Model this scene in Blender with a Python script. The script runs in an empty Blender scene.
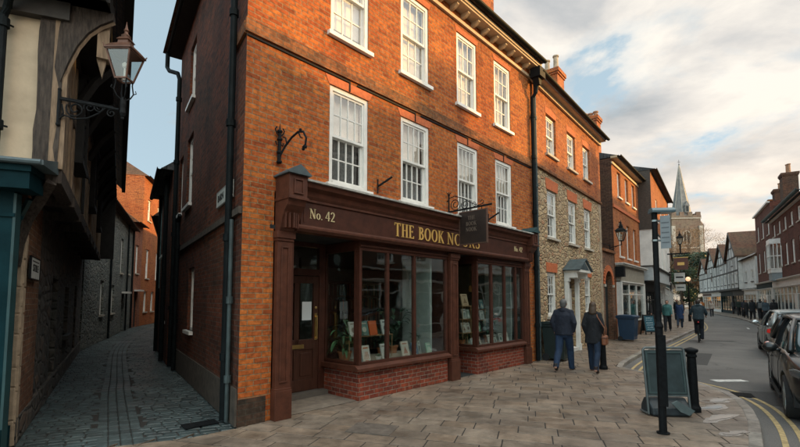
import bpy, bmesh, math, random
from mathutils import Vector, Matrix
random.seed(7)
R = math.radians
SC = bpy.context.scene
COL = SC.collection

# ------------------------------------------------------------------ materials
def new_mat(name):
    m = bpy.data.materials.new(name); m.use_nodes = True
    nt = m.node_tree
    return m, nt, nt.nodes['Principled BSDF']

def nd(nt, t, **k):
    n = nt.nodes.new(t)
    for a, v in k.items(): setattr(n, a, v)
    return n

def rgba(c): return (c[0], c[1], c[2], 1.0)

def noise(nt, scale, detail=4, coord='Object', rough=.6, stretch=None):
    tc = nd(nt, 'ShaderNodeTexCoord'); n = nd(nt, 'ShaderNodeTexNoise')
    n.inputs['Scale'].default_value = scale; n.inputs['Detail'].default_value = detail
    n.inputs['Roughness'].default_value = rough
    if stretch:
        mp = nd(nt, 'ShaderNodeMapping'); mp.inputs['Scale'].default_value = stretch
        nt.links.new(tc.outputs[coord], mp.inputs[0]); nt.links.new(mp.outputs[0], n.inputs['Vector'])
    else: nt.links.new(tc.outputs[coord], n.inputs['Vector'])
    return n

def ramp(nt, fac, stops):
    r = nd(nt, 'ShaderNodeValToRGB'); e = r.color_ramp.elements
    e[0].position, e[0].color = stops[0][0], rgba(stops[0][1])
    e[1].position, e[1].color = stops[-1][0], rgba(stops[-1][1])
    for p, c in stops[1:-1]:
        x = e.new(p); x.color = rgba(c)
    nt.links.new(fac, r.inputs[0]); return r

def mixc(nt, a, b, fac, mode='MIX'):
    m = nd(nt, 'ShaderNodeMix'); m.data_type = 'RGBA'; m.blend_type = mode
    for s, i in ((fac, 0), (a, 6), (b, 7)):
        if isinstance(s, (int, float)): m.inputs[i].default_value = s
        elif isinstance(s, tuple): m.inputs[i].default_value = rgba(s)
        else: nt.links.new(s, m.inputs[i])
    return m.outputs[2]

def bump(nt, b, h, dist=.01, strength=1.0, prev=None):
    n = nd(nt, 'ShaderNodeBump'); n.inputs['Distance'].default_value = dist; n.inputs['Strength'].default_value = strength
    nt.links.new(h, n.inputs['Height'])
    if prev: nt.links.new(prev.outputs[0], n.inputs['Normal'])
    nt.links.new(n.outputs[0], b.inputs['Normal']); return n

_pl = {}
def plain(name, c, rough=.6, metal=0., var=.15, scale=8., bumpd=0., spec=.5, coat=0., stretch=None):
    if name in _pl: return _pl[name]
    m, nt, b = new_mat(name)
    n = noise(nt, scale, 5, stretch=stretch)
    lo = tuple(max(0, x*(1-var)) for x in c); hi = tuple(min(1, x*(1+var)) for x in c)
    r = ramp(nt, n.outputs[0], [(.3, lo), (.7, hi)])
    nt.links.new(r.outputs[0], b.inputs['Base Color'])
    b.inputs['Roughness'].default_value = rough; b.inputs['Metallic'].default_value = metal
    b.inputs['Specular IOR Level'].default_value = spec
    if coat: b.inputs['Coat Weight'].default_value = coat
    if bumpd: bump(nt, b, n.outputs[0], bumpd)
    _pl[name] = m; return m

def brick(name, c1, c2, mortar, bw=.225, rh=.075, ms=.006, stain=.5, dark=(.03, .025, .02), stainscale=.55, pale=0., bd=.012):
    m, nt, b = new_mat(name)
    uv = nd(nt, 'ShaderNodeTexCoord')
    wob = nd(nt, 'ShaderNodeTexNoise'); wob.inputs['Scale'].default_value = 5.0; wob.inputs['Detail'].default_value = 3
    nt.links.new(uv.outputs['UV'], wob.inputs['Vector'])
    sc = nd(nt, 'ShaderNodeVectorMath', operation='MULTIPLY_ADD')
    sc.inputs[1].default_value = (.007, .007, 0); nt.links.new(wob.outputs['Color'], sc.inputs[0]); nt.links.new(uv.outputs['UV'], sc.inputs[2])
    t = nd(nt, 'ShaderNodeTexBrick')
    nt.links.new(sc.outputs[0], t.inputs['Vector'])
    t.inputs['Scale'].default_value = 1; t.inputs['Brick Width'].default_value = bw; t.inputs['Row Height'].default_value = rh
    t.inputs['Mortar Size'].default_value = ms; t.inputs['Mortar Smooth'].default_value = .3; t.inputs['Bias'].default_value = -.1
    t.inputs['Color1'].default_value = rgba(c1); t.inputs['Color2'].default_value = rgba(c2); t.inputs['Mortar'].default_value = rgba(mortar)
    n1 = noise(nt, stainscale, 6, 'UV', .65)
    f = ramp(nt, n1.outputs[0], [(.42, (0, 0, 0)), (.72, (stain,)*3)])
    c = mixc(nt, t.outputs['Color'], dark, f.outputs[0])
    n2 = noise(nt, 14, 3, 'UV')
    f2 = ramp(nt, n2.outputs[0], [(.32, (.60,)*3), (.66, (1.22,)*3)])
    c = mixc(nt, c, f2.outputs[0], 1.0, 'MULTIPLY')
    # single burnt and single pale bricks
    t2 = nd(nt, 'ShaderNodeTexBrick'); nt.links.new(sc.outputs[0], t2.inputs['Vector'])
    for k, v in (('Scale', 1), ('Brick Width', bw), ('Row Height', rh), ('Mortar Size', ms), ('Bias', -.75)): t2.inputs[k].default_value = v
    t2.inputs['Color1'].default_value = (1, 1, 1, 1); t2.inputs['Color2'].default_value = (.30, .27, .28, 1); t2.inputs['Mortar'].default_value = (1, 1, 1, 1)
    c = mixc(nt, c, t2.outputs['Color'], .9, 'MULTIPLY')
    # rain streaks and slow drifts of tone across the wall
    ns = noise(nt, 1.0, 5, 'UV', .6, stretch=(3.2, .28, 1)); fs = ramp(nt, ns.outputs[0], [(.50, (1, 1, 1)), (.74, (.60, .56, .54))])
    c = mixc(nt, c, fs.outputs[0], .6, 'MULTIPLY')
    nv_ = noise(nt, .42, 3, 'UV', .5, stretch=(1, 1.3, 1)); fv = ramp(nt, nv_.outputs[0], [(.34, (.90, .80, .76)), (.5, (1, 1, 1)), (.66, (1.05, 1.10, 1.02))])
    c = mixc(nt, c, fv.outputs[0], 1.0, 'MULTIPLY')
    if pale:
        n3 = noise(nt, 1.3, 6, 'UV', .7)
        f3 = ramp(nt, n3.outputs[0], [(.55, (0, 0, 0)), (.75, (pale,)*3)])
        c = mixc(nt, c, (.5, .42, .33), f3.outputs[0])
    nt.links.new(c, b.inputs['Base Color']); b.inputs['Roughness'].default_value = .9
    b.inputs['Specular IOR Level'].default_value = .25
    inv = nd(nt, 'ShaderNodeMath', operation='SUBTRACT'); inv.inputs[0].default_value = 1
    nt.links.new(t.outputs['Fac'], inv.inputs[1])
    ad = nd(nt, 'ShaderNodeMath', operation='MULTIPLY_ADD'); ad.inputs[1].default_value = .6
    nt.links.new(n2.outputs[0], ad.inputs[0]); nt.links.new(inv.outputs[0], ad.inputs[2])
    bump(nt, b, ad.outputs[0], bd)
    return m

def rubble(name, cols, mortar, scale=4.2, sx=.75, stain=.35):
    m, nt, b = new_mat(name)
    tc = nd(nt, 'ShaderNodeTexCoord'); mp = nd(nt, 'ShaderNodeMapping'); mp.inputs['Scale'].default_value = (sx, 1.25, 1)
    wn = nd(nt, 'ShaderNodeTexNoise'); wn.inputs['Scale'].default_value = 3.5; wn.inputs['Detail'].default_value = 4; nt.links.new(tc.outputs['UV'], wn.inputs['Vector'])
    wa = nd(nt, 'ShaderNodeVectorMath', operation='MULTIPLY_ADD'); wa.inputs[1].default_value = (.16, .10, 0); nt.links.new(wn.outputs['Color'], wa.inputs[0]); nt.links.new(tc.outputs['UV'], wa.inputs[2])
    nt.links.new(wa.outputs[0], mp.inputs[0])
    v = nd(nt, 'ShaderNodeTexVoronoi'); v.inputs['Scale'].default_value = scale; v.inputs['Randomness'].default_value = .85
    e = nd(nt, 'ShaderNodeTexVoronoi', feature='DISTANCE_TO_EDGE'); e.inputs['Scale'].default_value = scale; e.inputs['Randomness'].default_value = .85
    nt.links.new(mp.outputs[0], v.inputs['Vector']); nt.links.new(mp.outputs[0], e.inputs['Vector'])
    sp = nd(nt, 'ShaderNodeSeparateColor'); nt.links.new(v.outputs['Color'], sp.inputs[0])
    k = len(cols)
    r = ramp(nt, sp.outputs[0], [(i/(k-1), c) for i, c in enumerate(cols)])
    n = noise(nt, 9, 5, 'UV'); f2 = ramp(nt, n.outputs[0], [(.3, (.65,)*3), (.7, (1.2,)*3)])
    c = mixc(nt, r.outputs[0], f2.outputs[0], 1.0, 'MULTIPLY')
    er = ramp(nt, e.outputs['Distance'], [(.03, (1, 1, 1)), (.12, (0, 0, 0))])
    c = mixc(nt, c, mortar, er.outputs[0])
    n1 = noise(nt, .6, 5, 'UV'); f = ramp(nt, n1.outputs[0], [(.45, (0, 0, 0)), (.7, (stain,)*3)])
    c = mixc(nt, c, (.05, .045, .035), f.outputs[0])
    nt.links.new(c, b.inputs['Base Color']); b.inputs['Roughness'].default_value = .95
    h = ramp(nt, e.outputs['Distance'], [(.0, (0, 0, 0)), (.16, (1, 1, 1))])
    bump(nt, b, h.outputs[0], .045)
    return m

def tinted(name, base, rough=.8, var=.4, spec=.4, nscale=6, bd=.004, wet=0.):
    """a paving material: each stone carries its own natural colour in the 'tint' attribute"""
    m, nt, b = new_mat(name)
    a = nd(nt, 'ShaderNodeAttribute'); a.attribute_name = 'tint'
    n = noise(nt, nscale, 6, 'Object', .65)
    f = ramp(nt, n.outputs[0], [(.3, (1-var,)*3), (.7, (1+var*.5,)*3)])
    c = mixc(nt, base, a.outputs['Color'], 1.0, 'MULTIPLY')
    c = mixc(nt, c, f.outputs[0], 1.0, 'MULTIPLY')
    n2 = noise(nt, .7, 5, 'Object', .6)
    f3 = ramp(nt, n2.outputs[0], [(.4, (1, 1, 1)), (.68, (.62, .6, .6))])
    c = mixc(nt, c, f3.outputs[0], 1.0, 'MULTIPLY')
    tcs = nd(nt, 'ShaderNodeTexCoord')
    for sc_, th_, dk_ in ((7.0, .09, .55), (2.3, .05, .4)):
        vo = nd(nt, 'ShaderNodeTexVoronoi'); vo.inputs['Scale'].default_value = sc_; nt.links.new(tcs.outputs['Object'], vo.inputs['Vector'])
        sp_ = ramp(nt, vo.outputs['Distance'], [(th_*.7, (dk_,)*3), (th_, (1, 1, 1))]); c = mixc(nt, c, sp_.outputs[0], 1.0, 'MULTIPLY')
    nl = noise(nt, 2.6, 8, 'Object', .75); fl_ = ramp(nt, nl.outputs[0], [(.36, (.62, .60, .58)), (.52, (1.0, 1.0, 1.0)), (.68, (1.18, 1.16, 1.12))]); c = mixc(nt, c, fl_.outputs[0], 1.0, 'MULTIPLY')
    nt.links.new(c, b.inputs['Base Color'])
    n3 = noise(nt, 1.1, 4, 'Object')
    rr = ramp(nt, n3.outputs[0], [(.4, (rough,)*3), (.65, (max(.25, rough-wet),)*3)])
    nt.links.new(rr.outputs[0], b.inputs['Roughness'])
    b.inputs['Specular IOR Level'].default_value = spec
    n4 = noise(nt, 35, 4, 'Object'); bump(nt, b, n4.outputs[0], bd)
    return m

def glass_mat(name, tint=(1, 1, 1), boost=.04, rough=.015):
    m, nt, b = new_mat(name); nt.nodes.remove(b)
    out = [n for n in nt.nodes if n.type == 'OUTPUT_MATERIAL'][0]
    ge = nd(nt, 'ShaderNodeNewGeometry'); io = nd(nt, 'ShaderNodeMapRange'); io.inputs['To Min'].default_value = 1.52; io.inputs['To Max'].default_value = 1/1.52
    nt.links.new(ge.outputs['Backfacing'], io.inputs[0])
    fr = nd(nt, 'ShaderNodeFresnel'); nt.links.new(io.outputs[0], fr.inputs[0])
    ad = nd(nt, 'ShaderNodeMath', operation='MULTIPLY_ADD'); ad.inputs[1].default_value = 1.25; ad.inputs[2].default_value = boost; ad.use_clamp = True
    nt.links.new(fr.outputs[0], ad.inputs[0])
    tr = nd(nt, 'ShaderNodeBsdfTransparent'); tr.inputs[0].default_value = rgba(tint)
    gl = nd(nt, 'ShaderNodeBsdfGlossy'); gl.inputs['Roughness'].default_value = rough
    n = noise(nt, 1.2, 2, 'Object'); bp = nd(nt, 'ShaderNodeBump'); bp.inputs['Distance'].default_value = .006
    nt.links.new(n.outputs[0], bp.inputs['Height']); nt.links.new(bp.outputs[0], gl.inputs['Normal'])
    mx = nd(nt, 'ShaderNodeMixShader'); nt.links.new(ad.outputs[0], mx.inputs[0])
    nt.links.new(tr.outputs[0], mx.inputs[1]); nt.links.new(gl.outputs[0], mx.inputs[2]); nt.links.new(mx.outputs[0], out.inputs[0])
    return m

def emis(name, c, s):
    m, nt, b = new_mat(name)
    b.inputs['Base Color'].default_value = rgba(c); b.inputs['Emission Color'].default_value = rgba(c)
    b.inputs['Emission Strength'].default_value = s; return m

def leafy(name, c1, c2, scale=3.):
    m, nt, b = new_mat(name)
    n = noise(nt, scale, 3); r = ramp(nt, n.outputs[0], [(.35, c1), (.65, c2)])
    nt.links.new(r.outputs[0], b.inputs['Base Color']); b.inputs['Roughness'].default_value = .55
    return m

M = {}
BRK_MORTAR = (.30, .25, .19)
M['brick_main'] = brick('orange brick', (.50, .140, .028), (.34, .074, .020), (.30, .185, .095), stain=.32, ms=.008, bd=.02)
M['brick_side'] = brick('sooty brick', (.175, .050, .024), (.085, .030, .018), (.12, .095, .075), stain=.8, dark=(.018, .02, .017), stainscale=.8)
M['brick_stall'] = brick('red brick plinth', (.30, .062, .03), (.17, .04, .026), (.30, .25, .20), stain=.4, dark=(.03, .03, .025), stainscale=1.4)
M['brick_two'] = brick('orange red brick', (.50, .15, .038), (.36, .092, .03), (.34, .24, .15), stain=.35, pale=.25)
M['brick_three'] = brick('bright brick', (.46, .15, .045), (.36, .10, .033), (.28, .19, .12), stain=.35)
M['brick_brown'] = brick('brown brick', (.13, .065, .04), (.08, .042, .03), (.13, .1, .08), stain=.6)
M['brick_right'] = brick('dark red brick', (.155, .052, .034), (.10, .036, .026), (.14, .105, .085), stain=.35)
M['brick_alley'] = brick('pink brick', (.36, .13, .07), (.26, .09, .05), (.28, .22, .17), stain=.3, pale=.3)
M['brick_pier'] = brick('old pier brick', (.24, .11, .06), (.15, .08, .05), (.26, .2, .15), stain=.6, stainscale=1.5)
M['band'] = brick('weathered band', (.34, .12, .04), (.20, .08, .035), (.2, .15, .1), stain=.65, stainscale=2)
M['rubbed'] = plain('rubbed brick arch', (.46, .12, .04), .85, var=.25, scale=14, bumpd=.004)
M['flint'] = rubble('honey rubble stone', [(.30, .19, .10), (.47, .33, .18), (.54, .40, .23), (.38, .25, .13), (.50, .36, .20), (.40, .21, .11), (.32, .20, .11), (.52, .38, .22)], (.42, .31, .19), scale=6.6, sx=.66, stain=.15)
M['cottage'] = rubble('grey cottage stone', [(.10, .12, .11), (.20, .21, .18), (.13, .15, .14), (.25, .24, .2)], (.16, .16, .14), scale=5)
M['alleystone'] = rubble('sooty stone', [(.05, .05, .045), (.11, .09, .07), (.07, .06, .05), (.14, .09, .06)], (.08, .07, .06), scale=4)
M['quoin'] = plain('pale quoin stone', (.33, .25, .17), .9, var=.35, scale=7, bumpd=.008)
M['churchstone'] = brick('church ashlar', (.24, .17, .12), (.19, .135, .10), (.2, .16, .13), bw=.7, rh=.32, ms=.02, stain=.4, dark=(.1, .08, .065))
M['spire'] = plain('spire lead and shingle', (.15, .145, .135), .7, var=.3, scale=1.2)
M['stonetrim'] = plain('stone trim', (.42, .37, .30), .85, var=.25, scale=6, bumpd=.004)
M['ledge'] = plain('weathered lead ledge', (.34, .33, .30), .75, var=.45, scale=9, bumpd=.006)
M['white'] = plain('white gloss paint', (.72, .70, .65), .45, var=.12, scale=4)
M['offwhite'] = plain('aged white paint', (.62, .59, .54), .55, var=.15, scale=5)
M['render'] = plain('white render', (.62, .60, .56), .9, var=.14, scale=2.5, bumpd=.004)
M['creamplaster'] = plain('cream lime plaster', (.46, .37, .26), .95, var=.2, scale=2.2, bumpd=.01)
M['blackpaint'] = plain('black iron paint', (.010, .011, .012), .55, var=.3, scale=20, spec=.10)
M['pipe'] = plain('cast iron pipe', (.007, .010, .011), .6, var=.35, scale=6, spec=.10)
M['pipeteal'] = plain('weathered grey pipe', (.04, .06, .062), .6, var=.35, scale=6)
M['maroon'] = plain('oxblood gloss paint', (.058, .019, .011), .48, var=.28, scale=7, spec=.3)
M['maroonlite'] = plain('oxblood mouldings', (.082, .028, .016), .48, var=.30, scale=8, spec=.3)
M['doorwood'] = plain('dark door wood', (.060, .024, .015), .38, var=.3, scale=4, stretch=(6, 6, .8), spec=.3)
M['brass'] = plain('brass', (.62, .42, .16), .35, 1., var=.15)
M['gold'] = plain('gilded lettering', (.70, .42, .12), .45, .2, var=.08)
M['goldpale'] = plain('pale gilt lettering', (.62, .50, .28), .5, .1, var=.08)
M['teal'] = plain('teal shopfront paint', (.005, .024, .030), .55, var=.3, scale=3, spec=.05)
M['tealtrim'] = plain('teal trim paint', (.013, .050, .055), .6, var=.25, scale=4)
M['lead'] = plain('lead sheet', (.055, .08, .088), .5, var=.4, scale=5, bumpd=.006)
M['timber'] = plain('weathered oak', (.050, .038, .030), .9, var=.6, scale=9, stretch=(4, 4, .7), bumpd=.02)
M['timberlight'] = plain('silvered oak', (.22, .155, .10), .9, var=.35, scale=9, stretch=(4, 4, .6), bumpd=.01)
M['timberdark'] = plain('tarred timber', (.012, .011, .010), .85, var=.4, scale=7)
M['blacktimber'] = plain('black painted beam', (.03, .026, .022), .7, var=.3)
M['tile'] = brick('clay roof tile', (.15, .075, .045), (.09, .05, .035), (.03, .02, .018), bw=.17, rh=.11, ms=.008, stain=.5, dark=(.05, .055, .035))
M['slate'] = brick('slate roof', (.09, .095, .10), (.06, .065, .07), (.02, .02, .02), bw=.3, rh=.2, ms=.008, stain=.4)
M['pot'] = plain('clay chimney pot', (.30, .16, .09), .85, var=.35, scale=6)
M['potpale'] = plain('buff chimney pot', (.36, .29, .20), .85, var=.35, scale=6)
M['glass'] = glass_mat('sash glass', boost=.05)
M['shopglass'] = glass_mat('shop glass', (.92, .96, .95), boost=.04)
M['pane_backing'] = plain('cream blind', (.74, .68, .58), .9, var=.08, scale=3)
M['net'] = plain('grey net curtain', (.20, .21, .20), .95, var=.35, scale=30)
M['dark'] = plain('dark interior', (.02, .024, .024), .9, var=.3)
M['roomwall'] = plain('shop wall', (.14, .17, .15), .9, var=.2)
M['floorwood'] = plain('shop floor boards', (.09, .06, .04), .7, var=.3)
M['yellowline'] = plain('faded yellow line', (.42, .31, .15), .8, var=.35, scale=12)
M['whiteline'] = plain('worn white line', (.55, .54, .51), .8, var=.4, scale=12)
M['slab'] = tinted('york stone slab', (.255, .20, .152), .62, .35, .5, 5, wet=.32)
M['sett'] = tinted('stone sett', (.070, .098, .100), .6, .35, .5, 14, wet=.2)
M['kerb'] = tinted('granite kerb', (.34, .31, .28), .75, .3, .4, 9)
M['bed'] = plain('joint bedding', (.028, .024, .021), .95, var=.3)
M['oldbin'] = plain('black green bin plastic', (.012, .024, .022), .5, var=.15)
M['bluebin'] = plain('blue bin plastic', (.010, .036, .075), .45, var=.15)
M['rubber'] = plain('tyre rubber', (.015, .015, .015), .85, var=.2)
M['chrome'] = plain('bright metal', (.6, .6, .6), .2, 1., var=.05)
M['alu'] = plain('satin aluminium', (.34, .38, .38), .4, .8, var=.1)
M['fabricbag'] = plain('brown leather', (.22, .075, .03), .5, var=.2)

def asphalt():
    m, nt, b = new_mat('worn asphalt')
    n = noise(nt, .35, 6, 'Object', .65); r = ramp(nt, n.outputs[0], [(.35, (.095, .09, .084)), (.5, (.13, .122, .113)), (.68, (.17, .158, .146))])
    n2 = noise(nt, 60, 4, 'Object', .8); f = ramp(nt, n2.outputs[0], [(.3, (.6,)*3), (.7, (1.4,)*3)])
    c = mixc(nt, r.outputs[0], f.outputs[0], 1., 'MULTIPLY')
    v = nd(nt, 'ShaderNodeTexVoronoi', feature='DISTANCE_TO_EDGE'); v.inputs['Scale'].default_value = .35
    tc = nd(nt, 'ShaderNodeTexCoord'); n3 = noise(nt, 1.5, 6, 'Object', .7)
    va = nd(nt, 'ShaderNodeVectorMath', operation='MULTIPLY_ADD'); va.inputs[1].default_value = (1.2, 1.2, 0)
    nt.links.new(n3.outputs['Color'], va.inputs[0]); nt.links.new(tc.outputs['Object'], va.inputs[2]); nt.links.new(va.outputs[0], v.inputs['Vector'])
    cr = ramp(nt, v.outputs['Distance'], [(.0, (.45,)*3), (.012, (1., 1., 1.))])
    c = mixc(nt, c, cr.outputs[0], 1., 'MULTIPLY')
    nt.links.new(c, b.inputs['Base Color']); b.inputs['Roughness'].default_value = .78
    bump(nt, b, n2.outputs[0], .006); return m
M['asphalt'] = asphalt()
M['earth'] = leafy('rough ground', (.06, .07, .035), (.12, .10, .06), .2)

# ------------------------------------------------------------------ mesh builder
class MB:
    def __init__(s): s.v = []; s.f = []; s.mi = []; s.t = []; s.cur = 0; s.tint = (1, 1, 1)
    def add(s, vs, fs):
        o = len(s.v); s.v += [tuple(v) for v in vs]
        for f in fs:
            s.f.append([i+o for i in f]); s.mi.append(s.cur); s.t.append(s.tint)
    def quad(s, a, b, c, d): s.add([a, b, c, d], [(0, 1, 2, 3)])
    def box(s, x0, x1, y0, y1, z0, z1, rot=None, at=(0, 0, 0)):
        vs = [(x, y, z) for x in (x0, x1) for y in (y0, y1) for z in (z0, z1)]
        if rot is not None: vs = [tuple(rot @ Vector(v) + Vector(at)) for v in vs]
        s.add(vs, [(0, 1, 3, 2), (4, 6, 7, 5), (0, 4, 5, 1), (2, 3, 7, 6), (0, 2, 6, 4), (1, 5, 7, 3)])
    def beam(s, p, q, w, d, up=(0, 0, 1)):
        """box of width w (sideways) and depth d (along up) from p to q"""
        p, q = Vector(p), Vector(q); t = (q-p).normalized(); u = Vector(up)
        if abs(t.dot(u)) > .98: u = Vector((0, 1, 0))
        a = t.cross(u).normalized(); u = a.cross(t)
        vs = [c + a*i*w/2 + u*j*d/2 for c in (p, q) for i in (-1, 1) for j in (-1, 1)]
        s.add(vs, [(0, 1, 3, 2), (4, 6, 7, 5), (0, 4, 5, 1), (2, 3, 7, 6), (0, 2, 6, 4), (1, 5, 7, 3)])
    def prism(s, pts, z0, z1):
        n = len(pts); s.add([(x, y, z0) for x, y in pts] + [(x, y, z1) for x, y in pts],
            [tuple(range(n))[::-1], tuple(range(n, 2*n))] + [(i, (i+1) % n, n+(i+1) % n, n+i) for i in range(n)])
    def extr(s, pts, y0, y1):
        """polygon in x-z extruded along y"""
        n = len(pts); s.add([(x, y0, z) for x, z in pts] + [(x, y1, z) for x, z in pts],
            [tuple(range(n)), tuple(range(n, 2*n))[::-1]] + [(i, n+i, n+(i+1) % n, (i+1) % n) for i in range(n)])
    def extrx(s, pts, x0, x1):
        """polygon in y-z extruded along x"""
        n = len(pts); s.add([(x0, y, z) for y, z in pts] + [(x1, y, z) for y, z in pts],
            [tuple(range(n))[::-1], tuple(range(n, 2*n))] + [(i, (i+1) % n, n+(i+1) % n, n+i) for i in range(n)])
    def tube(s, pts, rad, n=8, closed=False, caps=True, sx=1., sy=1.):
        pts = [Vector(p) for p in pts]; k = len(pts)
        rs = rad if isinstance(rad, (list, tuple)) else [rad]*k
        a = None; vs = []
        for i, p in enumerate(pts):
            if closed: t = pts[(i+1) % k]-pts[i-1]
            else: t = pts[min(i+1, k-1)]-pts[max(i-1, 0)]
            t = t.normalized() if t.length > 1e-9 else Vector((0, 0, 1))
            if a is None:
                r = Vector((1, 0, 0)) if abs(t.x) < .8 else Vector((0, 1, 0)); a = (r - t*r.dot(t)).normalized()
            else:
                a = a - t*a.dot(t); a = a.normalized() if a.length > 1e-6 else t.orthogonal().normalized()
            b = t.cross(a)
            for j in range(n):
                an = 2*math.pi*j/n; vs.append(p + a*math.cos(an)*rs[i]*sx + b*math.sin(an)*rs[i]*sy)
        fs = []
        for i in range(k if closed else k-1):
            for j in range(n):
                i2 = (i+1) % k; fs.append((i*n+j, i*n+(j+1) % n, i2*n+(j+1) % n, i2*n+j))
        if caps and not closed:
            fs.append(tuple(range(n))[::-1]); fs.append(tuple(range((k-1)*n, k*n)))
        s.add(vs, fs)
    def lathe(s, prof, c=(0, 0, 0), n=16, axis='z'):
        """prof: (radius, height) list"""
        vs = []; c = Vector(c)
        for r, h in prof:
            for j in range(n):
                an = 2*math.pi*(j+.5)/n; x, y = r*math.cos(an), r*math.sin(an)
                vs.append(c + (Vector((x, y, h)) if axis == 'z' else Vector((h, x, y)) if axis == 'x' else Vector((x, h, y))))
        k = len(prof); fs = [(i*n+j, i*n+(j+1) % n, (i+1)*n+(j+1) % n, (i+1)*n+j) for i in range(k-1) for j in range(n)]
        fs += [tuple(range(n))[::-1], tuple(range((k-1)*n, k*n))]
        s.add(vs, fs)
    def ball(s, c, r, n=10, m=7):
        if not isinstance(r, (tuple, list)): r = (r, r, r)
        vs = []; fs = []
        for i in range(m+1):
            th = math.pi*i/m
            for j in range(n):
                ph = 2*math.pi*j/n
                vs.append((c[0]+r[0]*math.sin(th)*math.cos(ph), c[1]+r[1]*math.sin(th)*math.sin(ph), c[2]-r[2]*math.cos(th)))
        for i in range(m):
            for j in range(n): fs.append((i*n+j, i*n+(j+1) % n, (i+1)*n+(j+1) % n, (i+1)*n+j))
        s.add(vs, fs)
    def mesh(s, name, mats, smooth=False):
        me = bpy.data.meshes.new(name); me.from_pydata(s.v, [], s.f)
        for m in (mats if isinstance(mats, (list, tuple)) else [mats]): me.materials.append(m)
        me.polygons.foreach_set('material_index', s.mi)
        uv = me.uv_layers.new(name='UVMap').data
        vs = me.vertices
        bm = bmesh.new(); bm.from_mesh(me); bmesh.ops.recalc_face_normals(bm, faces=bm.faces); bm.to_mesh(me); bm.free()
        uv = me.uv_layers[0].data
        for p in me.polygons:
            nx, ny, nz = p.normal
            hn = math.hypot(nx, ny)
            if abs(nz) > .97: tx, ty = (1, 0, 0), (0, 1, 0)
            else:
                tx = (-ny/hn, nx/hn, 0)
                ty = (-(nz*tx[1]), nz*tx[0], tx[1]*nx-tx[0]*ny)
                ty = (-nz*nx/hn, -nz*ny/hn, hn)
            for li in p.loop_indices:
                co = vs[me.loops[li].vertex_index].co
                uv[li].uv = (co[0]*tx[0]+co[1]*tx[1], co[0]*ty[0]+co[1]*ty[1]+co[2]*ty[2])
        if any(t != (1, 1, 1) for t in s.t):
            at = me.color_attributes.new('tint', 'FLOAT_COLOR', 'CORNER')
            for p in me.polygons:
                c = s.t[p.index]
                for li in p.loop_indices: at.data[li].color = (c[0], c[1], c[2], 1)
        if smooth: me.polygons.foreach_set('use_smooth', [True]*len(me.polygons))
        me.update(); return me
    def build(s, name, mats, parent=None, loc=(0, 0, 0), rz=0., smooth=False, bevel=0., rot=None):
        return link(name, s.mesh(name, mats, smooth), parent, loc, rz, bevel, rot)

def link(name, me, parent=None, loc=(0, 0, 0), rz=0., bevel=0., rot=None):
    o = bpy.data.objects.new(name, me); COL.objects.link(o)
    o.parent = parent; o.location = loc; o.rotation_euler = rot if rot else (0, 0, rz)
    if bevel:
        b = o.modifiers.new('edge', 'BEVEL'); b.width = bevel; b.segments = 2; b.limit_method = 'ANGLE'; b.angle_limit = R(40)
    return o

def thing(name, label, cat, loc=(0, 0, 0), rz=0., group=None):
    o = bpy.data.objects.new(name, None); COL.objects.link(o); o.empty_display_size = .2
    o.location = loc; o.rotation_euler = (0, 0, rz); return tag(o, label, cat, group)
def tag(o, label, cat, group=None):
    o['label'] = label; o['category'] = cat
    if group: o['group'] = group
    return o
def structure(o): o['kind'] = 'structure'; return o
def dup(o, parent=None, loc=None, rz=None, label=None):
    c = o.copy(); COL.objects.link(c)
    if parent is not None or o.parent is not None: c.parent = parent if parent is not None else o.parent
    for ch in [x for x in bpy.data.objects if x.parent == o]: dup(ch, c)
    if loc is not None: c.location = loc
    if rz is not None: c.rotation_euler = (0, 0, rz)
    if label: c['label'] = label
    return c
def baked(mb, name, mats, mods, smooth=True):
    """apply modifiers to a temporary object and return the resulting mesh"""
    o = mb.build(name, mats)
    for t, kw in mods:
        m = o.modifiers.new(t, t)
        for k, v in kw.items(): setattr(m, k, v)
    bpy.context.view_layer.update()
    me = bpy.data.meshes.new_from_object(o.evaluated_get(bpy.context.evaluated_depsgraph_get()))
    me.name = name; bpy.data.objects.remove(o)
    if smooth: me.polygons.foreach_set('use_smooth', [True]*len(me.polygons))
    return me
def dirv(a): return Vector((math.sin(R(a)), math.cos(R(a)), 0))
def step(p, a, s): return (p[0]+s*math.sin(R(a)), p[1]+s*math.cos(R(a)))
# ------------------------------------------------------------------ lettering
def stroke(mb, pts, ws, y0, y1):
    """variable width stroke in x-z"""
    n = len(pts); L = []; Rr = []
    for i, p in enumerate(pts):
        a = pts[max(0, i-1)]; b = pts[min(n-1, i+1)]; dx, dz = b[0]-a[0], b[1]-a[1]; l = math.hypot(dx, dz) or 1
        nx, nz = -dz/l, dx/l; w = ws[i] if isinstance(ws, list) else ws
        L.append((p[0]+nx*w/2, p[1]+nz*w/2)); Rr.append((p[0]-nx*w/2, p[1]-nz*w/2))
    for i in range(n-1): mb.extr([Rr[i], Rr[i+1], L[i+1], L[i]], y0, y1)
def arc(cx, cz, rx, rz, a0, a1, n, w0, w1):
    pts, ws = [], []
    for i in range(n+1):
        a = R(a0+(a1-a0)*i/n); pts.append((cx+rx*math.cos(a), cz+rz*math.sin(a)))
        ws.append(w0+(w1-w0)*abs(math.cos(a)))
    return pts, ws
TK, TN = .15, .05
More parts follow.
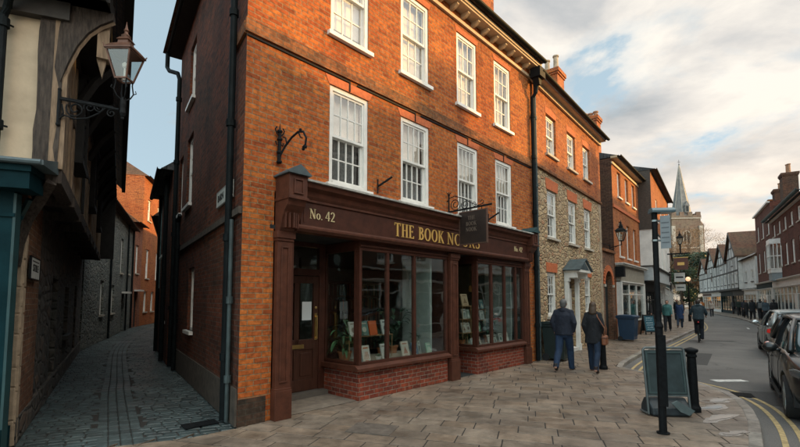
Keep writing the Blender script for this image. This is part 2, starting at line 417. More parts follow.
def glyph(mb, ch, x, z, h, y0, y1, wx=1.):
    def P(p): return (x+p[0]*h*wx, z+p[1]*h)
    def S(pts, w): stroke(mb, [P(p) for p in pts], [k*h for k in w] if isinstance(w, list) else w*h, y0, y1)
    def stem(cx, w=TK, a=0, b=1): S([(cx, a), (cx, b)], w)
    def serif(cx, zz, w=.30): S([(cx-w/2, zz), (cx+w/2, zz)], .045)
    up, lo = .978, .022
    if ch == 'T': stem(.36); S([(.03, .965), (.69, .965)], .07); S([(.045, .99), (.045, .80)], .045); S([(.675, .99), (.675, .80)], .045); serif(.36, lo); return .74
    if ch == 'H':
        for c in (.16, .62): stem(c, .14); serif(c, lo); serif(c, up)
        S([(.16, .52), (.62, .52)], .055); return .80
    if ch == 'E': stem(.16); S([(.03, .97), (.55, .97)], .06); S([(.03, .03), (.59, .03)], .06); S([(.16, .52), (.45, .52)], .05); S([(.54, .99), (.54, .82)], .045); S([(.58, .01), (.58, .2)], .045); S([(.45, .60), (.45, .44)], .04); return .66
    if ch == 'B':
        stem(.16); serif(.12, lo, .22); serif(.12, up, .22)
        p, w = arc(.22, .76, .27, .205, 90, -90, 10, .05, .14); S(p, w); p, w = arc(.22, .285, .33, .255, 90, -90, 10, .05, .15); S(p, w); return .66
    if ch == 'O' or ch == '0':
        p, w = arc(.40, .5, .31, .475, 0, 360, 22, .045, .155); S(p, w); return .82
    if ch == 'K': stem(.16); serif(.16, lo); serif(.16, up); S([(.2, .40), (.60, .97)], .055); S([(.33, .58), (.66, .02)], .15); serif(.60, up, .24); serif(.66, lo, .24); return .78
    if ch == 'N': stem(.13, .055); stem(.63, .055); S([(.13, .96), (.63, .04)], .16); serif(.10, up, .2); serif(.13, lo, .24); serif(.63, up, .24); return .78
    if ch == 'S':
        p1, w1 = arc(.29, .735, .20, .225, 40, 270, 12, .05, .13); p2, w2 = arc(.29, .27, .22, .24, 90, -140, 12, .05, .14)
        S(p1, w1); S(p2, w2); S([(.45, .98), (.45, .76)], .04); S([(.1, .02), (.1, .26)], .04); return .58
    if ch == 'o': p, w = arc(.25, .30, .19, .29, 0, 360, 18, .04, .12); S(p, w); return .52
    if ch == '.': S([(.06, .06), (.16, .06)], .11); return .30
    if ch == '4': S([(.42, 0), (.42, 1)], .12); S([(.40, .97), (.03, .30)], .05); S([(.02, .29), (.58, .29)], .06); return .64
    if ch == '2':
        p, w = arc(.25, .74, .19, .23, 170, -25, 10, .05, .13); S(p, w); S([(.43, .66), (.33, .42), (.06, .05)], [.12, .09, .06]); S([(.04, .05), (.50, .05)], .10); return .56
    return .34
def serif_text(mb, txt, x, z, h, y0, y1, wx=1., gap=.06):
    for ch in txt: x += (glyph(mb, ch, x, z, h, y0, y1, wx)+gap)*h*wx
    return x
def sans(txt, size, mat, name='lettering', parent=None, loc=(0, 0, 0), rot=(R(90), 0, 0), ext=.003, sx=1.):
    c = bpy.data.curves.new('t', 'FONT'); c.body = txt; c.size = size; c.extrude = ext; c.align_x = 'CENTER'; c.align_y = 'CENTER'; c.resolution_u = 2
    o = bpy.data.objects.new('t', c); COL.objects.link(o); bpy.context.view_layer.update()
    me = bpy.data.meshes.new_from_object(o.evaluated_get(bpy.context.evaluated_depsgraph_get())); bpy.data.objects.remove(o)
    me.materials.clear(); me.materials.append(mat)
    for v in me.vertices: v.co.x *= sx
    return link(name, me, parent, loc, rot=rot)

# ------------------------------------------------------------------ building elements (local frame: x along the front, y inwards, z up)
def wall_mb(mb, x0, x1, z0, z1, holes, y=0., reveal=.13, flip=1):
    xs = sorted({x0, x1} | {v for h in holes for v in h[:2]}); zs = sorted({z0, z1} | {v for h in holes for v in h[2:4]})
    for i in range(len(xs)-1):
        for j in range(len(zs)-1):
            cx, cz = (xs[i]+xs[i+1])/2, (zs[j]+zs[j+1])/2
            if any(h[0] < cx < h[1] and h[2] < cz < h[3] for h in holes): continue
            mb.quad((xs[i], y, zs[j]), (xs[i+1], y, zs[j]), (xs[i+1], y, zs[j+1]), (xs[i], y, zs[j+1]))
    for a, b, c, d in [h[:4] for h in holes]:
        r = y+reveal
        mb.quad((a, y, c), (a, r, c), (a, r, d), (a, y, d)); mb.quad((b, y, c), (b, y, d), (b, r, d), (b, r, c))
        mb.quad((a, y, d), (a, r, d), (b, r, d), (b, y, d)); mb.quad((a, y, c), (b, y, c), (b, r, c), (a, r, c))

_wc = {}
def sash_meshes(w, h, cols, rows, inset=.03, frame=.075, fm='white', drop=.6):
    key = (round(w, 2), round(h, 2), cols, rows, inset, frame, fm, drop)
    if key in _wc: return _wc[key]
    f = MB(); y = inset; d = .07
    f.box(0, frame, y, y+d+.06, 0, h); f.box(w-frame, w, y, y+d+.06, 0, h)
    f.box(frame, w-frame, y, y+d+.06, h-frame, h); f.box(frame, w-frame, y-.01, y+d+.06, 0, frame*.8)
    sw = .038; mid = h*.5
    def sash(z0, z1, yy):
        x0, x1 = frame+.001, w-frame-.001
        f.box(x0, x0+sw, yy, yy+.04, z0, z1); f.box(x1-sw, x1, yy, yy+.04, z0, z1)
        f.box(x0+sw, x1-sw, yy, yy+.04, z0, z0+sw*1.15); f.box(x0+sw, x1-sw, yy, yy+.04, z1-sw, z1)
        for i in range(1, cols):
            c = x0+sw+(x1-x0-2*sw)*i/cols; f.box(c-.010, c+.010, yy+.004, yy+.03, z0+sw, z1-sw)
        for j in range(1, rows):
            c = z0+sw+(z1-z0-2*sw)*j/rows; f.box(x0+sw, x1-sw, yy+.006, yy+.028, c-.010, c+.010)
    sash(mid-.02, h-frame-.002, y+.02); sash(frame*.8+.002, mid+.02, y+.065)
    p = MB(); p.box(frame+.02, w-frame-.02, y+.034, y+.038, mid, h-frame); p.box(frame+.02, w-frame-.02, y+.082, y+.086, frame*.8, mid)
    b = MB(); zb = frame+(h-2*frame)*(1-drop)  # pale sheet behind the glass, added to stand in for bright sky reflections
    b.quad((frame, y+.16, zb), (w-frame, y+.16, zb), (w-frame, y+.16, h-.03), (frame, y+.16, h-.03))
    c = MB()
    n = 14; cw = (w-2*frame)
    for i in range(n):
        a0, a1 = frame+cw*i/n, frame+cw*(i+1)/n; q0, q1 = y+.2+.02*(i % 2), y+.2+.02*((i+1) % 2)
        c.quad((a0, q0, 0), (a1, q1, 0), (a1, q1, h), (a0, q0, h))
    r = (f.mesh('window', M[fm]), p.mesh('pane', M['glass']), b.mesh('pane_backing', M['pane_backing']), c.mesh('curtain', M['net']))
    _wc[key] = r; return r

def window(parent, x, z, w, h, cols=4, rows=2, y=0., inset=.03, frame=.075, fm='white', drop=.6, sill=True, sillm='white', lintel=None, rz=0., curtain=True):
    f, p, b, c = sash_meshes(w, h, cols, rows, inset, frame, fm, drop)
    o = link('window', f, parent, (x, y, z), rz)
    link('pane', p, o)
    if drop > 0: link('pane_backing', b, o)
    if curtain: link('curtain', c, o)
    if sill:
        s = MB(); s.box(-.07, w+.07, -.075, inset+.02, -.07, 0.0); s.build('sill', M[sillm], o)
    return o

def chimney(parent, x, y, z0, z1, w, d, mat='brick_brown', pots=2, potm='pot', ph=.5, name='chimney'):
    c = MB(); c.box(x-w/2, x+w/2, y-d/2, y+d/2, z0, z1-.25)
    c.box(x-w/2-.04, x+w/2+.04, y-d/2-.04, y+d/2+.04, z1-.25, z1-.16); c.box(x-w/2-.08, x+w/2+.08, y-d/2-.08, y+d/2+.08, z1-.16, z1)
    o = c.build(name, M[mat], parent)
    for i in range(pots):
        px = x + (i-(pots-1)/2)*(w/pots if w >= d else 0); py = y + (i-(pots-1)/2)*(d/pots if d > w else 0)
        p = MB(); hh = ph*(1-.12*(i % 2)); p.lathe([(.11, 0), (.13, .05), (.105, .08), (.095, hh-.07), (.125, hh-.05), (.125, hh), (.08, hh)], (px, py, z1), 12)
        p.build('chimney_pot', M[potm], o, smooth=False)
    return o

def roof_parallel(parent, L, D, H, rise, mat='tile', over=.3, x0=0., hipl=False, hipr=False, name='roof', gut='pipe'):
    r = MB(); a, b = x0-.02, x0+L+.02; rl = D/2; th = .12
    hl = rl if hipl else 0; hr = rl if hipr else 0
    s = rise/(D/2)
    P = [(a, -over, H-over*s), (b, -over, H-over*s), (b-hr, D/2, H+rise), (a+hl, D/2, H+rise), (a, D+over, H-over*s), (b, D+over, H-over*s)]
    r.add(P, [(0, 1, 2, 3), (3, 2, 5, 4), (0, 3, 4), (1, 5, 2), (0, 4, 5, 1)])
    rf = r.build(name, M[mat], parent)
    if gut: gutter(parent, x0-.06, x0+L+.06, -over-.03, H-over*s+.02, gut, .06)
    c = MB(); c.tube([(a+hl, D/2, H+rise+.02), (b-hr, D/2, H+rise+.02)], .09, 8); c.build('ridge', M['tile'], rf)
    return rf
def roof_gable_front(parent, L, D, H, rise, mat='tile', over=.25, wallmat='render', barge='blacktimber', y0=0.):
    r = MB(); s = rise/(L/2); ov = .25; t = .14
    for sg in (0, 1):
        x_e = -ov if sg == 0 else L+ov; z_e = H-ov*s
        A = (x_e, y0-over, z_e); B = (L/2, y0-over, H+rise); Cc = (L/2, D, H+rise); Dd = (x_e, D, z_e)
        up = (0, 0, t)
        vs = [A, B, Cc, Dd] + [(p[0], p[1], p[2]+t) for p in (A, B, Cc, Dd)]
        r.add(vs, [(0, 1, 2, 3), (4, 5, 6, 7), (0, 1, 5, 4), (1, 2, 6, 5), (2, 3, 7, 6), (3, 0, 4, 7)])
    rf = r.build('roof', M[mat], parent)
    g = MB(); g.extr([(0, H), (L, H), (L/2, H+rise)], y0, y0+.15); g.build('gable', M[wallmat], parent)
    b = MB()
    for sg in (-1, 1):
        b.beam((L/2, y0-over-.02, H+rise), (L/2+sg*(L/2+ov), y0-over-.02, H-ov*s), .05, .2, (0, 0, 1))
    b.build('bargeboard', M[barge], rf)
    return rf
def gutter(parent, x0, x1, y, z, mat='pipe', rad=.065):
    g = MB(); n = 7
    pts = [(y-rad*math.cos(math.pi*i/(n-1)), z-rad*math.sin(math.pi*i/(n-1))) for i in range(n)]
    pin = [(y-(rad-.012)*math.cos(math.pi*i/(n-1)), z-(rad-.012)*math.sin(math.pi*i/(n-1))) for i in range(n)][::-1]
    g.extrx(pts+pin, x0, x1); return g.build('gutter', M[mat], parent)
def downpipe(parent, pts, mat='pipe', r=.045, brackets=()):
    p = MB(); p.tube(pts, r, 10)
    for b in brackets: p.lathe([(r, -.05), (r+.018, -.05), (r+.018, .05), (r, .05)], b, 10)
    return p.build('downpipe', M[mat], parent, smooth=False)

def shell(parent, L, D, H, mat, holes=(), front=None, reveal=.13, z0=0., left=None, right=None, y0=0.):
    w = MB(); wall_mb(w, 0, L, z0, H, holes, y0, reveal); w.build('wall', M[front or mat], parent)
    for nm, a, b, mt in (('side_wall', (0, 1), 0, left or mat), ('side_wall', (0, 1), L, right or mat)):
        s = MB(); s.quad((b, y0, z0), (b, D, z0), (b, D, H), (b, y0, H)); s.build('side_wall', M[mt], parent)
    s = MB(); s.quad((0, D, z0), (L, D, z0), (L, D, H), (0, D, H)); s.build('back_wall', M[mat], parent)
    # floors stop light leaking between storeys
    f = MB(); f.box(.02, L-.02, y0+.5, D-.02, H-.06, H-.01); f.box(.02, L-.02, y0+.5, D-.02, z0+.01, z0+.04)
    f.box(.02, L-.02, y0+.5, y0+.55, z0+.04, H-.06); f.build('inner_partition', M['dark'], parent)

def shopfront(parent, x0, x1, top, paint, trim=None, y=-.18, bays=4, stall=.6, door=None, fascia=.55, glow=None, stallmat=None, glazed=True):
    trim = trim or paint
    s = MB(); zf = top-fascia
    s.box(x0, x1, y, -.002, zf, top-.10); o = s.build('fascia', M[paint], parent)
    c = MB(); c.box(x0-.08, x1+.08, y-.14, -.002, top-.10, top-.04); c.box(x0-.12, x1+.12, y-.20, -.002, top-.04, top); c.box(x0, x1, y-.04, y, zf-.05, zf); c.build('cornice', M[trim], o)
    for xx in (x0, x1-.2):
        p = MB(); p.box(xx, xx+.2, y-.03, -.002, 0, zf-.05); p.box(xx-.03, xx+.23, y-.06, -.002, 0, .35); p.build('pilaster', M[trim], parent)
    f = MB(); a, b = x0+.2, x1-.2
    f.box(a, b, y+.02, -.002, zf-.12, zf-.052)
    n = bays
    for i in range(n+1):
        q = a+(b-a)*i/n; f.box(q-.03, q+.03, y+.02, -.02, stall, zf-.12)
    f.box(a, b, y+.0, -.002, stall-.06, stall)
    f.box(a, b, y+.03, -.02, zf-.6, zf-.56)
    f.build('window_frame', M[trim], parent)
    st = MB()
    st.box(a, b, y+.04, -.002, 0, stall-.06)
    st.build('stallriser', M[stallmat or paint], parent)
    g = MB(); g.box(a, b, y+.055, y+.06, stall, zf-.12); g.build('shop_pane', M['shopglass'], parent)
    if glow:
        q = MB(); q.box(a+.3, b-.3, .35, .40, stall+.9, zf-.5); q.build('shop_light', M[glow], parent)
    if door is not None:
        d = MB(); d.box(door, door+.85, y+.01, y+.05, .03, 2.1); dd = d.build('door', M[trim], parent)
        k = MB(); k.ball((door+.75, y-.02, 1.05), .03); k.build('handle', M['brass'], dd)
    return o
# ------------------------------------------------------------------ camera, sun, sky
cam_d = bpy.data.cameras.new('camera'); cam = bpy.data.objects.new('camera', cam_d); COL.objects.link(cam)
F_PX = 430.0; PITCH = 4.0
cam_d.sensor_width = 36; cam_d.lens = F_PX/800*36; cam_d.clip_end = 3000
cam_d.shift_y = (300-223.5-F_PX*math.tan(R(PITCH)))/800
cam.location = (0, 0, 1.7); cam.rotation_euler = (R(90+PITCH), 0, 0); SC.camera = cam

SUN_AZ, SUN_EL = 85.0, 15.0      # azimuth clockwise from +Y
sd = Vector((math.sin(R(SUN_AZ))*math.cos(R(SUN_EL)), math.cos(R(SUN_AZ))*math.cos(R(SUN_EL)), math.sin(R(SUN_EL))))
sl = bpy.data.lights.new('sun', 'SUN'); sl.energy = 5.0; sl.angle = R(1.0); sl.color = (1.0, .56, .15)
so = bpy.data.objects.new('sun', sl); COL.objects.link(so); so.rotation_euler = (-sd).to_track_quat('-Z', 'Y').to_euler(); so.location = (40, 0, 60)

w = bpy.data.worlds.new('World'); SC.world = w; w.use_nodes = True; nt = w.node_tree
bg = nt.nodes['Background']
sky = nd(nt, 'ShaderNodeTexSky'); sky.sky_type = 'NISHITA'; sky.sun_disc = False
sky.sun_elevation = R(SUN_EL); sky.sun_rotation = R(SUN_AZ); sky.altitude = 50; sky.air_density = 1.0; sky.dust_density = 1.2; sky.ozone_density = 1.6
SKY_S = .15; SKY_BACK, SKY_TOP, CLOUD_S = 3.15, 1.5, .92
tc = nd(nt, 'ShaderNodeTexCoord'); sx = nd(nt, 'ShaderNodeSeparateXYZ'); nt.links.new(tc.outputs['Generated'], sx.inputs[0])
def math_(op, a, b=None, c=None, clamp=False):
    m = nd(nt, 'ShaderNodeMath', operation=op); m.use_clamp = clamp
    for i, v in enumerate((a, b, c)):
        if v is None: continue
        if isinstance(v, (int, float)): m.inputs[i].default_value = v
        else: nt.links.new(v, m.inputs[i])
    return m.outputs[0]
zc = math_('MAXIMUM', sx.outputs[2], 0.0); zz = math_('ADD', zc, .16)
u = math_('DIVIDE', sx.outputs[0], zz); v = math_('DIVIDE', sx.outputs[1], zz)
cb = nd(nt, 'ShaderNodeCombineXYZ'); nt.links.new(u, cb.inputs[0]); nt.links.new(v, cb.inputs[1])
def cloudnoise(scale, off, det=8, rough=.58, stretch=(1, 1, 1)):
    mp = nd(nt, 'ShaderNodeMapping'); mp.inputs['Location'].default_value = off; mp.inputs['Scale'].default_value = stretch
    nt.links.new(cb.outputs[0], mp.inputs[0])
    n = nd(nt, 'ShaderNodeTexNoise'); n.inputs['Scale'].default_value = scale; n.inputs['Detail'].default_value = det; n.inputs['Roughness'].default_value = rough; n.inputs['Distortion'].default_value = .25
    nt.links.new(mp.outputs[0], n.inputs['Vector']); return n.outputs[0]
n1 = cloudnoise(1.75, (4.9, 2.1, 0), 10, .57); n2 = cloudnoise(2.0, (5.05, 2.0, 2.4), 9, .55); n3 = cloudnoise(3.0, (1, 5, 0), 5, .6)
# cloud bank thins out towards the west (left of the street)
bank = nd(nt, 'ShaderNodeMapRange'); bank.interpolation_type = 'SMOOTHSTEP'
bank.inputs['From Min'].default_value = -.30; bank.inputs['From Max'].default_value = .35; bank.inputs['To Min'].default_value = -.20; bank.inputs['To Max'].default_value = .085
nt.links.new(sx.outputs[0], bank.inputs[0])
low = nd(nt, 'ShaderNodeMapRange'); low.inputs['From Min'].default_value = .0; low.inputs['From Max'].default_value = .6; low.inputs['To Min'].default_value = .10; low.inputs['To Max'].default_value = -.035
nt.links.new(sx.outputs[2], low.inputs[0])
dens = math_('ADD', math_('ADD', n1, bank.outputs[0]), low.outputs[0])
cov = ramp(nt, dens, [(.475, (0, 0, 0)), (.525, (.62,)*3), (.60, (.96,)*3)])
body = ramp(nt, n2, [(.36, (1.0, .93, .83)), (.46, (.78, .74, .69)), (.55, (.58, .58, .575)), (.66, (.40, .43, .45))])
# near the horizon in the east the evening light turns the cloud creamy
eg = nd(nt, 'ShaderNodeMapRange'); eg.interpolation_type = 'SMOOTHSTEP'; eg.inputs['From Min'].default_value = .42; eg.inputs['From Max'].default_value = .04; eg.inputs['To Min'].default_value = 0; eg.inputs['To Max'].default_value = .85
nt.links.new(sx.outputs[2], eg.inputs[0])
e2 = math_('MULTIPLY', eg.outputs[0], math_('MULTIPLY_ADD', n3, -1.4, 1.55, True), None, True)
cc = mixc(nt, body.outputs[0], (1.12, .93, .74), e2)
skl = mixc(nt, sky.outputs[0], (SKY_S, SKY_S, SKY_S), 1.0, 'MULTIPLY')
veil = mixc(nt, skl, (.50, .64, .70), .70)
cc = mixc(nt, cc, (CLOUD_S,)*3, 1.0, 'MULTIPLY')
skc = mixc(nt, veil, cc, cov.outputs[0])
# added fill: out-of-view sky behind the viewpoint and overhead, brightened to light the street
def mr(src, a, b, c, d):
    m = nd(nt, 'ShaderNodeMapRange'); m.interpolation_type = 'SMOOTHSTEP'
    for k_, v_ in zip(('From Min', 'From Max', 'To Min', 'To Max'), (a, b, c, d)): m.inputs[k_].default_value = v_
    nt.links.new(src, m.inputs[0]); return m.outputs[0]
be = mr(sx.outputs[1], .25, -.35, 0, SKY_BACK); ov = mr(sx.outputs[2], .66, .92, 0, SKY_TOP); ea = mr(sx.outputs[0], -.6, .5, .45, 1.0)
gain = math_('ADD', math_('MULTIPLY', math_('ADD', be, ov), ea), 1.0)
cbg = nd(nt, 'ShaderNodeCombineXYZ')
for i_, k_ in enumerate((1.09, 1.0, .89)): nt.links.new(math_('ADD', math_('MULTIPLY', math_('SUBTRACT', gain, 1.0), k_), 1.0), cbg.inputs[i_])
skc = mixc(nt, skc, cbg.outputs[0], 1.0, 'MULTIPLY')
nt.links.new(skc, bg.inputs[0]); bg.inputs[1].default_value = 1.0
SC.view_settings.view_transform = 'Standard'; SC.view_settings.look = 'None'; SC.view_settings.gamma = 1; SC.view_settings.exposure = 0.22
SC.cycles.max_bounces = 8; SC.cycles.transparent_max_bounces = 12

# ------------------------------------------------------------------ ground surfaces
def catmull(P, n=6):
    out = []
    for i in range(len(P)-1):
        p0, p1, p2, p3 = P[max(i-1, 0)], P[i], P[i+1], P[min(i+2, len(P)-1)]
        for k in range(n):
            t = k/n; out.append(tuple(.5*((2*p1[j])+(-p0[j]+p2[j])*t+(2*p0[j]-5*p1[j]+4*p2[j]-p3[j])*t*t+(-p0[j]+3*p1[j]-3*p2[j]+p3[j])*t**3) for j in (0, 1)))
    return out+[P[-1]]
def offset(P, d):
    out = []
    for i in range(len(P)):
        a, b = P[max(i-1, 0)], P[min(i+1, len(P)-1)]; dx, dy = b[0]-a[0], b[1]-a[1]; l = math.hypot(dx, dy)
        out.append((P[i][0]+dy/l*d, P[i][1]-dx/l*d))
    return out
KERB_L = catmull([(-7.5, -10), (-3.6, -5), (.6, .5), (3.3, 3.98), (4.35, 5.28), (5.25, 6.45), (5.92, 7.6), (6.2, 8.6), (6.12, 9.6), (5.82, 10.3), (5.72, 10.9), (5.95, 11.6), (8.69, 15.11), (14.98, 22.6), (20.45, 29.5), (31.2, 46.0), (41.5, 62), (50.5, 78), (60, 100)], 8)
KERB_R = [(-1.0, -10), (5.0, -.55), (13.9, 13.2), (23.04, 27.33), (30.76, 38.78), (35.6, 47.2), (46.6, 66.9), (56, 85), (65, 102)]
KERB_R = catmull(KERB_R, 5)

g = MB(); g.quad((-900, -300, -.3), (1500, -300, -.3), (1500, 2000, -.3), (-900, 2000, -.3)); structure(g.build('ground', M['earth']))
rd = MB(); A, B = offset(KERB_L, -.05), offset(KERB_R, .05)
def resample(P, n):
    L = [0]
    for i in range(1, len(P)): L.append(L[-1]+math.dist(P[i], P[i-1]))
    out = []; j = 0
    for k in range(n):
        t = L[-1]*k/(n-1)
        while j < len(P)-2 and L[j+1] < t: j += 1
        s = (t-L[j])/(L[j+1]-L[j]) if L[j+1] > L[j] else 0; out.append((P[j][0]+(P[j+1][0]-P[j][0])*s, P[j][1]+(P[j+1][1]-P[j][1])*s))
    return out
A2, B2 = resample(A, 90), resample(B, 90)
for i in range(89): rd.quad((*A2[i], -.10), (*B2[i], -.10), (*B2[i+1], -.10), (*A2[i+1], -.10))
structure(rd.build('road', M['asphalt']))

def clip(subject, rect):
    out = subject
    for i in range(len(rect)):
        a, b = rect[i], rect[(i+1) % len(rect)]; inp, out = out, []
        if not inp: return []
        side = lambda p: (b[0]-a[0])*(p[1]-a[1])-(b[1]-a[1])*(p[0]-a[0])
        for k in range(len(inp)):
            p, q = inp[k-1], inp[k]; sp, sq = side(p), side(q)
            if sq >= 0:
                if sp < 0: t = sp/(sp-sq); out.append((p[0]+(q[0]-p[0])*t, p[1]+(q[1]-p[1])*t))
                out.append(q)
            elif sp >= 0: t = sp/(sp-sq); out.append((p[0]+(q[0]-p[0])*t, p[1]+(q[1]-p[1])*t))
    return out
def area(P): return .5*sum(P[i-1][0]*P[i][1]-P[i][0]*P[i-1][1] for i in range(len(P)))
def paving(mb, poly, ang, row, lmin, lmax, gap, ztop, zbot, rng, tints, jitter=.003, bound=None, dip=None):
    u = (math.sin(R(ang)), math.cos(R(ang))); vv = (math.cos(R(ang)), -math.sin(R(ang)))
    us = [p[0]*u[0]+p[1]*u[1] for p in poly]; vs_ = [p[0]*vv[0]+p[1]*vv[1] for p in poly]
    y = min(vs_)
    while y < max(vs_):
        h = row*rng.uniform(.85, 1.15); x = min(us)-rng.random()*lmax
        while x < max(us):
            l = rng.uniform(lmin, lmax)
            c = [(x+gap/2, y+gap/2), (x+l-gap/2, y+gap/2), (x+l-gap/2, y+h-gap/2), (x+gap/2, y+h-gap/2)]
            W = [(a*u[0]+b*vv[0], a*u[1]+b*vv[1]) for a, b in c]
            if area(W) < 0: W = W[::-1]
            P = clip(poly, W)
            Q = []
            for p in P:
                if not Q or math.dist(p, Q[-1]) > 1e-4: Q.append(p)
            if len(Q) > 2 and math.dist(Q[0], Q[-1]) < 1e-4: Q.pop()
            if len(Q) > 2 and abs(area(Q)) > .0012:
                mb.tint = rng.choice(tints); k = rng.uniform(.86, 1.12); mb.tint = tuple(t*k for t in mb.tint)
                z = ztop+rng.uniform(-jitter, 0); n = len(Q); cx = sum(p[0] for p in Q)/n; cy = sum(p[1] for p in Q)/n
                tx, ty = rng.uniform(-jitter, jitter)*1.2, rng.uniform(-jitter, jitter)*1.2
                b = gap*.5
                inner = [(p[0]+(cx-p[0])*min(.3, b/max(.01, math.dist(p, (cx, cy)))), p[1]+(cy-p[1])*min(.3, b/max(.01, math.dist(p, (cx, cy))))) for p in Q]
                top = [(p[0], p[1], z+(p[0]-cx)*tx+(p[1]-cy)*ty) for p in inner]; mid = [(p[0], p[1], z-b*.35) for p in Q]; bot = [(p[0], p[1], zbot) for p in Q]
                mb.add(top+mid+bot, [tuple(range(n))] + [(i, (i+1) % n, n+(i+1) % n, n+i) for i in range(n)] + [(n+i, n+(i+1) % n, 2*n+(i+1) % n, 2*n+i) for i in range(n)])
            x += l
        y += h
A1 = 43.5
C0 = (-2.18, 5.88)                       # street corner of the bookshop
O2 = step(C0, A1, 8.72)                  # where the stone and brick house begins
E2 = step(O2, 40, 6.9)
O3 = step(E2, 40, 1.95)
O4 = step(O3, 40, 5.35)
O5 = step(O4, 36.5, 10.2)
O6 = step(O5, 34, 9.5); O7 = step(O6, 33, 10); O8 = step(O7, 33, 12)
inw = lambda p, a, d: (p[0]-d*math.cos(R(a)), p[1]+d*math.sin(R(a)))
ik = offset(KERB_L, -.13)
near = [p for p in ik]
back = [inw(O8, 33, .5), inw(O7, 33, .5), inw(O6, 34, .5), inw(O5, 36, .6), inw(O4, 38, .6), inw(O3, 40, .8), inw(E2, 40, .8), inw(O2, 42, 1.0), inw(step(C0, A1, 7.0), A1, 1.6), inw(step(C0, A1, .9), A1, 1.6), inw(step(C0, A1, .9), A1, .3), (C0[0]+.05, C0[1]+.02), (-2.6, 5.45), (-4.2, 4.75), (-7.5, 3.6), (-13, 2.5), (-16, -10)]
POLY_L = near + back
bd_ = MB(); bd_.add([(x, y, -.006) for x, y in POLY_L], [tuple(range(len(POLY_L)))]); structure(bd_.build('pavement_bed', M['bed']))
TS = [(1, 1, 1), (1.03, .99, .95), (.95, .955, .96), (1.08, 1.03, .98), (.86, .86, .86), (1.0, .96, .92)]
rng = random.Random(3)
pv = MB(); paving(pv, POLY_L, 107, .31, .36, .68, .015, .001, -.05, rng, TS)
structure(pv.build('pavement', M['slab']))
# right hand pavement
BL_R = [(-1.0+1.7, -11.2), (10.95, 5.1), (25.4, 27.3), (35.9, 43.4), (44.2, 56.5), (52, 70), (60, 84), (68, 100)]
ikr = offset(KERB_R, .13)
POLY_R = ikr + [(x+.8, y-.5) for x, y in BL_R][::-1]
b2 = MB(); b2.add([(x, y, -.006) for x, y in POLY_R], [tuple(range(len(POLY_R)))]); structure(b2.build('pavement_bed', M['bed']))
pv = MB(); paving(pv, POLY_R, 33, .6, .6, .9, .014, 0, -.05, rng, TS); structure(pv.build('pavement', M['slab']))

# kerbs
def kerb(path, name, side, seed):
    rg = random.Random(seed); P = resample(path, int(sum(math.dist(path[i], path[i-1]) for i in range(1, len(path)))/.75)); mb = MB()
    Q = offset(P, side*-.14)
    for i in range(len(P)-1):
        k = rg.uniform(.8, 1.15); mb.tint = (k, k*rg.uniform(.95, 1), k*rg.uniform(.9, 1))
        g_ = .012
        def lerp(a, b, t): return (a[0]+(b[0]-a[0])*t, a[1]+(b[1]-a[1])*t)
        a, b, c, d = lerp(P[i], P[i+1], g_), lerp(P[i], P[i+1], 1-g_), lerp(Q[i], Q[i+1], 1-g_), lerp(Q[i], Q[i+1], g_)
        z = .006+rg.uniform(-.004, .004)
        mb.prism([a, b, c, d], -.16, z)
    structure(mb.build(name, M['kerb'], bevel=.012))
kerb(KERB_L, 'kerb', 1, 1); kerb(KERB_R, 'kerb', -1, 2)
# double yellow lines and white dashes
yl = MB()
for off in (.22, .40):
    P = [p for p in offset(KERB_L, off) if -6 < p[1] < 75]; a, b = offset(P, -.032), offset(P, .032)
    for i in range(len(P)-1): yl.prism([a[i], a[i+1], b[i+1], b[i]], -.0985, -.094)
structure(yl.build('road_marking', M['yellowline']))
wl = MB()
for (x, y, l) in ((5.75, 8.35, .0),):
    pass
def dash(p, a, l, wd):
    q = step(p, a, l); n = (math.cos(R(a))*wd/2, -math.sin(R(a))*wd/2)
    wl.prism([(p[0]-n[0], p[1]-n[1]), (q[0]-n[0], q[1]-n[1]), (q[0]+n[0], q[1]+n[1]), (p[0]+n[0], p[1]+n[1])], -.0985, -.094)
dash((7.0, 9.75), 88, .72, .24); dash((21.6, 26.8), 36, 1.6, .1)
structure(wl.build('road_marking', M['whiteline']))
# utility trench patches in the road, darker newer tar
pm = plain('newer tar patch', (.05, .048, .046), .8, var=.3, scale=20, bumpd=.004)
pt = MB()
for (x, y, a, l, wd) in ((8.3, 12.2, 38, 3.2, .5), (12.5, 19.4, 100, 2.2, .35), (6.6, 7.4, 20, 1.3, .6)):
    q = step((x, y), a, l); n = (math.cos(R(a))*wd/2, -math.sin(R(a))*wd/2)
    pt.prism([(x-n[0], y-n[1]), (q[0]-n[0], q[1]-n[1]), (q[0]+n[0], q[1]+n[1]), (x+n[0], y+n[1])], -.0995, -.0965)
structure(pt.build('road_patch', pm))

# alley: stone setts with three drainage lines down the middle
AL = [(-3.9, 4.0), (-6.42, 7.85), (-7.36, 9.4), (-10.87, 14.81), (-13.96, 20.52), (-16.9, 27.33), (-19.0, 34.13), (-20.2, 41)]
AR = [(-1.5, 4.9), (-2.18, 5.88), (-4.3, 8.9), (-5.98, 11.4), (-9.1, 16.4), (-11.7, 21.5), (-14.2, 27.5), (-15.9, 34.13), (-17, 41)]
nA = 330
AL2, AR2 = resample(catmull(AL, 5), nA), resample(catmull(AR, 5), nA)
AL2 = offset(AL2, -.6); AR2 = offset(AR2, .5)
ab = MB()
for i in range(0, nA-1): ab.quad((*AL2[i], -.030), (*AR2[i], -.030), (*AR2[i+1], -.030), (*AL2[i+1], -.030))
structure(ab.build('alley_bed', M['bed']))
st = MB(); rg = random.Random(11)
def lerp2(a, b, t): return (a[0]+(b[0]-a[0])*t, a[1]+(b[1]-a[1])*t)
TSET = [(1, 1, 1), (.94, .96, .96), (1.06, 1.03, 1.0), (.88, .9, .9), (1.0, 1.01, 1.0)]
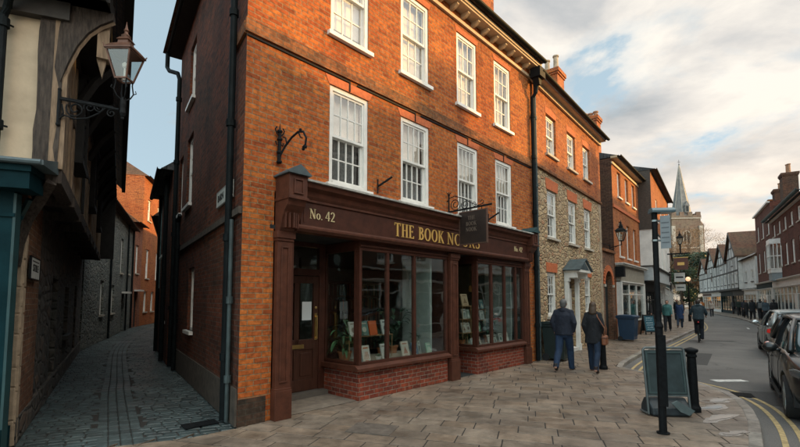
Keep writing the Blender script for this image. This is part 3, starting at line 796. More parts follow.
def block(q, z, gp_=.1):
    cx = sum(p[0] for p in q)/4; cy = sum(p[1] for p in q)/4
    o = [lerp2(p, (cx, cy), .07) for p in q]; n = [lerp2(p, (cx, cy), .22) for p in q]
    st.add([(p[0], p[1], z) for p in n]+[(p[0], p[1], z-.010) for p in o]+[(p[0], p[1], -.03) for p in o], [(0, 1, 2, 3)]+[(i, (i+1) % 4, 4+(i+1) % 4, 4+i) for i in range(4)]+[(4+i, 4+(i+1) % 4, 8+(i+1) % 4, 8+i) for i in range(4)])
for i in range(nA-1):
    n = 22; cuts = [0]
    while cuts[-1] < 1: cuts.append(cuts[-1]+rg.uniform(.038, .07))
    cuts[-1] = 1.0
    wob = lambda: rg.uniform(-.10, .10)
    for j in range(len(cuts)-1):
        a, b = cuts[j], cuts[j+1]
        if .425 < (a+b)/2 < .565: continue
        kk = rg.uniform(.72, 1.15); st.tint = tuple(x*kk for x in rg.choice(TSET))
        z = rg.uniform(-.022, -.012)
        block([lerp2(AL2[i], AR2[i], a), lerp2(AL2[i], AR2[i], b), lerp2(AL2[i+1], AR2[i+1], b), lerp2(AL2[i+1], AR2[i+1], a)], z)
    for k in range(4):
        if i % 2: continue
        j2 = min(i+2, nA-1); kk = rg.uniform(.85, 1.1); st.tint = (1.03*kk, 1.01*kk, kk)
        a, b = .425+k*.035, .425+(k+1)*.035
        block([lerp2(AL2[i], AR2[i], a), lerp2(AL2[i], AR2[i], b), lerp2(AL2[j2], AR2[j2], b), lerp2(AL2[j2], AR2[j2], a)], -.018)
structure(st.build('alley_cobbles', M['sett']))
# puddles on the worn slabs
pud, ntp, bp = new_mat('standing water'); bp.inputs['Base Color'].default_value = (.05, .045, .04, 1); bp.inputs['Roughness'].default_value = .05; bp.inputs['Specular IOR Level'].default_value = .5
def puddle(cx, cy, rx, ry, a, seed):
    rg = random.Random(seed); mb = MB(); n = 26; P = []
    ph = [rg.uniform(0, 6.28) for _ in range(4)]
    for i in range(n):
        t = 2*math.pi*i/n; k = 1+.22*math.sin(2*t+ph[0])+.16*math.sin(3*t+ph[1])+.1*math.sin(5*t+ph[2])
        x, y = rx*k*math.cos(t), ry*k*math.sin(t); P.append((cx+x*math.cos(a)-y*math.sin(a), cy+x*math.sin(a)+y*math.cos(a)))
    mb.prism(P, -.004, .0055); structure(mb.build('puddle', pud))
    dm_ = MB(); Q_ = [(cx+(p[0]-cx)*1.55+rg.uniform(-.02, .02), cy+(p[1]-cy)*1.9+rg.uniform(-.02, .02)) for p in P]; dm_.prism(Q_, -.004, .0028); structure(dm_.build('damp_patch', plain('damp stone', (.085, .070, .056), .16, var=.35, scale=14)))
puddle(4.95, 6.95, .20, .085, .25, 1); puddle(5.35, 7.42, .24, .07, .15, 2); puddle(4.62, 6.35, .22, .07, .4, 3); puddle(4.25, 5.62, .13, .05, .3, 4)
# ------------------------------------------------------------------ the bookshop
BS = thing('brick_house', 'orange brick corner house with oxblood bookshop front and eight white sash windows', 'house', (C0[0], C0[1], 0), R(90-A1))
L1 = 8.70; EH = 8.28
holes = [(.485, 8.25, -1, 3.3)]
cols1 = [(1.47, .86), (3.19, .86), (5.06, .82), (6.69, .82)]
for x, wd in cols1: holes += [(x, x+wd, 3.62, 5.30), (x, x+wd, 6.20, 7.92)]
w_ = MB(); wall_mb(w_, 0, L1, 0, EH, holes, 0, .12); w_.build('wall', M['brick_main'], BS)
for i, (x, wd) in enumerate(cols1):
    window(BS, x, 3.62, wd, 1.68, 4, 2, inset=.02, drop=(.5, .5, .5, .52)[i])
    window(BS, x, 6.20, wd, 1.72, 3, 2, inset=.02, drop=(.9, .97, .97, .97)[i])
# corner pier stone base, brick band, thin black strips under the band dropping to the window heads
b = MB(); b.box(.0, .40, -.02, -.003, 0, .36); b.build('pier_base', brick('sooty base brick', (.075, .045, .03), (.04, .032, .024), (.07, .06, .045), stain=.6, dark=(.02, .022, .016), stainscale=2.5), BS)
b = MB(); b.box(-.03, L1, -.035, -.003, 5.52, 5.72); b.build('band_course', M['band'], BS)
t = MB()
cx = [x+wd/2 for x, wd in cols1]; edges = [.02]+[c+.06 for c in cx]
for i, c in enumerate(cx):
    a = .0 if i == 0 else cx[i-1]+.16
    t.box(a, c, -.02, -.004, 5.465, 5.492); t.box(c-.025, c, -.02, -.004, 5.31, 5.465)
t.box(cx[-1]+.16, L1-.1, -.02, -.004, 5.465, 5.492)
t.build('black_strip', M['blackpaint'], BS)
for x, wd in cols1:
    v = MB(); v.extr([(x-.02, 5.303), (x+wd+.02, 5.303), (x+wd+.10, 5.45), (x-.10, 5.45)], -.008, .004); v.build('window_arch', M['rubbed'], BS)
    v = MB(); v.extr([(x-.02, 7.923), (x+wd+.02, 7.923), (x+wd+.08, 8.05), (x-.08, 8.05)], -.008, .004); v.build('window_arch', M['rubbed'], BS)
# eaves cornice with dentil brackets
creamy = plain('cream cornice paint', (.46, .34, .21), .6, var=.15)
c = MB(); c.box(-.1, L1+.1, -.06, -.003, EH-.14, EH-.06); c.box(-.1, L1+.1, -.30, .05, EH+.10, EH+.15); c.box(-.1, L1+.1, -.33, -.28, EH+.15, EH+.24)
co_ = c.build('cornice', creamy, BS)
for i in range(21):
    d = MB(); x = .1+i*.425; d.extrx([(-.24, EH+.10), (-.24, EH+.05), (-.14, EH-.01), (-.003, EH-.03), (-.003, EH+.10)], x, x+.08); d.build('cornice_bracket', creamy, co_)
c = MB(); c.box(-.1, L1+.1, -.03, -.003, EH-.06, EH+.10); c.build('frieze', M['brick_main'], BS)
gutter(BS, -.15, L1+.12, -.43, EH+.30)
# side wall along the alley
SA = 78.0; SL = 6.9; far = (SL*math.cos(R(SA)), SL*math.sin(R(SA)))
sw = MB(); sh = [(SL-5.25, SL-4.42, 6.35, 7.85), (SL-5.25, SL-4.42, 3.88, 5.55), (SL-4.45, SL-3.75, 1.05, 2.4), (SL-6.5, SL-5.9, 3.88, 5.4)]
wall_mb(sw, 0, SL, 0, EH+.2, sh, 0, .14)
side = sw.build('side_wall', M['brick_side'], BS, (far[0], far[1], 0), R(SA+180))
for i, h_ in enumerate(sh):
    window(side, h_[0], h_[2], h_[1]-h_[0], h_[3]-h_[2], 3, 2, inset=.06, drop=.0 if i == 2 else .4)
s2 = MB(); s2.box(0, SL-.02, -.05, -.003, 2.90, 3.0); s2.box(0, SL-.02, -.03, -.003, 0, .5); s2.build('string_course', plain('sooty stone string', (.07, .055, .042), .9, var=.4), side)
b = MB(); b.box(SL-.85, SL-.002, -.04, -.003, 5.50, 5.68); b.build('band_course', M['band'], side)
g = gutter(side, -.2, SL+.35, -.32, EH+.28)
s2 = MB(); s2.box(-.2, SL+.3, -.30, .0, EH+.20, EH+.24); s2.build('soffit', M['timberdark'], side)
downpipe(side, [(SL-.42, -.09, 0.02), (SL-.42, -.09, EH+.1)], r=.05, brackets=[(SL-.42, -.09, z) for z in (.9, 2.6, 4.3, 6.0, 7.6)])
downpipe(side, [(SL-.30, -.07, 0.02), (SL-.30, -.07, 2.85)], 'pipeteal', r=.03, brackets=[(SL-.30, -.07, z) for z in (.6, 1.7)])
downpipe(side, [(SL-6.35, -.1, .02), (SL-6.35, -.1, 7.55), (SL-6.45, -.14, 7.75), (SL-6.85, -.30, 7.95), (SL-7.0, -.34, 8.1), (SL-7.0, -.34, 8.8)], r=.055, brackets=[(SL-6.35, -.1, z) for z in (1.5, 3.4, 5.3, 7)])
downpipe(side, [(SL-5.6, -.1, .02), (SL-5.6, -.1, 3.6), (SL-5.4, -.1, 3.75)], r=.045, brackets=[(SL-5.6, -.1, z) for z in (1.2, 3.0)])
# back and party walls
s = MB(); s.quad((far[0], far[1], 0), (L1, far[1], 0), (L1, far[1], EH+.2), (far[0], far[1], EH+.2)); s.build('back_wall', M['brick_side'], BS)
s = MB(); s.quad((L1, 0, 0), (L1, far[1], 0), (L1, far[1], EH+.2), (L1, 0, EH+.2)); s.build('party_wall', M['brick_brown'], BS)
s = MB(); s.add([(.25, .3, 3.40), (L1-.05, .3, 3.40), (L1-.05, 6.6, 3.40), (1.6, 6.6, 3.40)], [(0, 1, 2, 3)]); s.add([(.3, .35, 5.75), (L1-.05, .35, 5.75), (L1-.05, 6.6, 5.75), (1.6, 6.6, 5.75)], [(0, 1, 2, 3)])
s.box(1.0, L1-.1, 1.5, 1.55, 3.41, 8.1); s.build('inner_floor', M['dark'], BS)
r = MB(); o = .42; zr = EH+.26
A_, B_, C_, D_ = (-.5, -o, zr), (L1+.12, -o, zr), (L1+.12, far[1]+.3, zr), (far[0]-.4, far[1]+.3, zr)
E_, F_ = (2.9, 3.4, 10.6), (L1+.12, 3.4, 10.6)
r.add([A_, B_, C_, D_, E_, F_], [(0, 1, 5, 4), (1, 2, 5), (2, 3, 4, 5), (3, 0, 4), (0, 3, 2, 1)])
r.build('roof', M['tile'], BS)
chimney(BS, 7.62, 1.18, 8.6, 12.6, .78, .85, 'brick_two', 3)
# rainwater head and pipe between this house and the next
dp = MB(); dp.box(L1-.22, L1+.12, -.42, -.12, EH-.22, EH+.06); dp.extr([(L1-.16, EH-.22), (L1+.06, EH-.22), (L1, EH-.42), (L1-.10, EH-.42)], -.34, -.16)
hp = dp.build('rainwater_head', M['blackpaint'], BS)
downpipe(BS, [(L1-.05, -.25, EH-.3), (L1-.05, -.2, EH-.6), (L1-.05, -.09, EH-.75), (L1-.05, -.09, .02)], r=.055, brackets=[(L1-.05, -.09, z) for z in (1, 2.6, 4.2, 5.8, 7)])

# --- shopfront
mr, ml = M['maroon'], M['maroonlite']
def panelled(name, x0, x1, z0, z1, y, parent, plinth=.44):
    p = MB(); p.box(x0, x1, y, -.003, 0, z1)
    p.box(x0-.015, x1+.015, y-.03, -.003, 0, plinth-.03); p.box(x0-.01, x1+.01, y-.02, -.003, plinth-.03, plinth)
    p.box(x0-.03, x1+.03, y-.04, -.003, z1-.10, z1); p.box(x0-.015, x1+.015, y-.02, -.003, z1-.14, z1-.10)
    a, b, c, d = x0+.055, x1-.055, plinth+.10, z1-.24
    for q in ((a, a+.022, c, d), (b-.022, b, c, d), (a, b, c-.022, c), (a, b, d, d+.022)): p.box(q[0], q[1], y-.018, y, q[2], q[3])
    return p.build(name, ml, parent, bevel=.004)
for x0, wp in ((.50, .24), (4.64, .27), (7.95, .27)): panelled('pilaster', x0, x0+wp, 0, 2.70, -.10, BS)
for x0, capm in ((.50, 'lead'), (7.90, 'tealtrim')):
    k = MB()
    k.extrx([(-.003, 2.70), (-.13, 2.70), (-.17, 2.76), (-.19, 2.86), (-.25, 2.98), (-.33, 3.06), (-.35, 3.12), (-.38, 3.16), (-.38, 3.50), (-.003, 3.50)], x0, x0+.30)
    k.box(x0-.015, x0+.315, -.40, -.003, 3.14, 3.18)
    k.box(x0+.07, x0+.23, -.40, -.38, 3.22, 3.24); k.box(x0+.07, x0+.23, -.40, -.38, 3.42, 3.44); k.box(x0+.07, x0+.09, -.40, -.38, 3.24, 3.42); k.box(x0+.21, x0+.23, -.40, -.38, 3.24, 3.42)
    for i in range(5): k.box(x0+.03+.05*i, x0+.053+.05*i, -.24-.03*(2-abs(i-2)), -.13, 2.74, 2.96)
    kk = k.build('corbel', ml, BS, bevel=.003)
    k = MB(); k.extr([(x0-.04, 3.50), (x0+.34, 3.50), (x0+.34, 3.52), (x0+.15, 3.65), (x0-.04, 3.52)], -.43, -.003); k.build('corbel_cap', M[capm], kk)
f = MB(); f.box(.81, 7.92, -.20, -.003, 2.82, 3.22); fa = f.build('fascia', mr, BS)
f = MB()
f.extrx([(-.003, 3.22), (-.21, 3.22), (-.24, 3.26), (-.26, 3.33), (-.34, 3.37), (-.36, 3.44), (-.003, 3.44)], .82, 7.90)
f.box(.82, 7.90, -.225, -.20, 3.18, 3.215); f.extrx([(-.003, 2.72), (-.20, 2.72), (-.24, 2.76), (-.24, 2.79), (-.215, 2.82), (-.003, 2.82)], .74, 7.95)
f.box(.86, .875, -.212, -.2, 2.86, 3.16)
f.build('fascia_moulding', ml, fa)
f = MB(); f.extrx([(-.003, 3.445), (-.40, 3.445), (-.40, 3.475), (-.003, 3.54)], .80, 7.93); f.build('lead_ledge', M['ledge'], fa)
for tx_, x_ in (('No.', .96), ('42', 1.255)): t = MB(); serif_text(t, tx_, x_, 2.935, .15, -.212, -.201, 1.0, .05); t.build('shop_number', M['goldpale'], fa)
for tx_, x_, w__ in (('THE', 2.80, .93), ('BOOK', 3.47, .97), ('NOOKS', 4.38, 1.20)):
    t = MB(); serif_text(t, tx_, x_, 2.865, .25, -.214, -.201, w__, .07); t.build('shop_name', M['gold'], fa)
for tx_, x_ in (('No.', 7.20), ('42', 7.47)): t = MB(); serif_text(t, tx_, x_, 2.95, .13, -.212, -.201, 1.0, .05); t.build('shop_number', M['goldpale'], fa)
# lobby and bay ceilings, interior
inn = MB()
inn.prism([(.42, 0), (8.27, 0), (8.27, 5.6), (1.35, 5.6)], 2.74, 2.80); inn.prism([(.42, .01), (8.27, .01), (8.27, 5.6), (1.35, 5.6)], -.02, .004)
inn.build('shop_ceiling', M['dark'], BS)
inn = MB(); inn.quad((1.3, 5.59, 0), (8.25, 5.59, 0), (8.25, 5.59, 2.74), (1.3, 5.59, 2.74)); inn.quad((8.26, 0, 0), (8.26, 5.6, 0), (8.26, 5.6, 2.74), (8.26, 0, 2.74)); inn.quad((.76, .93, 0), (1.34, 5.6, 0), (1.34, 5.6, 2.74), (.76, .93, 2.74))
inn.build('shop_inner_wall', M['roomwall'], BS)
def bay(x0, x1, mull, nm, z_st=.50):
    root = bpy.data.objects.new('bay_window', None); COL.objects.link(root); root.parent = BS
    s = MB(); s.box(x0, x1, -.04, .10, .0, z_st); s.box(x0, x0+.1, .10, .93, .0, z_st); s.build('stallriser', M['brick_stall'], root)
    s = MB(); s.extrx([(-.13, z_st), (-.13, z_st+.045), (-.06, z_st+.09), (.12, z_st+.09), (.12, z_st)], x0-.09, x1+.02); s.box(x0-.09, x0+.12, .12, .95, z_st, z_st+.08); s.build('sill', ml, root)
    fr = MB(); zt = 2.56; zb = z_st+.09
    for q in [x0+.03]+mull+[x1-.03]: fr.box(q-.028, q+.028, -.055, .02, zb, zt)
    fr.box(x0, x1, -.06, .02, zt, zt+.17); fr.box(x0, x1, -.05, .02, zb, zb+.05); fr.box(x0, x1, -.09, -.06, zt+.06, zt+.10)
    for q in (.06, .92): fr.box(x0, x0+.06, q-.03, q+.03, zb, zt)
    fr.box(x0, x0+.06, .02, .95, zt, zt+.17); fr.box(x0, x0+.06, .02, .95, zb, zb+.05)
    fr.build('window_frame', mr, root, bevel=.003)
    g = MB(); g.box(x0+.05, x1-.05, -.018, -.012, zb+.04, zt+.01); g.box(x0+.02, x0+.026, .04, .92, zb+.04, zt+.01); g.build('pane', M['shopglass'], root)
    d = MB(); d.box(x0+.1, x1, .10, 1.05, z_st+.03, z_st+.075); d.build('window_board', plain('pale display board', (.36, .30, .22), .7), root)
    return root
bay(2.10, 4.58, [2.80, 3.54], 'a'); bay(5.70, 7.95, [6.36, 6.98, 7.55], 'b', .52)
s = MB(); s.box(4.30, 4.36, .2, 1.0, .58, 2.6); s.box(7.70, 7.76, .2, 1.0, .6, 2.6); s.build('display_end_panel', plain('pale sage panel', (.36, .40, .37), .8, var=.1), BS)
# recessed doors
def shopdoor(x0, xw, yy, parent, first):
    x1 = x0+xw
    j = MB(); j.box(x0-.28, x0, yy, yy+.1, 0, 2.74); j.box(x1, x1+.13, yy, yy+.1, 0, 2.74); j.box(x0, x1, yy-.01, yy+.1, 2.14, 2.26); j.box(x0, x1, yy, yy+.1, 2.66, 2.74)
    j.build('door_frame', mr, parent, bevel=.003)
    g = MB(); g.box(x0, x1, yy+.04, yy+.046, 2.26, 2.66); g.build('fanlight', M['shopglass'], parent)
    d = MB(); y0, y1 = yy+.02, yy+.07; st = .11; zm = .93
    d.box(x0, x0+st, y0, y1, .10, 2.13); d.box(x1-st, x1, y0, y1, .10, 2.13); d.box(x0+st, x1-st, y0, y1, .10, .30); d.box(x0+st, x1-st, y0, y1, 2.0, 2.13); d.box(x0+st, x1-st, y0, y1, zm-.11, zm+.07)
    cxm = (x0+x1)/2; d.box(cxm-.05, cxm+.05, y0, y1, .30, 2.0)
    d.box(x0+st, x1-st, y0+.02, y0+.04, .30, zm-.11)
    for a, b2_ in ((x0+st+.04, cxm-.09), (cxm+.09, x1-st-.04)):
        d.box(a, b2_, y0+.006, y0+.02, .36, zm-.17)
    dd = d.build('door', M['doorwood'], parent, bevel=.004)
    g = MB(); g.box(x0+st, x1-st, y0+.02, y0+.026, zm+.07, 2.0); g.build('door_pane', M['shopglass'], dd)
    if first:
        k = MB(); k.box(cxm-.15, cxm+.15, y0-.008, y0, .845, .915); k.box(cxm-.11, cxm+.11, y0-.014, y0-.008, .862, .898); k.build('letterbox', M['brass'], dd)
        k = MB(); k.tube([(x1-.06, y0-.045, 1.0), (x1-.06, y0-.045, 1.42)], .013, 8); k.box(x1-.085, x1-.035, y0-.008, y0, .98, 1.46)
        k.tube([(x1-.06, y0-.045, 1.02), (x1-.06, y0, 1.02)], .011, 6); k.tube([(x1-.06, y0-.045, 1.40), (x1-.06, y0, 1.40)], .011, 6); k.build('door_pull', M['brass'], dd)
        k = MB(); k.lathe([(.024, 0), (.024, -.01), (.012, -.014)], (x1-.06, y0, 1.56), 10, 'y'); k.build('lock', M['brass'], dd)
    m = MB(); m.box(x0-.1, x1+.1, yy-.16, yy+.1, 0.004, .095); m.build('threshold', plain('dark stone step', (.10, .085, .07), .8), parent)
shopdoor(1.04, .92, .90, BS, True); shopdoor(4.98, .62, .92, BS, False)
for a_, b_, c_ in ((.74, .765, -.10), (4.62, 4.66, 0)): lw = MB(); lw.box(a_, b_, c_, .92, 0, 2.74); lw.build('lobby_wall', mr, BS)
ft = MB(); ft.box(.76, 2.09, 0.0, .75, .004, .012); ft.build('lobby_floor', plain('lobby stone', (.20, .165, .13), .7, var=.3), BS)
# white notice behind the door pane
def inbs(x, y, z):
    v = Matrix.Rotation(R(90-A1), 4, 'Z') @ Vector((x, y, z)); return (v.x+C0[0], v.y+C0[1], v.z)
n = MB(); n.box(-.10, .10, -.003, .0, 0, .33); o = n.build('paper_notice', plain('white paper', (.66, .70, .70), .8, var=.03), None, inbs(1.70, .915, 1.34), R(90-A1)); tag(o, 'blank white paper notice on the glass of the bookshop door', 'notice')

# shelves inside
def bookcase(x, y, w, h, rz, label, seed, n=5):
    t = thing('bookcase', label, 'bookcase', inbs(x, y, .004), R(90-A1)+rz)
    rg = random.Random(seed); s = MB()
    s.box(-w/2, -w/2+.03, 0, .28, 0, h); s.box(w/2-.03, w/2, 0, .28, 0, h); s.box(-w/2, w/2, .26, .28, 0, h)
    for i in range(n+1): s.box(-w/2+.03, w/2-.03, 0, .26, .04+i*(h-.07)/n, .065+i*(h-.07)/n)
    s.build('shelving', plain('shelf wood', (.12, .07, .04), .6), t)
    pal = [(.30, .24, .17), (.12, .05, .03), (.05, .10, .11), (.35, .32, .26), (.08, .12, .07), (.28, .10, .04), (.10, .10, .12)]
    ms = [plain('book spine %d' % i, c, .7) for i, c in enumerate(pal)]
    b = MB()
    for i in range(n):
        q = -w/2+.05; z = .066+i*(h-.07)/n
        while q < w/2-.08:
            tk = rg.uniform(.02, .05); hh = rg.uniform(.55, .85)*(h/n); b.cur = rg.randrange(7)
            if rg.random() > .08: b.box(q, q+tk-.002, .03, .22, z, z+hh)
            q += tk
    o = b.build('row_of_books', ms, t); o['kind'] = 'stuff'
bookcase(3.2, 5.2, 2.4, 2.3, 0, 'tall wooden bookcase on the back wall behind the large left shop window', 1)
bookcase(6.6, 5.2, 2.4, 2.3, 0, 'tall wooden bookcase on the back wall behind the right shop window', 2)
bookcase(8.0, 3.2, 1.8, 2.1, R(-90), 'wooden bookcase along the right end wall of the bookshop', 3)
# display furniture
def stand(x, y, w, zs, label):
    t = thing('display_stand', label, 'display stand', inbs(x, y, .58), R(90-A1)); wd = plain('honey display wood', (.38, .22, .10), .5)
    for z in zs: s = MB(); s.box(-w/2, w/2, 0, .20, z-.015, z); s.build('shelf', wd, t)
    s = MB()
    for q in (-w/2+.01, w/2-.02):
        for yy in (.005, .18): s.box(q, q+.012, yy, yy+.012, 0, zs[-1]-.015)
    s.build('stand_legs', wd, t)
stand(2.93, .52, 1.15, (.44,), 'low wooden display shelf holding four books behind the left shop window')
stand(5.98, .42, .38, (.33, .66, .98), 'narrow three tier book stand in the left corner of the right shop window')
stand(6.72, .55, .60, (.30, .60, .88), 'wide three tier book stand in the middle of the right shop window')
def book(x, y, z, w, h, cover, deco, label, tilt=14, yaw=0, grp='books on show in the shop windows'):
    m = plain('cover %.2f %.2f %.2f' % cover, cover, .5, var=.05)
    w, h = w*1.1, h*1.1
    b = MB(); b.box(-w/2, w/2, 0, .004, 0, h); b.box(-w/2, w/2, .022, .026, 0, h); b.box(-w/2-.001, -w/2+.004, .0, .026, 0, h)
    o = b.build('book', m, None, inbs(x, y, z), rot=(R(-tilt), 0, R(90-A1+yaw)))
    tag(o, label, 'book', grp)
    p = MB(); p.box(-w/2+.004, w/2-.003, .004, .022, .003, h-.003); p.build('pages', plain('paper edges', (.62, .57, .47), .9), o)
    if deco:
        dm = plain('deco %.2f %.2f %.2f' % deco, deco, .6, var=.1); d = MB(); rg = random.Random(int(x*971+z*37))
        k = rg.randrange(3)
        d.box(-w*.32, w*.32, -.002, -.0005, h*.80, h*.88)
        if k == 0: d.lathe([(w*.26, 0), (w*.26, -.002), (w*.1, -.0022)], (0, 0, h*.42), 14, 'y')
        elif k == 1: d.extr([(-w*.3, h*.18), (w*.3, h*.18), (0, h*.66)], -.002, -.0005)
        else:
            for i in range(4): d.tube([(-w*.28+i*w*.18, -.001, h*.15), (-w*.1+i*w*.1, -.001, h*.62)], .005, 4)
        d.box(-w*.2, w*.2, -.002, -.0005, h*.06, h*.10); d.build('cover_print', dm, o)
P_ = (.56, .52, .45)
for a in [
 (2.47, .50, 1.03, .17, .25, P_, (.25, .18, .14), 'cream book at the left end of the wooden display shelf'),
 (2.74, .50, 1.03, .18, .25, (.12, .20, .17), (.45, .42, .34), 'sage green book second along the wooden display shelf'),
 (2.97, .50, 1.03, .18, .25, (.55, .10, .02), None, 'plain bright orange book on the wooden display shelf'),
 (3.30, .50, 1.03, .18, .26, (.50, .50, .47), (.08, .09, .10), 'off white book at the right end of the wooden display shelf'),
 (2.32, .18, .585, .17, .25, (.10, .15, .14), (.3, .3, .25), 'dark green book at the far left of the left window board'),
 (2.54, .22, .585, .17, .27, P_, (.50, .14, .05), 'cream book with a rust motif standing below the display shelf'),
 (3.02, .22, .585, .17, .27, (.56, .54, .49), (.30, .26, .2), 'pale cream book beside the small white plant pot'),
 (3.62, .25, .585, .19, .27, (.58, .52, .44), (.45, .20, .14), 'pinkish cream book in front of the middle pane of the left window'),
 (3.90, .25, .585, .17, .23, (.06, .13, .20), (.35, .4, .42), 'navy blue book on the left window board'),
 (4.10, .30, .585, .08, .24, (.30, .34, .30), (.1, .1, .1), 'thin grey green book near the right end of the left window'),
 (4.24, .16, .585, .15, .21, (.28, .42, .32), (.55, .55, .45), 'mint green book under the small spiky plant'),
 (5.93, .42, 1.57, .24, .26, (.62, .44, .27), (.3, .18, .1), 'large tan book on the topmost tier of the narrow stand'),
 (5.90, .42, 1.25, .14, .22, (.45, .45, .40), (.1, .15, .12), 'white book with dark strokes on the second tier of the narrow stand'),
 (6.06, .42, 1.25, .13, .21, (.20, .24, .20), (.5, .5, .45), 'olive book on the second tier of the narrow stand'),
 (5.89, .42, .92, .15, .22, (.50, .47, .40), (.2, .12, .08), 'cream book on the lowest shelf of the narrow stand'),
 (6.06, .42, .92, .14, .21, (.42, .40, .34), (.15, .1, .08), 'grey beige book on the lowest shelf of the narrow stand'),
 (5.84, .15, .605, .10, .18, (.55, .54, .50), None, 'small plain white book in the left corner of the right window'),
 (6.10, .15, .605, .15, .20, (.50, .44, .36), (.1, .1, .1), 'buff book standing right of the small plain white book'),
 (6.56, .50, 1.48, .15, .20, (.40, .42, .38), (.1, .12, .1), 'grey book on the top tier of the wide stand'),
 (6.78, .50, 1.48, .16, .22, (.06, .14, .14), (.4, .4, .35), 'dark teal book on the top tier of the wide stand'),
 (6.56, .50, 1.20, .16, .22, (.50, .30, .26), (.5, .5, .45), 'dusty pink book on the second tier of the wide stand'),
 (6.80, .50, 1.20, .17, .22, (.48, .48, .44), (.15, .2, .18), 'pale grey book on the second tier of the wide stand'),
 (6.62, .50, .90, .20, .22, (.10, .22, .14), (.5, .5, .4), 'leaf green book on the lowest shelf of the wide stand'),
 (6.60, .15, .605, .15, .22, (.52, .50, .44), (.2, .1, .05), 'cream book on the right window board left of the second mullion'),
 (6.84, .15, .605, .13, .20, (.40, .42, .36), (.1, .1, .1), 'stone coloured book on the right window board below the wide stand'),
 (7.18, .18, .605, .16, .22, (.48, .46, .42), (.1, .2, .15), 'off white book in front of the dark leafy plant'),
 (7.45, .15, .605, .10, .24, (.58, .56, .50), None, 'slim plain ivory book near the right end of the right window'),
]: book(*a)
# plants
leafm = leafy('houseplant leaf', (.025, .085, .035), (.07, .16, .06), 6.); leafd = leafy('dark houseplant leaf', (.015, .055, .03), (.03, .09, .045), 6.); varieg = leafy('variegated leaf', (.05, .13, .06), (.22, .28, .16), 9.)
terra = plain('terracotta', (.42, .15, .06), .8, var=.15); whitepot = plain('white ceramic pot', (.62, .62, .58), .4, var=.08)
def leafblade(mb, base, az, el, L, w, droop=.6, n=6, fold=.15):
    b = Vector(base); d = Vector((math.cos(az)*math.cos(el), math.sin(az)*math.cos(el), math.sin(el))); sd_ = Vector((-math.sin(az), math.cos(az), 0))
    pts = []
    p = b.copy(); e = el
    for i in range(n+1):
        t = i/n; ww = w*math.sin(math.pi*min(1, t*.92+.06))**.8; pts.append((p-sd_*ww/2+Vector((0, 0, fold*ww)), p.copy(), p+sd_*ww/2+Vector((0, 0, fold*ww))))
        p = p+Vector((math.cos(az)*math.cos(e), math.sin(az)*math.cos(e), math.sin(e)))*L/n; e -= droop/n*2
    vs = [v for q in pts for v in q]; mb.add(vs, [f for i in range(n) for f in ((3*i, 3*i+1, 3*i+4, 3*i+3), (3*i+1, 3*i+2, 3*i+5, 3*i+4))])
def plant(x, y, z, label, pr, ph, potmat, lm, n, L, w, droop, seed, stems=True, base=0., elr=(.4, 1.4)):
    t = thing('potted_plant', label, 'plant', inbs(x, y, z)); rg = random.Random(seed)
    p = MB(); p.lathe([(pr*.72, 0), (pr*.95, ph*.82), (pr*1.06, ph*.82), (pr*1.06, ph), (pr*.9, ph), (pr*.86, ph*.85)], (0, 0, 0), 20); p.build('pot', potmat, t)
    s = MB(); s.lathe([(pr*.85, ph*.86), (pr*.8, ph*.88)], (0, 0, 0), 14); s.build('soil', plain('soil', (.03, .02, .015), .95), t)
    l = MB()
    for i in range(n):
        az = rg.uniform(0, 6.283); el = rg.uniform(*elr)
        h = rg.uniform(0, base); r0 = pr*.3*rg.random()
        c = (r0*math.cos(az), r0*math.sin(az), ph*.85)
        tip = (c[0]+math.cos(az)*h*.35, c[1]+math.sin(az)*h*.35, ph*.85+h)
        if h > .03: l.tube([c, ((c[0]+tip[0])/2, (c[1]+tip[1])/2, ph*.85+h*.6), tip], .003, 5)
        leafblade(l, tip, az, el, L*rg.uniform(.7, 1.15), w*rg.uniform(.8, 1.2), droop*rg.uniform(.7, 1.2))
    l.build('leaves', lm, t, smooth=True); return t
plant(2.42, .72, .58, 'large arching green palm in a terracotta pot at the corner of the left shop window', .13, .17, terra, leafm, 44, .42, .055, 1.3, 1, base=.28)
plant(2.66, .82, .58, 'broad leaved variegated plant behind the terracotta potted palm', .12, .22, whitepot, varieg, 26, .22, .11, .9, 2, base=.42)
plant(2.80, .20, .585, 'tiny succulent in a small white pot on the left window board', .055, .08, whitepot, leafm, 26, .08, .02, .3, 3, elr=(.5, 1.5))
plant(3.46, .80, .58, 'bushy mid green plant behind the wooden display shelf', .10, .14, terra, leafd, 34, .26, .07, 1.1, 4, base=.35)
plant(4.20, .55, .80, 'small dark spiky plant at the right end of the left shop window', .07, .12, whitepot, leafd, 22, .20, .035, .5, 5, elr=(.1, 1.2))
plant(3.84, .85, .58, 'tall dark leafy plant by the second mullion of the left window', .11, .16, terra, leafd, 40, .24, .08, 1.0, 6, base=.75)
plant(7.10, .55, .60, 'tall dark leafy plant beside the wide book stand', .12, .18, terra, leafd, 44, .26, .09, 1.0, 7, base=.55)
plant(6.12, .70, .60, 'low green plant behind the narrow book stand', .09, .12, terra, leafm, 26, .18, .06, 1.0, 8, base=.12)
plant(6.60, .80, .60, 'bright green ferny plant behind the lowest tier of the wide stand', .09, .12, whitepot, leafm, 40, .22, .03, 1.3, 9, base=.08)
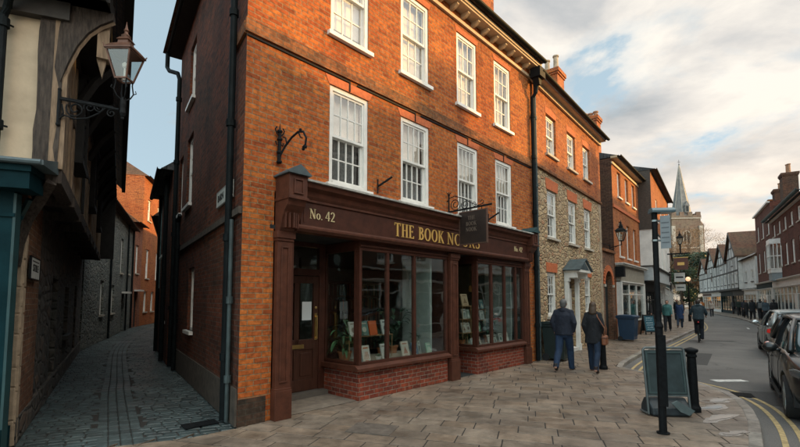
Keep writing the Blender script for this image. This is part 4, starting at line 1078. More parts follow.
# pendant lamps
bulb = emis('warm bulb', (1.0, .55, .20), 20.0)
for i, (x, y, z, lab) in enumerate([(2.45, 1.6, 2.18, 'small warm pendant bulb hanging inside the left shop window beside the door'), (6.02, 2.2, 2.02, 'small warm pendant bulb hanging left of the first mullion of the right window'), (6.5, 2.4, 2.05, 'small warm pendant bulb hanging behind the wide book stand')]):
    t = thing('pendant_lamp', lab, 'lamp', inbs(x, y, z)); b = MB(); b.ball((0, 0, 0), .035); b.build('bulb', bulb, t)
    c = MB(); c.tube([(0, 0, .03), (0, 0, 2.74-z)], .005, 5); c.lathe([(.02, .03), (.05, .05), (.02, .10)], (0, 0, 0), 10); c.build('flex', M['brass'], t)
t = thing('shop_sign', 'small orange card sign hanging in the right shop window', 'sign', inbs(7.0, .9, 2.0), R(90-A1)); b = MB(); b.box(-.2, .2, 0, .02, -.08, .08); b.build('card', plain('orange card', (.50, .24, .06), .6), t); b = MB(); b.tube([(-.15, .01, .08), (-.15, .01, .73)], .003, 4); b.tube([(.15, .01, .08), (.15, .01, .73)], .003, 4); b.build('string', M['brass'], t)

# --- hanging sign on its wrought iron bracket
HS = thing('hanging_sign', 'dark square hanging sign on a scrolled wrought iron bracket over the bookshop fascia', 'sign', inbs(4.66, 0, 3.6), R(90-A1))
b = MB()
b.tube([(0, -.05, -.12), (0, -.05, .36)], .016, 8); b.tube([(0, 0, -.08), (0, -.05, -.08)], .014, 6); b.tube([(0, 0, .25), (0, -.05, .25)], .014, 6)
b.beam((0, -.0, .0), (0, -1.12, .02), .018, .035)
def spiral(c, r0, r1, a0, a1, n=26, ax=0):
    return [(0, c[0]+(r0+(r1-r0)*i/n)*math.cos(R(a0+(a1-a0)*i/n)), c[1]+(r0+(r1-r0)*i/n)*math.sin(R(a0+(a1-a0)*i/n))) for i in range(n+1)]
b.tube(spiral((-.22, .15), .14, .03, 200, 840), .009, 6)
b.tube(spiral((-.47, .11), .10, .02, 20, -560), .008, 6)
b.tube([(0, -.05, .30), (0, -.2, .33), (0, -.42, .25), (0, -.62, .12), (0, -.78, .04), (0, -.9, .06), (0, -.93, .11), (0, -.89, .14), (0, -.85, .11)], .009, 6)
b.tube(spiral((-.70, .09), .06, .015, 180, 650), .007, 6)
for an in range(0, 360, 72): b.tube([(0, -.05, .37), (.05*math.cos(R(an)), -.05+.05*math.sin(R(an)), .43)], .007, 5)
b.ball((0, -.05, .37), .026)
b.build('bracket', M['blackpaint'], HS, smooth=False)
dkb = plain('dark sign board', (.020, .012, .009), .45, var=.3)
b = MB(); b.box(-.02, .02, -1.0, -.34, -.74, -.06); sb = b.build('sign_board', dkb, HS, bevel=.004)
b = MB()
for q in ((-1.01, -.99, -.75, -.05), (-.35, -.33, -.75, -.05)): b.box(-.026, .026, q[0], q[1], q[2], q[3])
b.box(-.026, .026, -.99, -.35, -.07, -.05); b.box(-.026, .026, -.99, -.35, -.75, -.73); b.build('sign_edge', plain('brown sign edge', (.09, .045, .03), .5), sb)
for q in (-.88, -.46): b = MB(); b.tube([(0, q, .0), (0, q, -.06)], .008, 6); b.build('hanger', M['blackpaint'], HS)
faint = plain('faded sign lettering', (.13, .095, .07), .6, var=.15)
def signtext(side_):
    for txt, x, z, h in (('THE', -.12, -.24, .085), ('BOOK', -.165, -.36, .085), ('NOOK', -.17, -.48, .085)): t = MB(); serif_text(t, txt, x, z, h, -.024, -.0205, .92, .07); t.build('lettering', faint, sb, (0, -.67, 0), R(-90) if side_ < 0 else R(90))
signtext(-1); signtext(1)
b = MB(); b.tube([(0, 0, .06), (0, -.02, .06), (.0, -.26, .22)], .02, 8); b.tube([(0, 0, .18), (0, 0, -.08)], .012, 6)
st1 = b.build('stay_bracket', M['blackpaint'], None, inbs(2.56, -.02, 3.72), R(90-A1)+R(40)); tag(st1, 'small black iron stay on the brick between the first and second sash windows', 'bracket')
st2 = b.build('stay_bracket', M['blackpaint'], None, inbs(6.30, -.02, 3.62), R(90-A1)+R(40)); tag(st2, 'small black iron stay on the brick just right of the hanging sign', 'bracket')
# ornamental bracket above the corbel
OB = thing('wall_bracket', 'ornate black iron scroll bracket without a sign above the left corbel', 'bracket', inbs(.53, 0, 3.72), R(90-A1))
b = MB(); b.tube([(0, -.03, 0), (0, -.04, .5)], [.03, .022], 8)
for z in (.02, .16, .36, .48): b.ball((0, -.04, z), (.045, .045, .03), 8, 5)
for s_ in (-1, 1): b.tube([(0, -.04, .40), (.05*s_, -.04, .44), (.075*s_, -.04, .50), (.05*s_, -.04, .54)], .011, 6); b.tube([(0, -.04, .30), (.05*s_, -.04, .27), (.07*s_, -.04, .32)], .010, 6)
b.tube([(0, -.04, .46), (0, -.04, .60)], [.02, .003], 6)
b.tube([(0, -.05, .10), (.04, -.12, .24), (.08, -.24, .36), (.11, -.36, .42), (.13, -.46, .40), (.145, -.51, .30), (.14, -.50, .2), (.13, -.45, .17)], .016, 7)
b.tube([(.05, -.15, .28), (.045, -.13, .37), (.04, -.07, .40)], .011, 6)
b.tube([(.11, -.36, .42), (.12, -.40, .33), (.13, -.44, .31)], .010, 6)
for p in ((.145, -.5, .17), (.14, -.45, .15), (.12, -.4, .44)): b.ball(p, .026, 6, 4)
b.build('scrollwork', M['blackpaint'], OB)
# street name plate on the alley wall
def inside_(x, y, z):
    v = Matrix.Rotation(R(SA+180), 4, 'Z') @ Vector((x, y, z)); return inbs(v.x+far[0], v.y+far[1], v.z)
SN = thing('street_name_plate', 'white street name plate on the sooty brick alley wall beside the downpipe', 'sign', inside_(SL-1.02, -.02, 3.36), R(90-A1+SA+180))
b = MB(); b.box(-.53, .53, -.012, .012, -.13, .13); b.build('plate', plain('enamel white', (.52, .55, .52), .5, var=.15), SN)
b = MB()
for q in ((-.53, .53, .115, .13), (-.53, .53, -.13, -.115), (-.53, -.515, -.115, .115), (.515, .53, -.115, .115)): b.box(q[0], q[1], -.016, -.012, q[2], q[3])
b.build('plate_border', plain('plate edge', (.30, .31, .30), .5), SN)
sans('BARN', .17, M['blackpaint'], 'lettering', SN, (-.23, -.014, 0), sx=.95); sans('HILL', .17, M['blackpaint'], 'lettering', SN, (.26, -.014, 0), sx=.95)
# ------------------------------------------------------------------ stone and brick house
T_ = 90
H2 = thing('stone_house', 'house with honey rubble stone lower floors, orange brick top floor and a white pedimented door', 'house', (O2[0], O2[1], 0), R(90-40))
L2 = 6.88; E2H = 8.22; D2 = 6.5
c2 = (1.08, 2.98, 4.68); w2 = .84
hs_ = [(2.45, 3.45, 0, 2.45)]
lo = []; up = []
for x in c2: lo.append((x, x+w2, 3.62, 5.12)); up.append((x, x+w2, 6.24, 7.52))
lo += [(.95, 1.72, 1.2, 2.55), (4.55, 5.3, 1.2, 2.55), (2.55, 3.40, 0, 2.38)]
w_ = MB(); wall_mb(w_, 0, L2, 0, 5.62, lo, 0, .13); w_.build('stone_wall', M['flint'], H2)
w_ = MB(); wall_mb(w_, 0, L2, 5.70, E2H, up, -.02, .16); w_.build('brick_wall', M['brick_two'], H2)
w_ = MB(); w_.box(0, L2, -.07, .0, 5.62, 5.70); w_.build('string_course', M['band'], H2)
q_ = MB()
for i in range(14): q_.box(L2-(.34 if i % 2 else .22), L2+.012, -.012, .2, i*.4+.004, i*.4+.392)
q_.build('quoins', M['quoin'], H2)
for x in c2:
    window(H2, x, 3.62, w2, 1.5, 3, 2, inset=.05, drop=.55, sillm='stonetrim'); window(H2, x, 6.24, w2, 1.28, 3, 2, y=-.02, inset=.07, drop=.75, sillm='stonetrim')
    b = MB(); b.extr([(x-.06, 5.123), (x+w2+.06, 5.123), (x+w2+.12, 5.46), (x-.12, 5.46)], -.012, .004); b.build('brick_lintel', M['rubbed'], H2)
    b = MB(); b.extr([(x-.03, 7.523), (x+w2+.03, 7.523), (x+w2+.06, 7.70), (x+w2*.5, 7.76), (x-.06, 7.70)], -.03, -.018); b.build('brick_lintel', M['rubbed'], H2)
for x, wd in ((.95, .77), (4.55, .75)):
    window(H2, x, 1.2, wd, 1.35, 3, 2, inset=.05, drop=.3, sillm='stonetrim')
    b = MB(); b.extr([(x-.05, 2.553), (x+wd+.05, 2.553), (x+wd+.09, 2.84), (x-.09, 2.84)], -.012, .004); b.build('brick_lintel', M['rubbed'], H2)
d = MB(); d.box(2.55, 3.40, .10, .15, .12, 2.10); d.box(2.55, 3.40, -.1, .12, 0, .12)
for a, b_ in ((2.63, 2.93), (3.02, 3.32)):
    for z0, z1 in ((.25, .85), (.95, 1.5), (1.6, 2.02)): d.box(a, b_, .085, .10, z0, z1)
dd = d.build('door', M['offwhite'], H2, bevel=.005)
b = MB(); b.box(2.93, 3.02, .075, .1, 1.35, 1.5); b.build('knocker', M['blackpaint'], dd); b = MB(); b.box(2.55, 3.40, .12, .125, 2.12, 2.38); b.build('fanlight', M['glass'], H2)
p = MB()
for x in (2.40, 3.40): p.box(x, x+.15, -.12, -.003, 0, 2.42); p.box(x-.01, x+.16, -.15, -.003, 0, .22); p.box(x-.01, x+.16, -.16, -.003, 2.3, 2.42); p.box(x, x+.15, -.40, -.003, 2.42, 2.60)
p.box(2.36, 3.60, -.50, -.003, 2.60, 2.66); p.box(2.5, 3.44, -.12, -.003, 2.42, 2.62)
po = p.build('door_surround', M['white'], H2, bevel=.004)
p = MB(); p.extr([(2.34, 2.66), (3.62, 2.66), (2.98, 3.02)], -.48, -.003); p.build('pediment', M['white'], po)
p = MB()
for s_ in (-1, 1): p.beam((2.98, -.27, 3.05), (2.98+s_*.70, -.27, 2.66), .56, .035, (0, 0, 1))
p.build('lead_hood', M['lead'], po)
p = MB(); p.extr([(2.56, 2.69), (3.40, 2.69), (2.98, 2.93)], -.495, -.482); p.build('pediment_panel', M['lead'], po)
p = MB(); p.box(-.05, L2+.05, -.28, -.03, E2H, E2H+.08); p.box(-.05, L2+.05, -.10, -.03, E2H-.14, E2H); p.build('cornice', creamy, H2)
p = MB(); p.box(-.05, L2+.05, -.29, -.26, E2H-.0, E2H+.12); p.build('fascia_board', M['offwhite'], H2)
roof_parallel(H2, L2, D2, E2H+.26, 1.9, 'tile', .36)
for nm, xx in (('side_wall', L2),):
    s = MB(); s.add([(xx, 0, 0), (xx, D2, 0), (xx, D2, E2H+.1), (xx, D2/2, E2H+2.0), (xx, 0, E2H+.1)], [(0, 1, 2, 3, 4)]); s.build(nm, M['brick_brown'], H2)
s = MB(); s.quad((0, D2, 0), (L2, D2, 0), (L2, D2, E2H), (0, D2, E2H)); s.build('back_wall', M['brick_brown'], H2)
s = MB(); s.box(.02, L2-.02, .4, D2-.02, 3.2, 3.25); s.box(.02, L2-.02, .4, D2-.02, 5.6, 5.65); s.box(.02, L2-.02, 1.2, 1.25, 0.02, 3.2); s.box(.02, L2-.02, 1.2, 1.25, 3.26, 5.6); s.box(.02, L2-.02, 1.2, 1.25, 5.66, E2H); s.build('inner_partition', M['dark'], H2)
chimney(H2, 5.72, 1.62, 8.4, 11.2, .78, 1.1, 'brick_two', 3, 'potpale', .72)
downpipe(H2, [(.10, -.08, .02), (.10, -.08, E2H-.1)], 'pipeteal', r=.035, brackets=[(.10, -.08, z) for z in (1, 3, 5, 7)])

# ------------------------------------------------------------------ arched gateway wall
AW = thing('arched_wall', 'orange brick yard wall with a tall round arched gateway and stone coping', 'wall', (E2[0], E2[1], 0), R(90-40))
LA = 1.93; ax, ar, asp = .93, .58, 2.35
m_ = MB(); TOPW = 3.72
for y_, fl in ((.02, 1), (.34, -1)):
    m_.quad((0, y_, 0), (ax-ar, y_, 0), (ax-ar, y_, asp), (0, y_, asp)); m_.quad((ax+ar, y_, 0), (LA, y_, 0), (LA, y_, asp), (ax+ar, y_, asp))
    n = 14
    for i in range(n):
        a0, a1 = math.pi*(1-i/n), math.pi*(1-(i+1)/n)
        p0 = (ax+ar*math.cos(a0), asp+ar*math.sin(a0)); p1 = (ax+ar*math.cos(a1), asp+ar*math.sin(a1))
        m_.quad((p0[0], y_, p0[1]), (p1[0], y_, p1[1]), (p1[0], y_, TOPW), (p0[0], y_, TOPW))
    m_.quad((0, y_, asp), (ax-ar, y_, asp), (ax-ar, y_, TOPW), (0, y_, TOPW)); m_.quad((ax+ar, y_, asp), (LA, y_, asp), (LA, y_, TOPW), (ax+ar, y_, TOPW))
pts = [(ax-ar, 0)]+[(ax+ar*math.cos(math.pi*(1-i/14)), asp+ar*math.sin(math.pi*(1-i/14))) for i in range(15)]+[(ax+ar, 0)]
for i in range(len(pts)-1): m_.quad((pts[i][0], .02, pts[i][1]), (pts[i+1][0], .02, pts[i+1][1]), (pts[i+1][0], .34, pts[i+1][1]), (pts[i][0], .34, pts[i][1]))
m_.quad((0, .02, TOPW), (LA, .02, TOPW), (LA, .34, TOPW), (0, .34, TOPW))
m_.build('wall', M['brick_pier'], AW)
m_ = MB()
for i in range(17):
    a = math.pi*(i+.5)/17; rot = Matrix.Rotation(-(a-math.pi/2), 3, 'Y'); m_.box(-.05, .05, 0, .06, 0, .24, rot, (ax+ar*1.005*math.cos(a), -.015, asp+ar*1.005*math.sin(a)))
m_.build('arch_ring', M['rubbed'], AW)
m_ = MB(); m_.box(-.02, LA-.02, -.07, .42, TOPW+.002, TOPW+.12); m_.build('coping', M['band'], AW)
m_ = MB(); m_.box(ax-ar-.16, ax-ar, -.04, .018, asp-.1, asp); m_.box(ax+ar, ax+ar+.16, -.04, .018, asp-.1, asp); m_.build('impost', M['stonetrim'], AW)
m_ = MB()
for i in range(9):
    x = ax-ar+.02+i*.129; zt = asp+math.sqrt(max(0, ar*ar-(x+.06-ax)**2))-.03; m_.box(x, x+.122, .22, .26, .05, zt)
m_.build('plank_gate', plain('black plank gate', (.016, .02, .02), .6), AW)

# wall lantern function
def lantern(parent, c, s, frame, glassm, name='lantern', finial=True, copper=None):
    """four sided tapering street lantern, c = centre of its base"""
    root = bpy.data.objects.new(name, None); COL.objects.link(root); root.parent = parent; root.location = c; root.scale = (s, s, s)
    f = MB(); b0, b1, h = .075, .155, .36
    for sx_ in (-1, 1):
        for sy_ in (-1, 1): f.beam((sx_*b0, sy_*b0, 0), (sx_*b1, sy_*b1, h), .018, .018, (0, 1, 0))
    for z, r_ in ((0, b0), (h, b1)):
        for a, b_ in (((-r_, -r_), (r_, -r_)), ((r_, -r_), (r_, r_)), ((r_, r_), (-r_, r_)), ((-r_, r_), (-r_, -r_))): f.beam((*a, z), (*b_, z), .022, .022)
    for sx_ in (-1, 1):
        for sy_ in (-1, 1): f.tube([(sx_*b1*1.05, sy_*b1*1.05, h+.01), (sx_*b1*1.18, sy_*b1*1.18, h+.06)], [.012, .006], 5)
    f.build('lantern_frame', copper or frame, root)
    r_ = MB()
    def ring(q, z): return [(-q, -q, z), (q, -q, z), (q, q, z), (-q, q, z)]
    prof = [(b1*1.15, h+.005), (b1*1.15, h+.025), (b1*.8, h+.09), (b1*.45, h+.13), (b1*.42, h+.17), (b1*.52, h+.18), (b1*.35, h+.22)]
    vs = [v for q, z in prof for v in ring(q, z)]; r_.add(vs, [(4*i+j, 4*i+(j+1) % 4, 4*i+4+(j+1) % 4, 4*i+4+j) for i in range(len(prof)-1) for j in range(4)]+[(0, 1, 2, 3), tuple(range(len(vs)-4, len(vs)))])
    r_.lathe([(.05, h+.21), (.062, h+.25), (.03, h+.28), (.022, h+.31), (.034, h+.33), (.02, h+.36), (.008, h+.42), (.002, h+.46)], (0, 0, 0), 10)
    r_.build('lantern_roof', copper or frame, root)
    g_ = MB(); k = .96
    A = [(x*b0*k, y*b0*k, .01) for x, y in ((-1, -1), (1, -1), (1, 1), (-1, 1))]; B = [(x*b1*k, y*b1*k, h-.01) for x, y in ((-1, -1), (1, -1), (1, 1), (-1, 1))]
    g_.add(A+B, [(i, (i+1) % 4, 4+(i+1) % 4, 4+i) for i in range(4)]); g_.build('lantern_glass', glassm, root)
    f = MB(); f.lathe([(.02, .0), (.03, .03), (.012, .05), (.012, .16), (.03, .18), (.035, .22), (.01, .25)], (0, 0, 0), 10); f.build('burner', M['offwhite'], root)
    return root
frost = glass_mat('old lantern glass', (.82, .86, .84), boost=.10, rough=.12)
WL = thing('wall_lantern', 'black wall lantern on an iron arm over the arched gateway', 'lamp', (*step(E2, 40, 1.30), 0), R(50))
b = MB(); b.tube([(.0, .02, 3.95), (0, -.45, 4.05)], .018, 6); b.tube([(0, .02, 3.8), (0, -.3, 4.02)], .012, 6); b.tube([(-.02, -.45, 4.03), (-.02, -.45, 4.22)], .02, 6); b.tube([(0, .02, 4.05), (-1.28, .05, 4.05)], .014, 5); b.tube([(0, .02, 3.72), (0, .02, 4.1)], .02, 6); b.build('arm', M['blackpaint'], WL)
lantern(WL, (-.02, -.45, 4.22), 1.12, M['blackpaint'], frost)

# ------------------------------------------------------------------ generic row houses
def tall_windows(h, xs, w_, z0, z1, **k):
    for x in xs: window(h, x, z0, w_, z1-z0, **k)
H3 = thing('brick_house', 'bright orange brick house with two rows of three tall windows over a grey stone shopfront', 'house', (O3[0], O3[1], 0), R(50))
L3 = 5.33; xs3 = (.95, 2.45, 3.9); EH3 = 8.1
hl = [(x, x+.62, 6.5, 7.7) for x in xs3]+[(x, x+.62, 3.72, 5.35) for x in xs3]+[(.3, 5.0, -1, 3.0)]
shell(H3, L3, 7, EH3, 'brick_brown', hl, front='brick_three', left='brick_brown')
for x in xs3:
    window(H3, x, 6.5, .62, 1.2, 2, 2, inset=.09, drop=.4, sillm='offwhite'); window(H3, x, 3.72, .62, 1.63, 2, 2, inset=.09, drop=.3, sillm='offwhite')
b = MB(); b.box(0, L3, -.05, -.003, 5.86, 6.0); b.build('band_course', M['rubbed'], H3)
b = MB(); b.box(-.1, L3+.05, -.25, -.003, EH3-.05, EH3+.05); b.box(-.05, L3+.05, -.06, -.003, EH3-.28, EH3-.18); b.build('cornice', creamy, H3)
roof_parallel(H3, L3, 7, EH3+.16, 1.3, 'slate', .34)
stonepaint = plain('grey stone paint', (.27, .24, .19), .7, var=.2)
M['stonepaint'] = stonepaint
chimney(H3, .95, 1.08, 8.2, 10.5, .62, .72, 'brick_two', 3, 'pot', .3)
shopfront(H3, .15, 5.2, 3.35, 'stonepaint', 'offwhite', bays=3, stall=.75, stallmat='brick_pier', fascia=.8)
b = MB(); b.box(.0, .28, -.36, -.003, 2.72, 3.18); b.build('fascia_end', M['blackpaint'], H3)

H4 = thing('jettied_house', 'jettied house with a white rendered bay under a dark boarded upper side', 'house', (O4[0], O4[1], 0), R(90-36.5))
L4 = 10.15; EH4 = 8.7
hl = [(2.0, 2.75, 6.2, 7.5), (4.6, 5.35, 6.2, 7.5), (7.2, 7.95, 6.2, 7.5), (2.0, 2.75, 3.6, 5.0), (4.6, 5.35, 3.6, 5.0), (7.2, 7.95, 3.6, 5.0)]
b = MB(); wall_mb(b, 0, L4, 2.8, EH4, [], .0); wall_mb(b, 0, L4, 0, 2.8, [(.3, 9.8, 0, 2.6)], .0, .1); b.build('wall', M['brick_three'], H4)
JT = .62
b = MB(); wall_mb(b, .02, L4, 5.6, EH4, [h for h in hl if h[2] > 6], -JT, .12); b.build('upper_front', M['brick_three'], H4)
b = MB(); b.box(.0, .04, -JT, 0, 5.6, EH4); b.box(.0, L4, -JT, 0, 5.5, 5.6); b.build('upper_side', plain('dark stained boarding', (.055, .043, .034), .85, var=.4, stretch=(1, 1, 3)), H4)
b = MB(); wall_mb(b, .06, L4, 3.55, 5.5, [h for h in hl if h[2] < 6], -JT+.04, .12); b.box(.06, .10, -JT+.04, 0, 3.55, 5.5); b.build('rendered_bay', M['render'], H4)
b = MB(); b.box(.02, L4, -JT-.05, 0, 3.48, 3.55); b.build('bay_ledge', M['blacktimber'], H4)
b = MB(); b.box(.08, L4, -JT+.06, 0, 2.75, 3.48); b.build('bay_apron', plain('blue grey render', (.40, .42, .42), .9, var=.12), H4)
for x in (2.0, 4.6, 7.2): window(H4, x, 6.2, .75, 1.3, 2, 2, y=-JT, drop=.5, sillm='offwhite'); window(H4, x, 3.6, .75, 1.4, 2, 2, y=-JT+.04, drop=.4)
shopfront(H4, .2, 4.9, 2.74, 'blackpaint', 'timberdark', y=-.12, bays=4, stall=.5, fascia=.45); shopfront(H4, 5.1, 10.0, 2.74, 'offwhite', 'offwhite', y=-.12, bays=4, stall=.4, fascia=.45)
s = MB(); s.quad((0, 0, 0), (0, 7, 0), (0, 7, EH4), (0, 0, EH4)); s.quad((L4, -.1, 0), (L4, 7, 0), (L4, 7, EH4), (L4, -.1, EH4)); s.quad((0, 7, 0), (L4, 7, 0), (L4, 7, EH4), (0, 7, EH4)); s.box(.1, L4-.1, .6, .65, 0, EH4-.1); s.build('side_wall', M['brick_brown'], H4)
roof_parallel(H4, L4, 6.5, EH4+.28, 1.0, 'slate', JT+.25)

def rowhouse(name, label, O, a, L, H, mat, n, storeys, rise=2.2, roofm='tile', shop='teal', seed=0, glow=None, flip=False, D=7, winm='white', cornice=True, wz=None, chim=None, ww=.8, trim='offwhite', inset=.06, cols=2, sillm='stonetrim'):
    h = thing(name, label, 'house', (O[0], O[1], 0), R(90-a+(180 if flip else 0)))
    rg = random.Random(seed); step_ = L/n; hl = []; wins = []
    for (z0, z1) in (wz or [(3.6, 5.1), (6.2, 7.4)][:storeys]):
        for i in range(n): x = step_*(i+.5)-ww/2; hl.append((x, x+ww, z0, z1)); wins.append((x, z0, z1-z0))
    if shop: hl.append((.25, L-.25, -1, 2.95))
    shell(h, L, D, H, mat, hl)
    for x, z, hh in wins: window(h, x, z, ww, hh, cols, 2, inset=inset, fm=winm, drop=rg.choice([.35, .5, .65, .9]), sillm=sillm)
    if shop: shopfront(h, .12, L-.12, 3.25, shop, trim if shop != 'offwhite' else 'offwhite', bays=max(3, int(L/1.3)), stall=.5, glow=glow, door=L*.62)
    if cornice: b = MB(); b.box(-.02, L+.02, -.2, -.003, H-.12, H+.02); b.build('cornice', M['offwhite'], h)
    if rise: roof_parallel(h, L, D, H+.12, rise, roofm, .30)
    for c in (chim or []): chimney(h, *c)
    return h
rowhouse('brick_house', 'orange brick house with green shopfront beyond the jettied house', O5, 34, 9.4, 8.4, 'brick_three', 4, 2, 1.6, 'tile', 'tealtrim', 5, glow=None, chim=[(8.6, 2.5, 9, 11.2, .8, .7)])
rowhouse('rendered_house', 'white rendered house behind the brown pub sign', O6, 33, 9.9, 7.6, 'render', 4, 2, 2.2, 'tile', 'maroon', 6)
rowhouse('brick_house', 'low brown brick house at the far left end of the street before the church', O7, 33, 11.9, 7.0, 'brick_right', 4, 1, 2.4, 'tile', 'offwhite', 7)

# pub sign on its post, small signs and lamps over the far left pavement
PSg = step(O4, 36.5, 8.4); 
PS = thing('pub_sign', 'brown pub sign with gold top rail hanging from an iron bracket beyond the lamp post', 'sign', (PSg[0], PSg[1], 0), R(90-36.5))
b = MB(); b.box(0, .06, -1.75, -.95, 3.75, 4.55); b.build('board', plain('brown pub board', (.10, .03, .018), .5), PS)
b = MB(); b.box(-.01, .07, -1.78, -.92, 4.56, 4.60); b.box(-.012, -.002, -1.55, -1.15, 4.05, 4.25); b.build('gilt_rail', M['gold'], PS)
b = MB(); b.beam((.03, 0, 4.85), (.03, -1.9, 4.85), .06, .08); b.tube([(.03, -1.35, 4.85), (.03, -1.35, 5.5)], .05, 6); b.tube([(.03, -.7, 3.9), (.03, -1.3, 4.8)], .02, 5); b.build('bracket', M['blackpaint'], PS)
lantern(PS, (.03, -1.35, 5.5), 1.15, M['blackpaint'], frost, 'post_lantern')
for i, (s_, zz_, ww_, hh_, mt, lab) in enumerate([(8.9, 2.95, .62, .62, 'render', 'square white sign hanging right below the brown pub sign'), (9.6, 2.35, .6, .45, 'offwhite', 'low off white shop sign below the square white sign')]):
    p_ = step(O4, 36.5, s_); t = thing('projecting_sign', lab, 'sign', (p_[0], p_[1], 0), R(90-36.5))
    b = MB(); b.box(0, .06, -.9-ww_, -.9, zz_, zz_+hh_); b.build('board', M[mt], t); b = MB(); b.beam((.03, -.6, zz_+hh_+.05), (.03, -.95-ww_, zz_+hh_+.05), .03, .04); b.box(.0, .06, -.66, -.6, zz_, zz_+hh_+.1); b.build('bracket', M['blackpaint'], t)
    b = MB(); b.box(-.004, .064, -.9-ww_*.85, -.9-ww_*.15, zz_+hh_*.42, zz_+hh_*.58); b.build('stripe', M['blackpaint' if mt == 'render' else 'tealtrim'], t)
GL = thing('globe_lamp', 'glowing white globe lamp on a black post beyond the pub sign', 'lamp', (23.2, 34.6, 0)); b = MB(); b.tube([(0, 0, -.1), (0, 0, 3.2)], [.07, .04], 8); b.lathe([(.11, -.1), (.11, .5), (.06, .6)], (0, 0, 0), 10); b.build('post', M['blackpaint'], GL)
b = MB(); b.ball((0, 0, 3.38), .18, 14, 10); b.build('globe', emis('lamp globe', (1., .62, .36), .75), GL, smooth=True)
# ------------------------------------------------------------------ timber framed house on the left corner
FC = (-3.93, 4.86)            # jettied corner of the first floor
FA, SA2 = 69.0, -33.0         # headings of its street front and its alley side
TH = thing('timber_framed_house', 'old timber framed house with cream plaster and teal shopfront, jettied over the alley', 'house', (FC[0], FC[1], 0), 0)
def fr(a, x, y, z):           # point in a wall frame (x along heading a, y inwards) relative to the house origin
    d = (math.sin(R(a)), math.cos(R(a))); return (x*d[0]-y*d[1], x*d[1]+y*d[0], z)
# street front: heading 69 runs left to right, origin at corner, so the front is at negative x
rzF = R(90-FA); rzS = R(90-SA2)
def front(mb, name, mat, **k): return mb.build(name, M[mat] if isinstance(mat, str) else mat, TH, (0, 0, 0), rzF, **k)
def sidep(mb, name, mat, **k): return mb.build(name, M[mat] if isinstance(mat, str) else mat, TH, (0, 0, 0), rzS, **k)
b = MB(); b.box(-6, -.02, .02, .1, 3.15, 5.08); front(b, 'plaster_panel', 'creamplaster')
def crooked(mb, x0, x1, y0, y1, z0, z1, seed, n=7, amp=.018):
    rg = random.Random(seed); L = []; Rr = []
    for i in range(n+1): z = z0+(z1-z0)*i/n; L.append((x0+rg.uniform(-amp, amp), z)); Rr.append((x1+rg.uniform(-amp, amp), z))
    for i in range(n): mb.extr([L[i], Rr[i], Rr[i+1], L[i+1]], y0, y1)
b = MB(); crooked(b, -.24, .0, -.035, .14, 3.16, 5.02, 4, 8, .012); front(b, 'corner_post', 'timber')
b = MB(); crooked(b, -2.3, -2.1, -.03, .1, 3.16, 5.02, 5); crooked(b, -4.2, -4.0, -.03, .1, 3.16, 5.02, 6); front(b, 'post', 'timber')
b = MB(); b.box(-6, .05, -.09, .2, 4.95, 5.16); front(b, 'bressummer', 'blacktimber')
b = MB(); b.box(-6, .45, -.38, .1, 5.16, 5.30); b.box(-6, .45, -.36, .0, 5.30, 8.2); front(b, 'upper_storey', 'timberdark')
# lead canopy and teal fascia board above the shop
b = MB(); b.extrx([(.05, 3.30), (-.42, 3.18), (-.42, 3.13), (.05, 3.13)], -6, .0); front(b, 'lead_canopy', 'lead')
b = MB(); b.tube([(-6, -.42, 3.15), (-.02, -.42, 3.155)], .03, 8); front(b, 'lead_roll', 'lead')
b = MB(); b.box(-6, -.14, -.34, .02, 2.88, 3.12); b.box(-6, -.12, -.37, .0, 3.06, 3.125); front(b, 'fascia', 'teal')
b = MB(); b.box(-6, -.40, -.10, .1, 0, 2.88); b.box(-.48, -.34, -.13, .05, 0, 2.88); b.box(-.50, -.32, -.16, .05, 0, .34)
b.box(-.49, -.32, -.15, .05, 2.60, 2.64); front(b, 'shopfront_panel', 'teal')
b = MB(); b.box(-.50, -.48, -.135, -.02, .36, 2.58); b.box(-.34, -.315, -.14, -.02, 0.0, 2.86); front(b, 'shopfront_moulding', 'tealtrim')
b = MB(); b.box(-4, -.9, -.11, -.09, .9, 2.4); front(b, 'shop_pane', 'shopglass')
# stone corner pier and ground floor wall along the alley
GC = (-4.50, 5.12); gx, gy = GC[0]-FC[0], GC[1]-FC[1]
def grd(mb, name, mat, a=-33.5, **k): return mb.build(name, M[mat] if isinstance(mat, str) else mat, TH, (gx, gy, 0), R(90-a), **k)
rgp = random.Random(8); b = MB(); z = 0
while z < 2.75:
    h_ = rgp.uniform(.22, .42); b.box(0, rgp.uniform(.05, .12), -.012-rgp.random()*.012, .3, z+.006, min(2.8, z+h_)-.006); z += h_
grd(b, 'corner_stones', 'quoin', bevel=.012)
b = MB(); z = 0
while z < 2.75:
    h_ = rgp.uniform(.2, .4); b.box(-.13-rgp.uniform(0, .03), .0, -.016, .12, z+.006, min(2.8, z+h_)-.006); z += h_
b.build('corner_stones', M['quoin'], TH, (gx, gy, 0), rzF, bevel=.012)
b = MB(); b.box(.01, 1.35, .0, .3, 0, 3.0); grd(b, 'brick_pier_wall', 'brick_pier')
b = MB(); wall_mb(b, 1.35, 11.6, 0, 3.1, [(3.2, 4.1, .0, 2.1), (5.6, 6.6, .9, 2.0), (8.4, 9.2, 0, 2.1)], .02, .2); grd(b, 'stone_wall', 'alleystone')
for x0, x1, z0, z1 in ((3.2, 4.1, .0, 2.1), (8.4, 9.2, 0, 2.1)):
    b = MB(); b.box(x0, x1, .14, .2, z0, z1)
    for i in range(6): b.box(x0+i*(x1-x0)/6+.008, x0+(i+1)*(x1-x0)/6-.008, .12, .14, z0+.02, z1-.02)
    grd(b, 'plank_door', 'timberdark')
b = MB(); b.box(5.6, 6.6, .1, .14, .9, 2.0); b.box(5.5, 6.7, -.08, .1, .8, .9); grd(b, 'window_shutter', 'blacktimber')
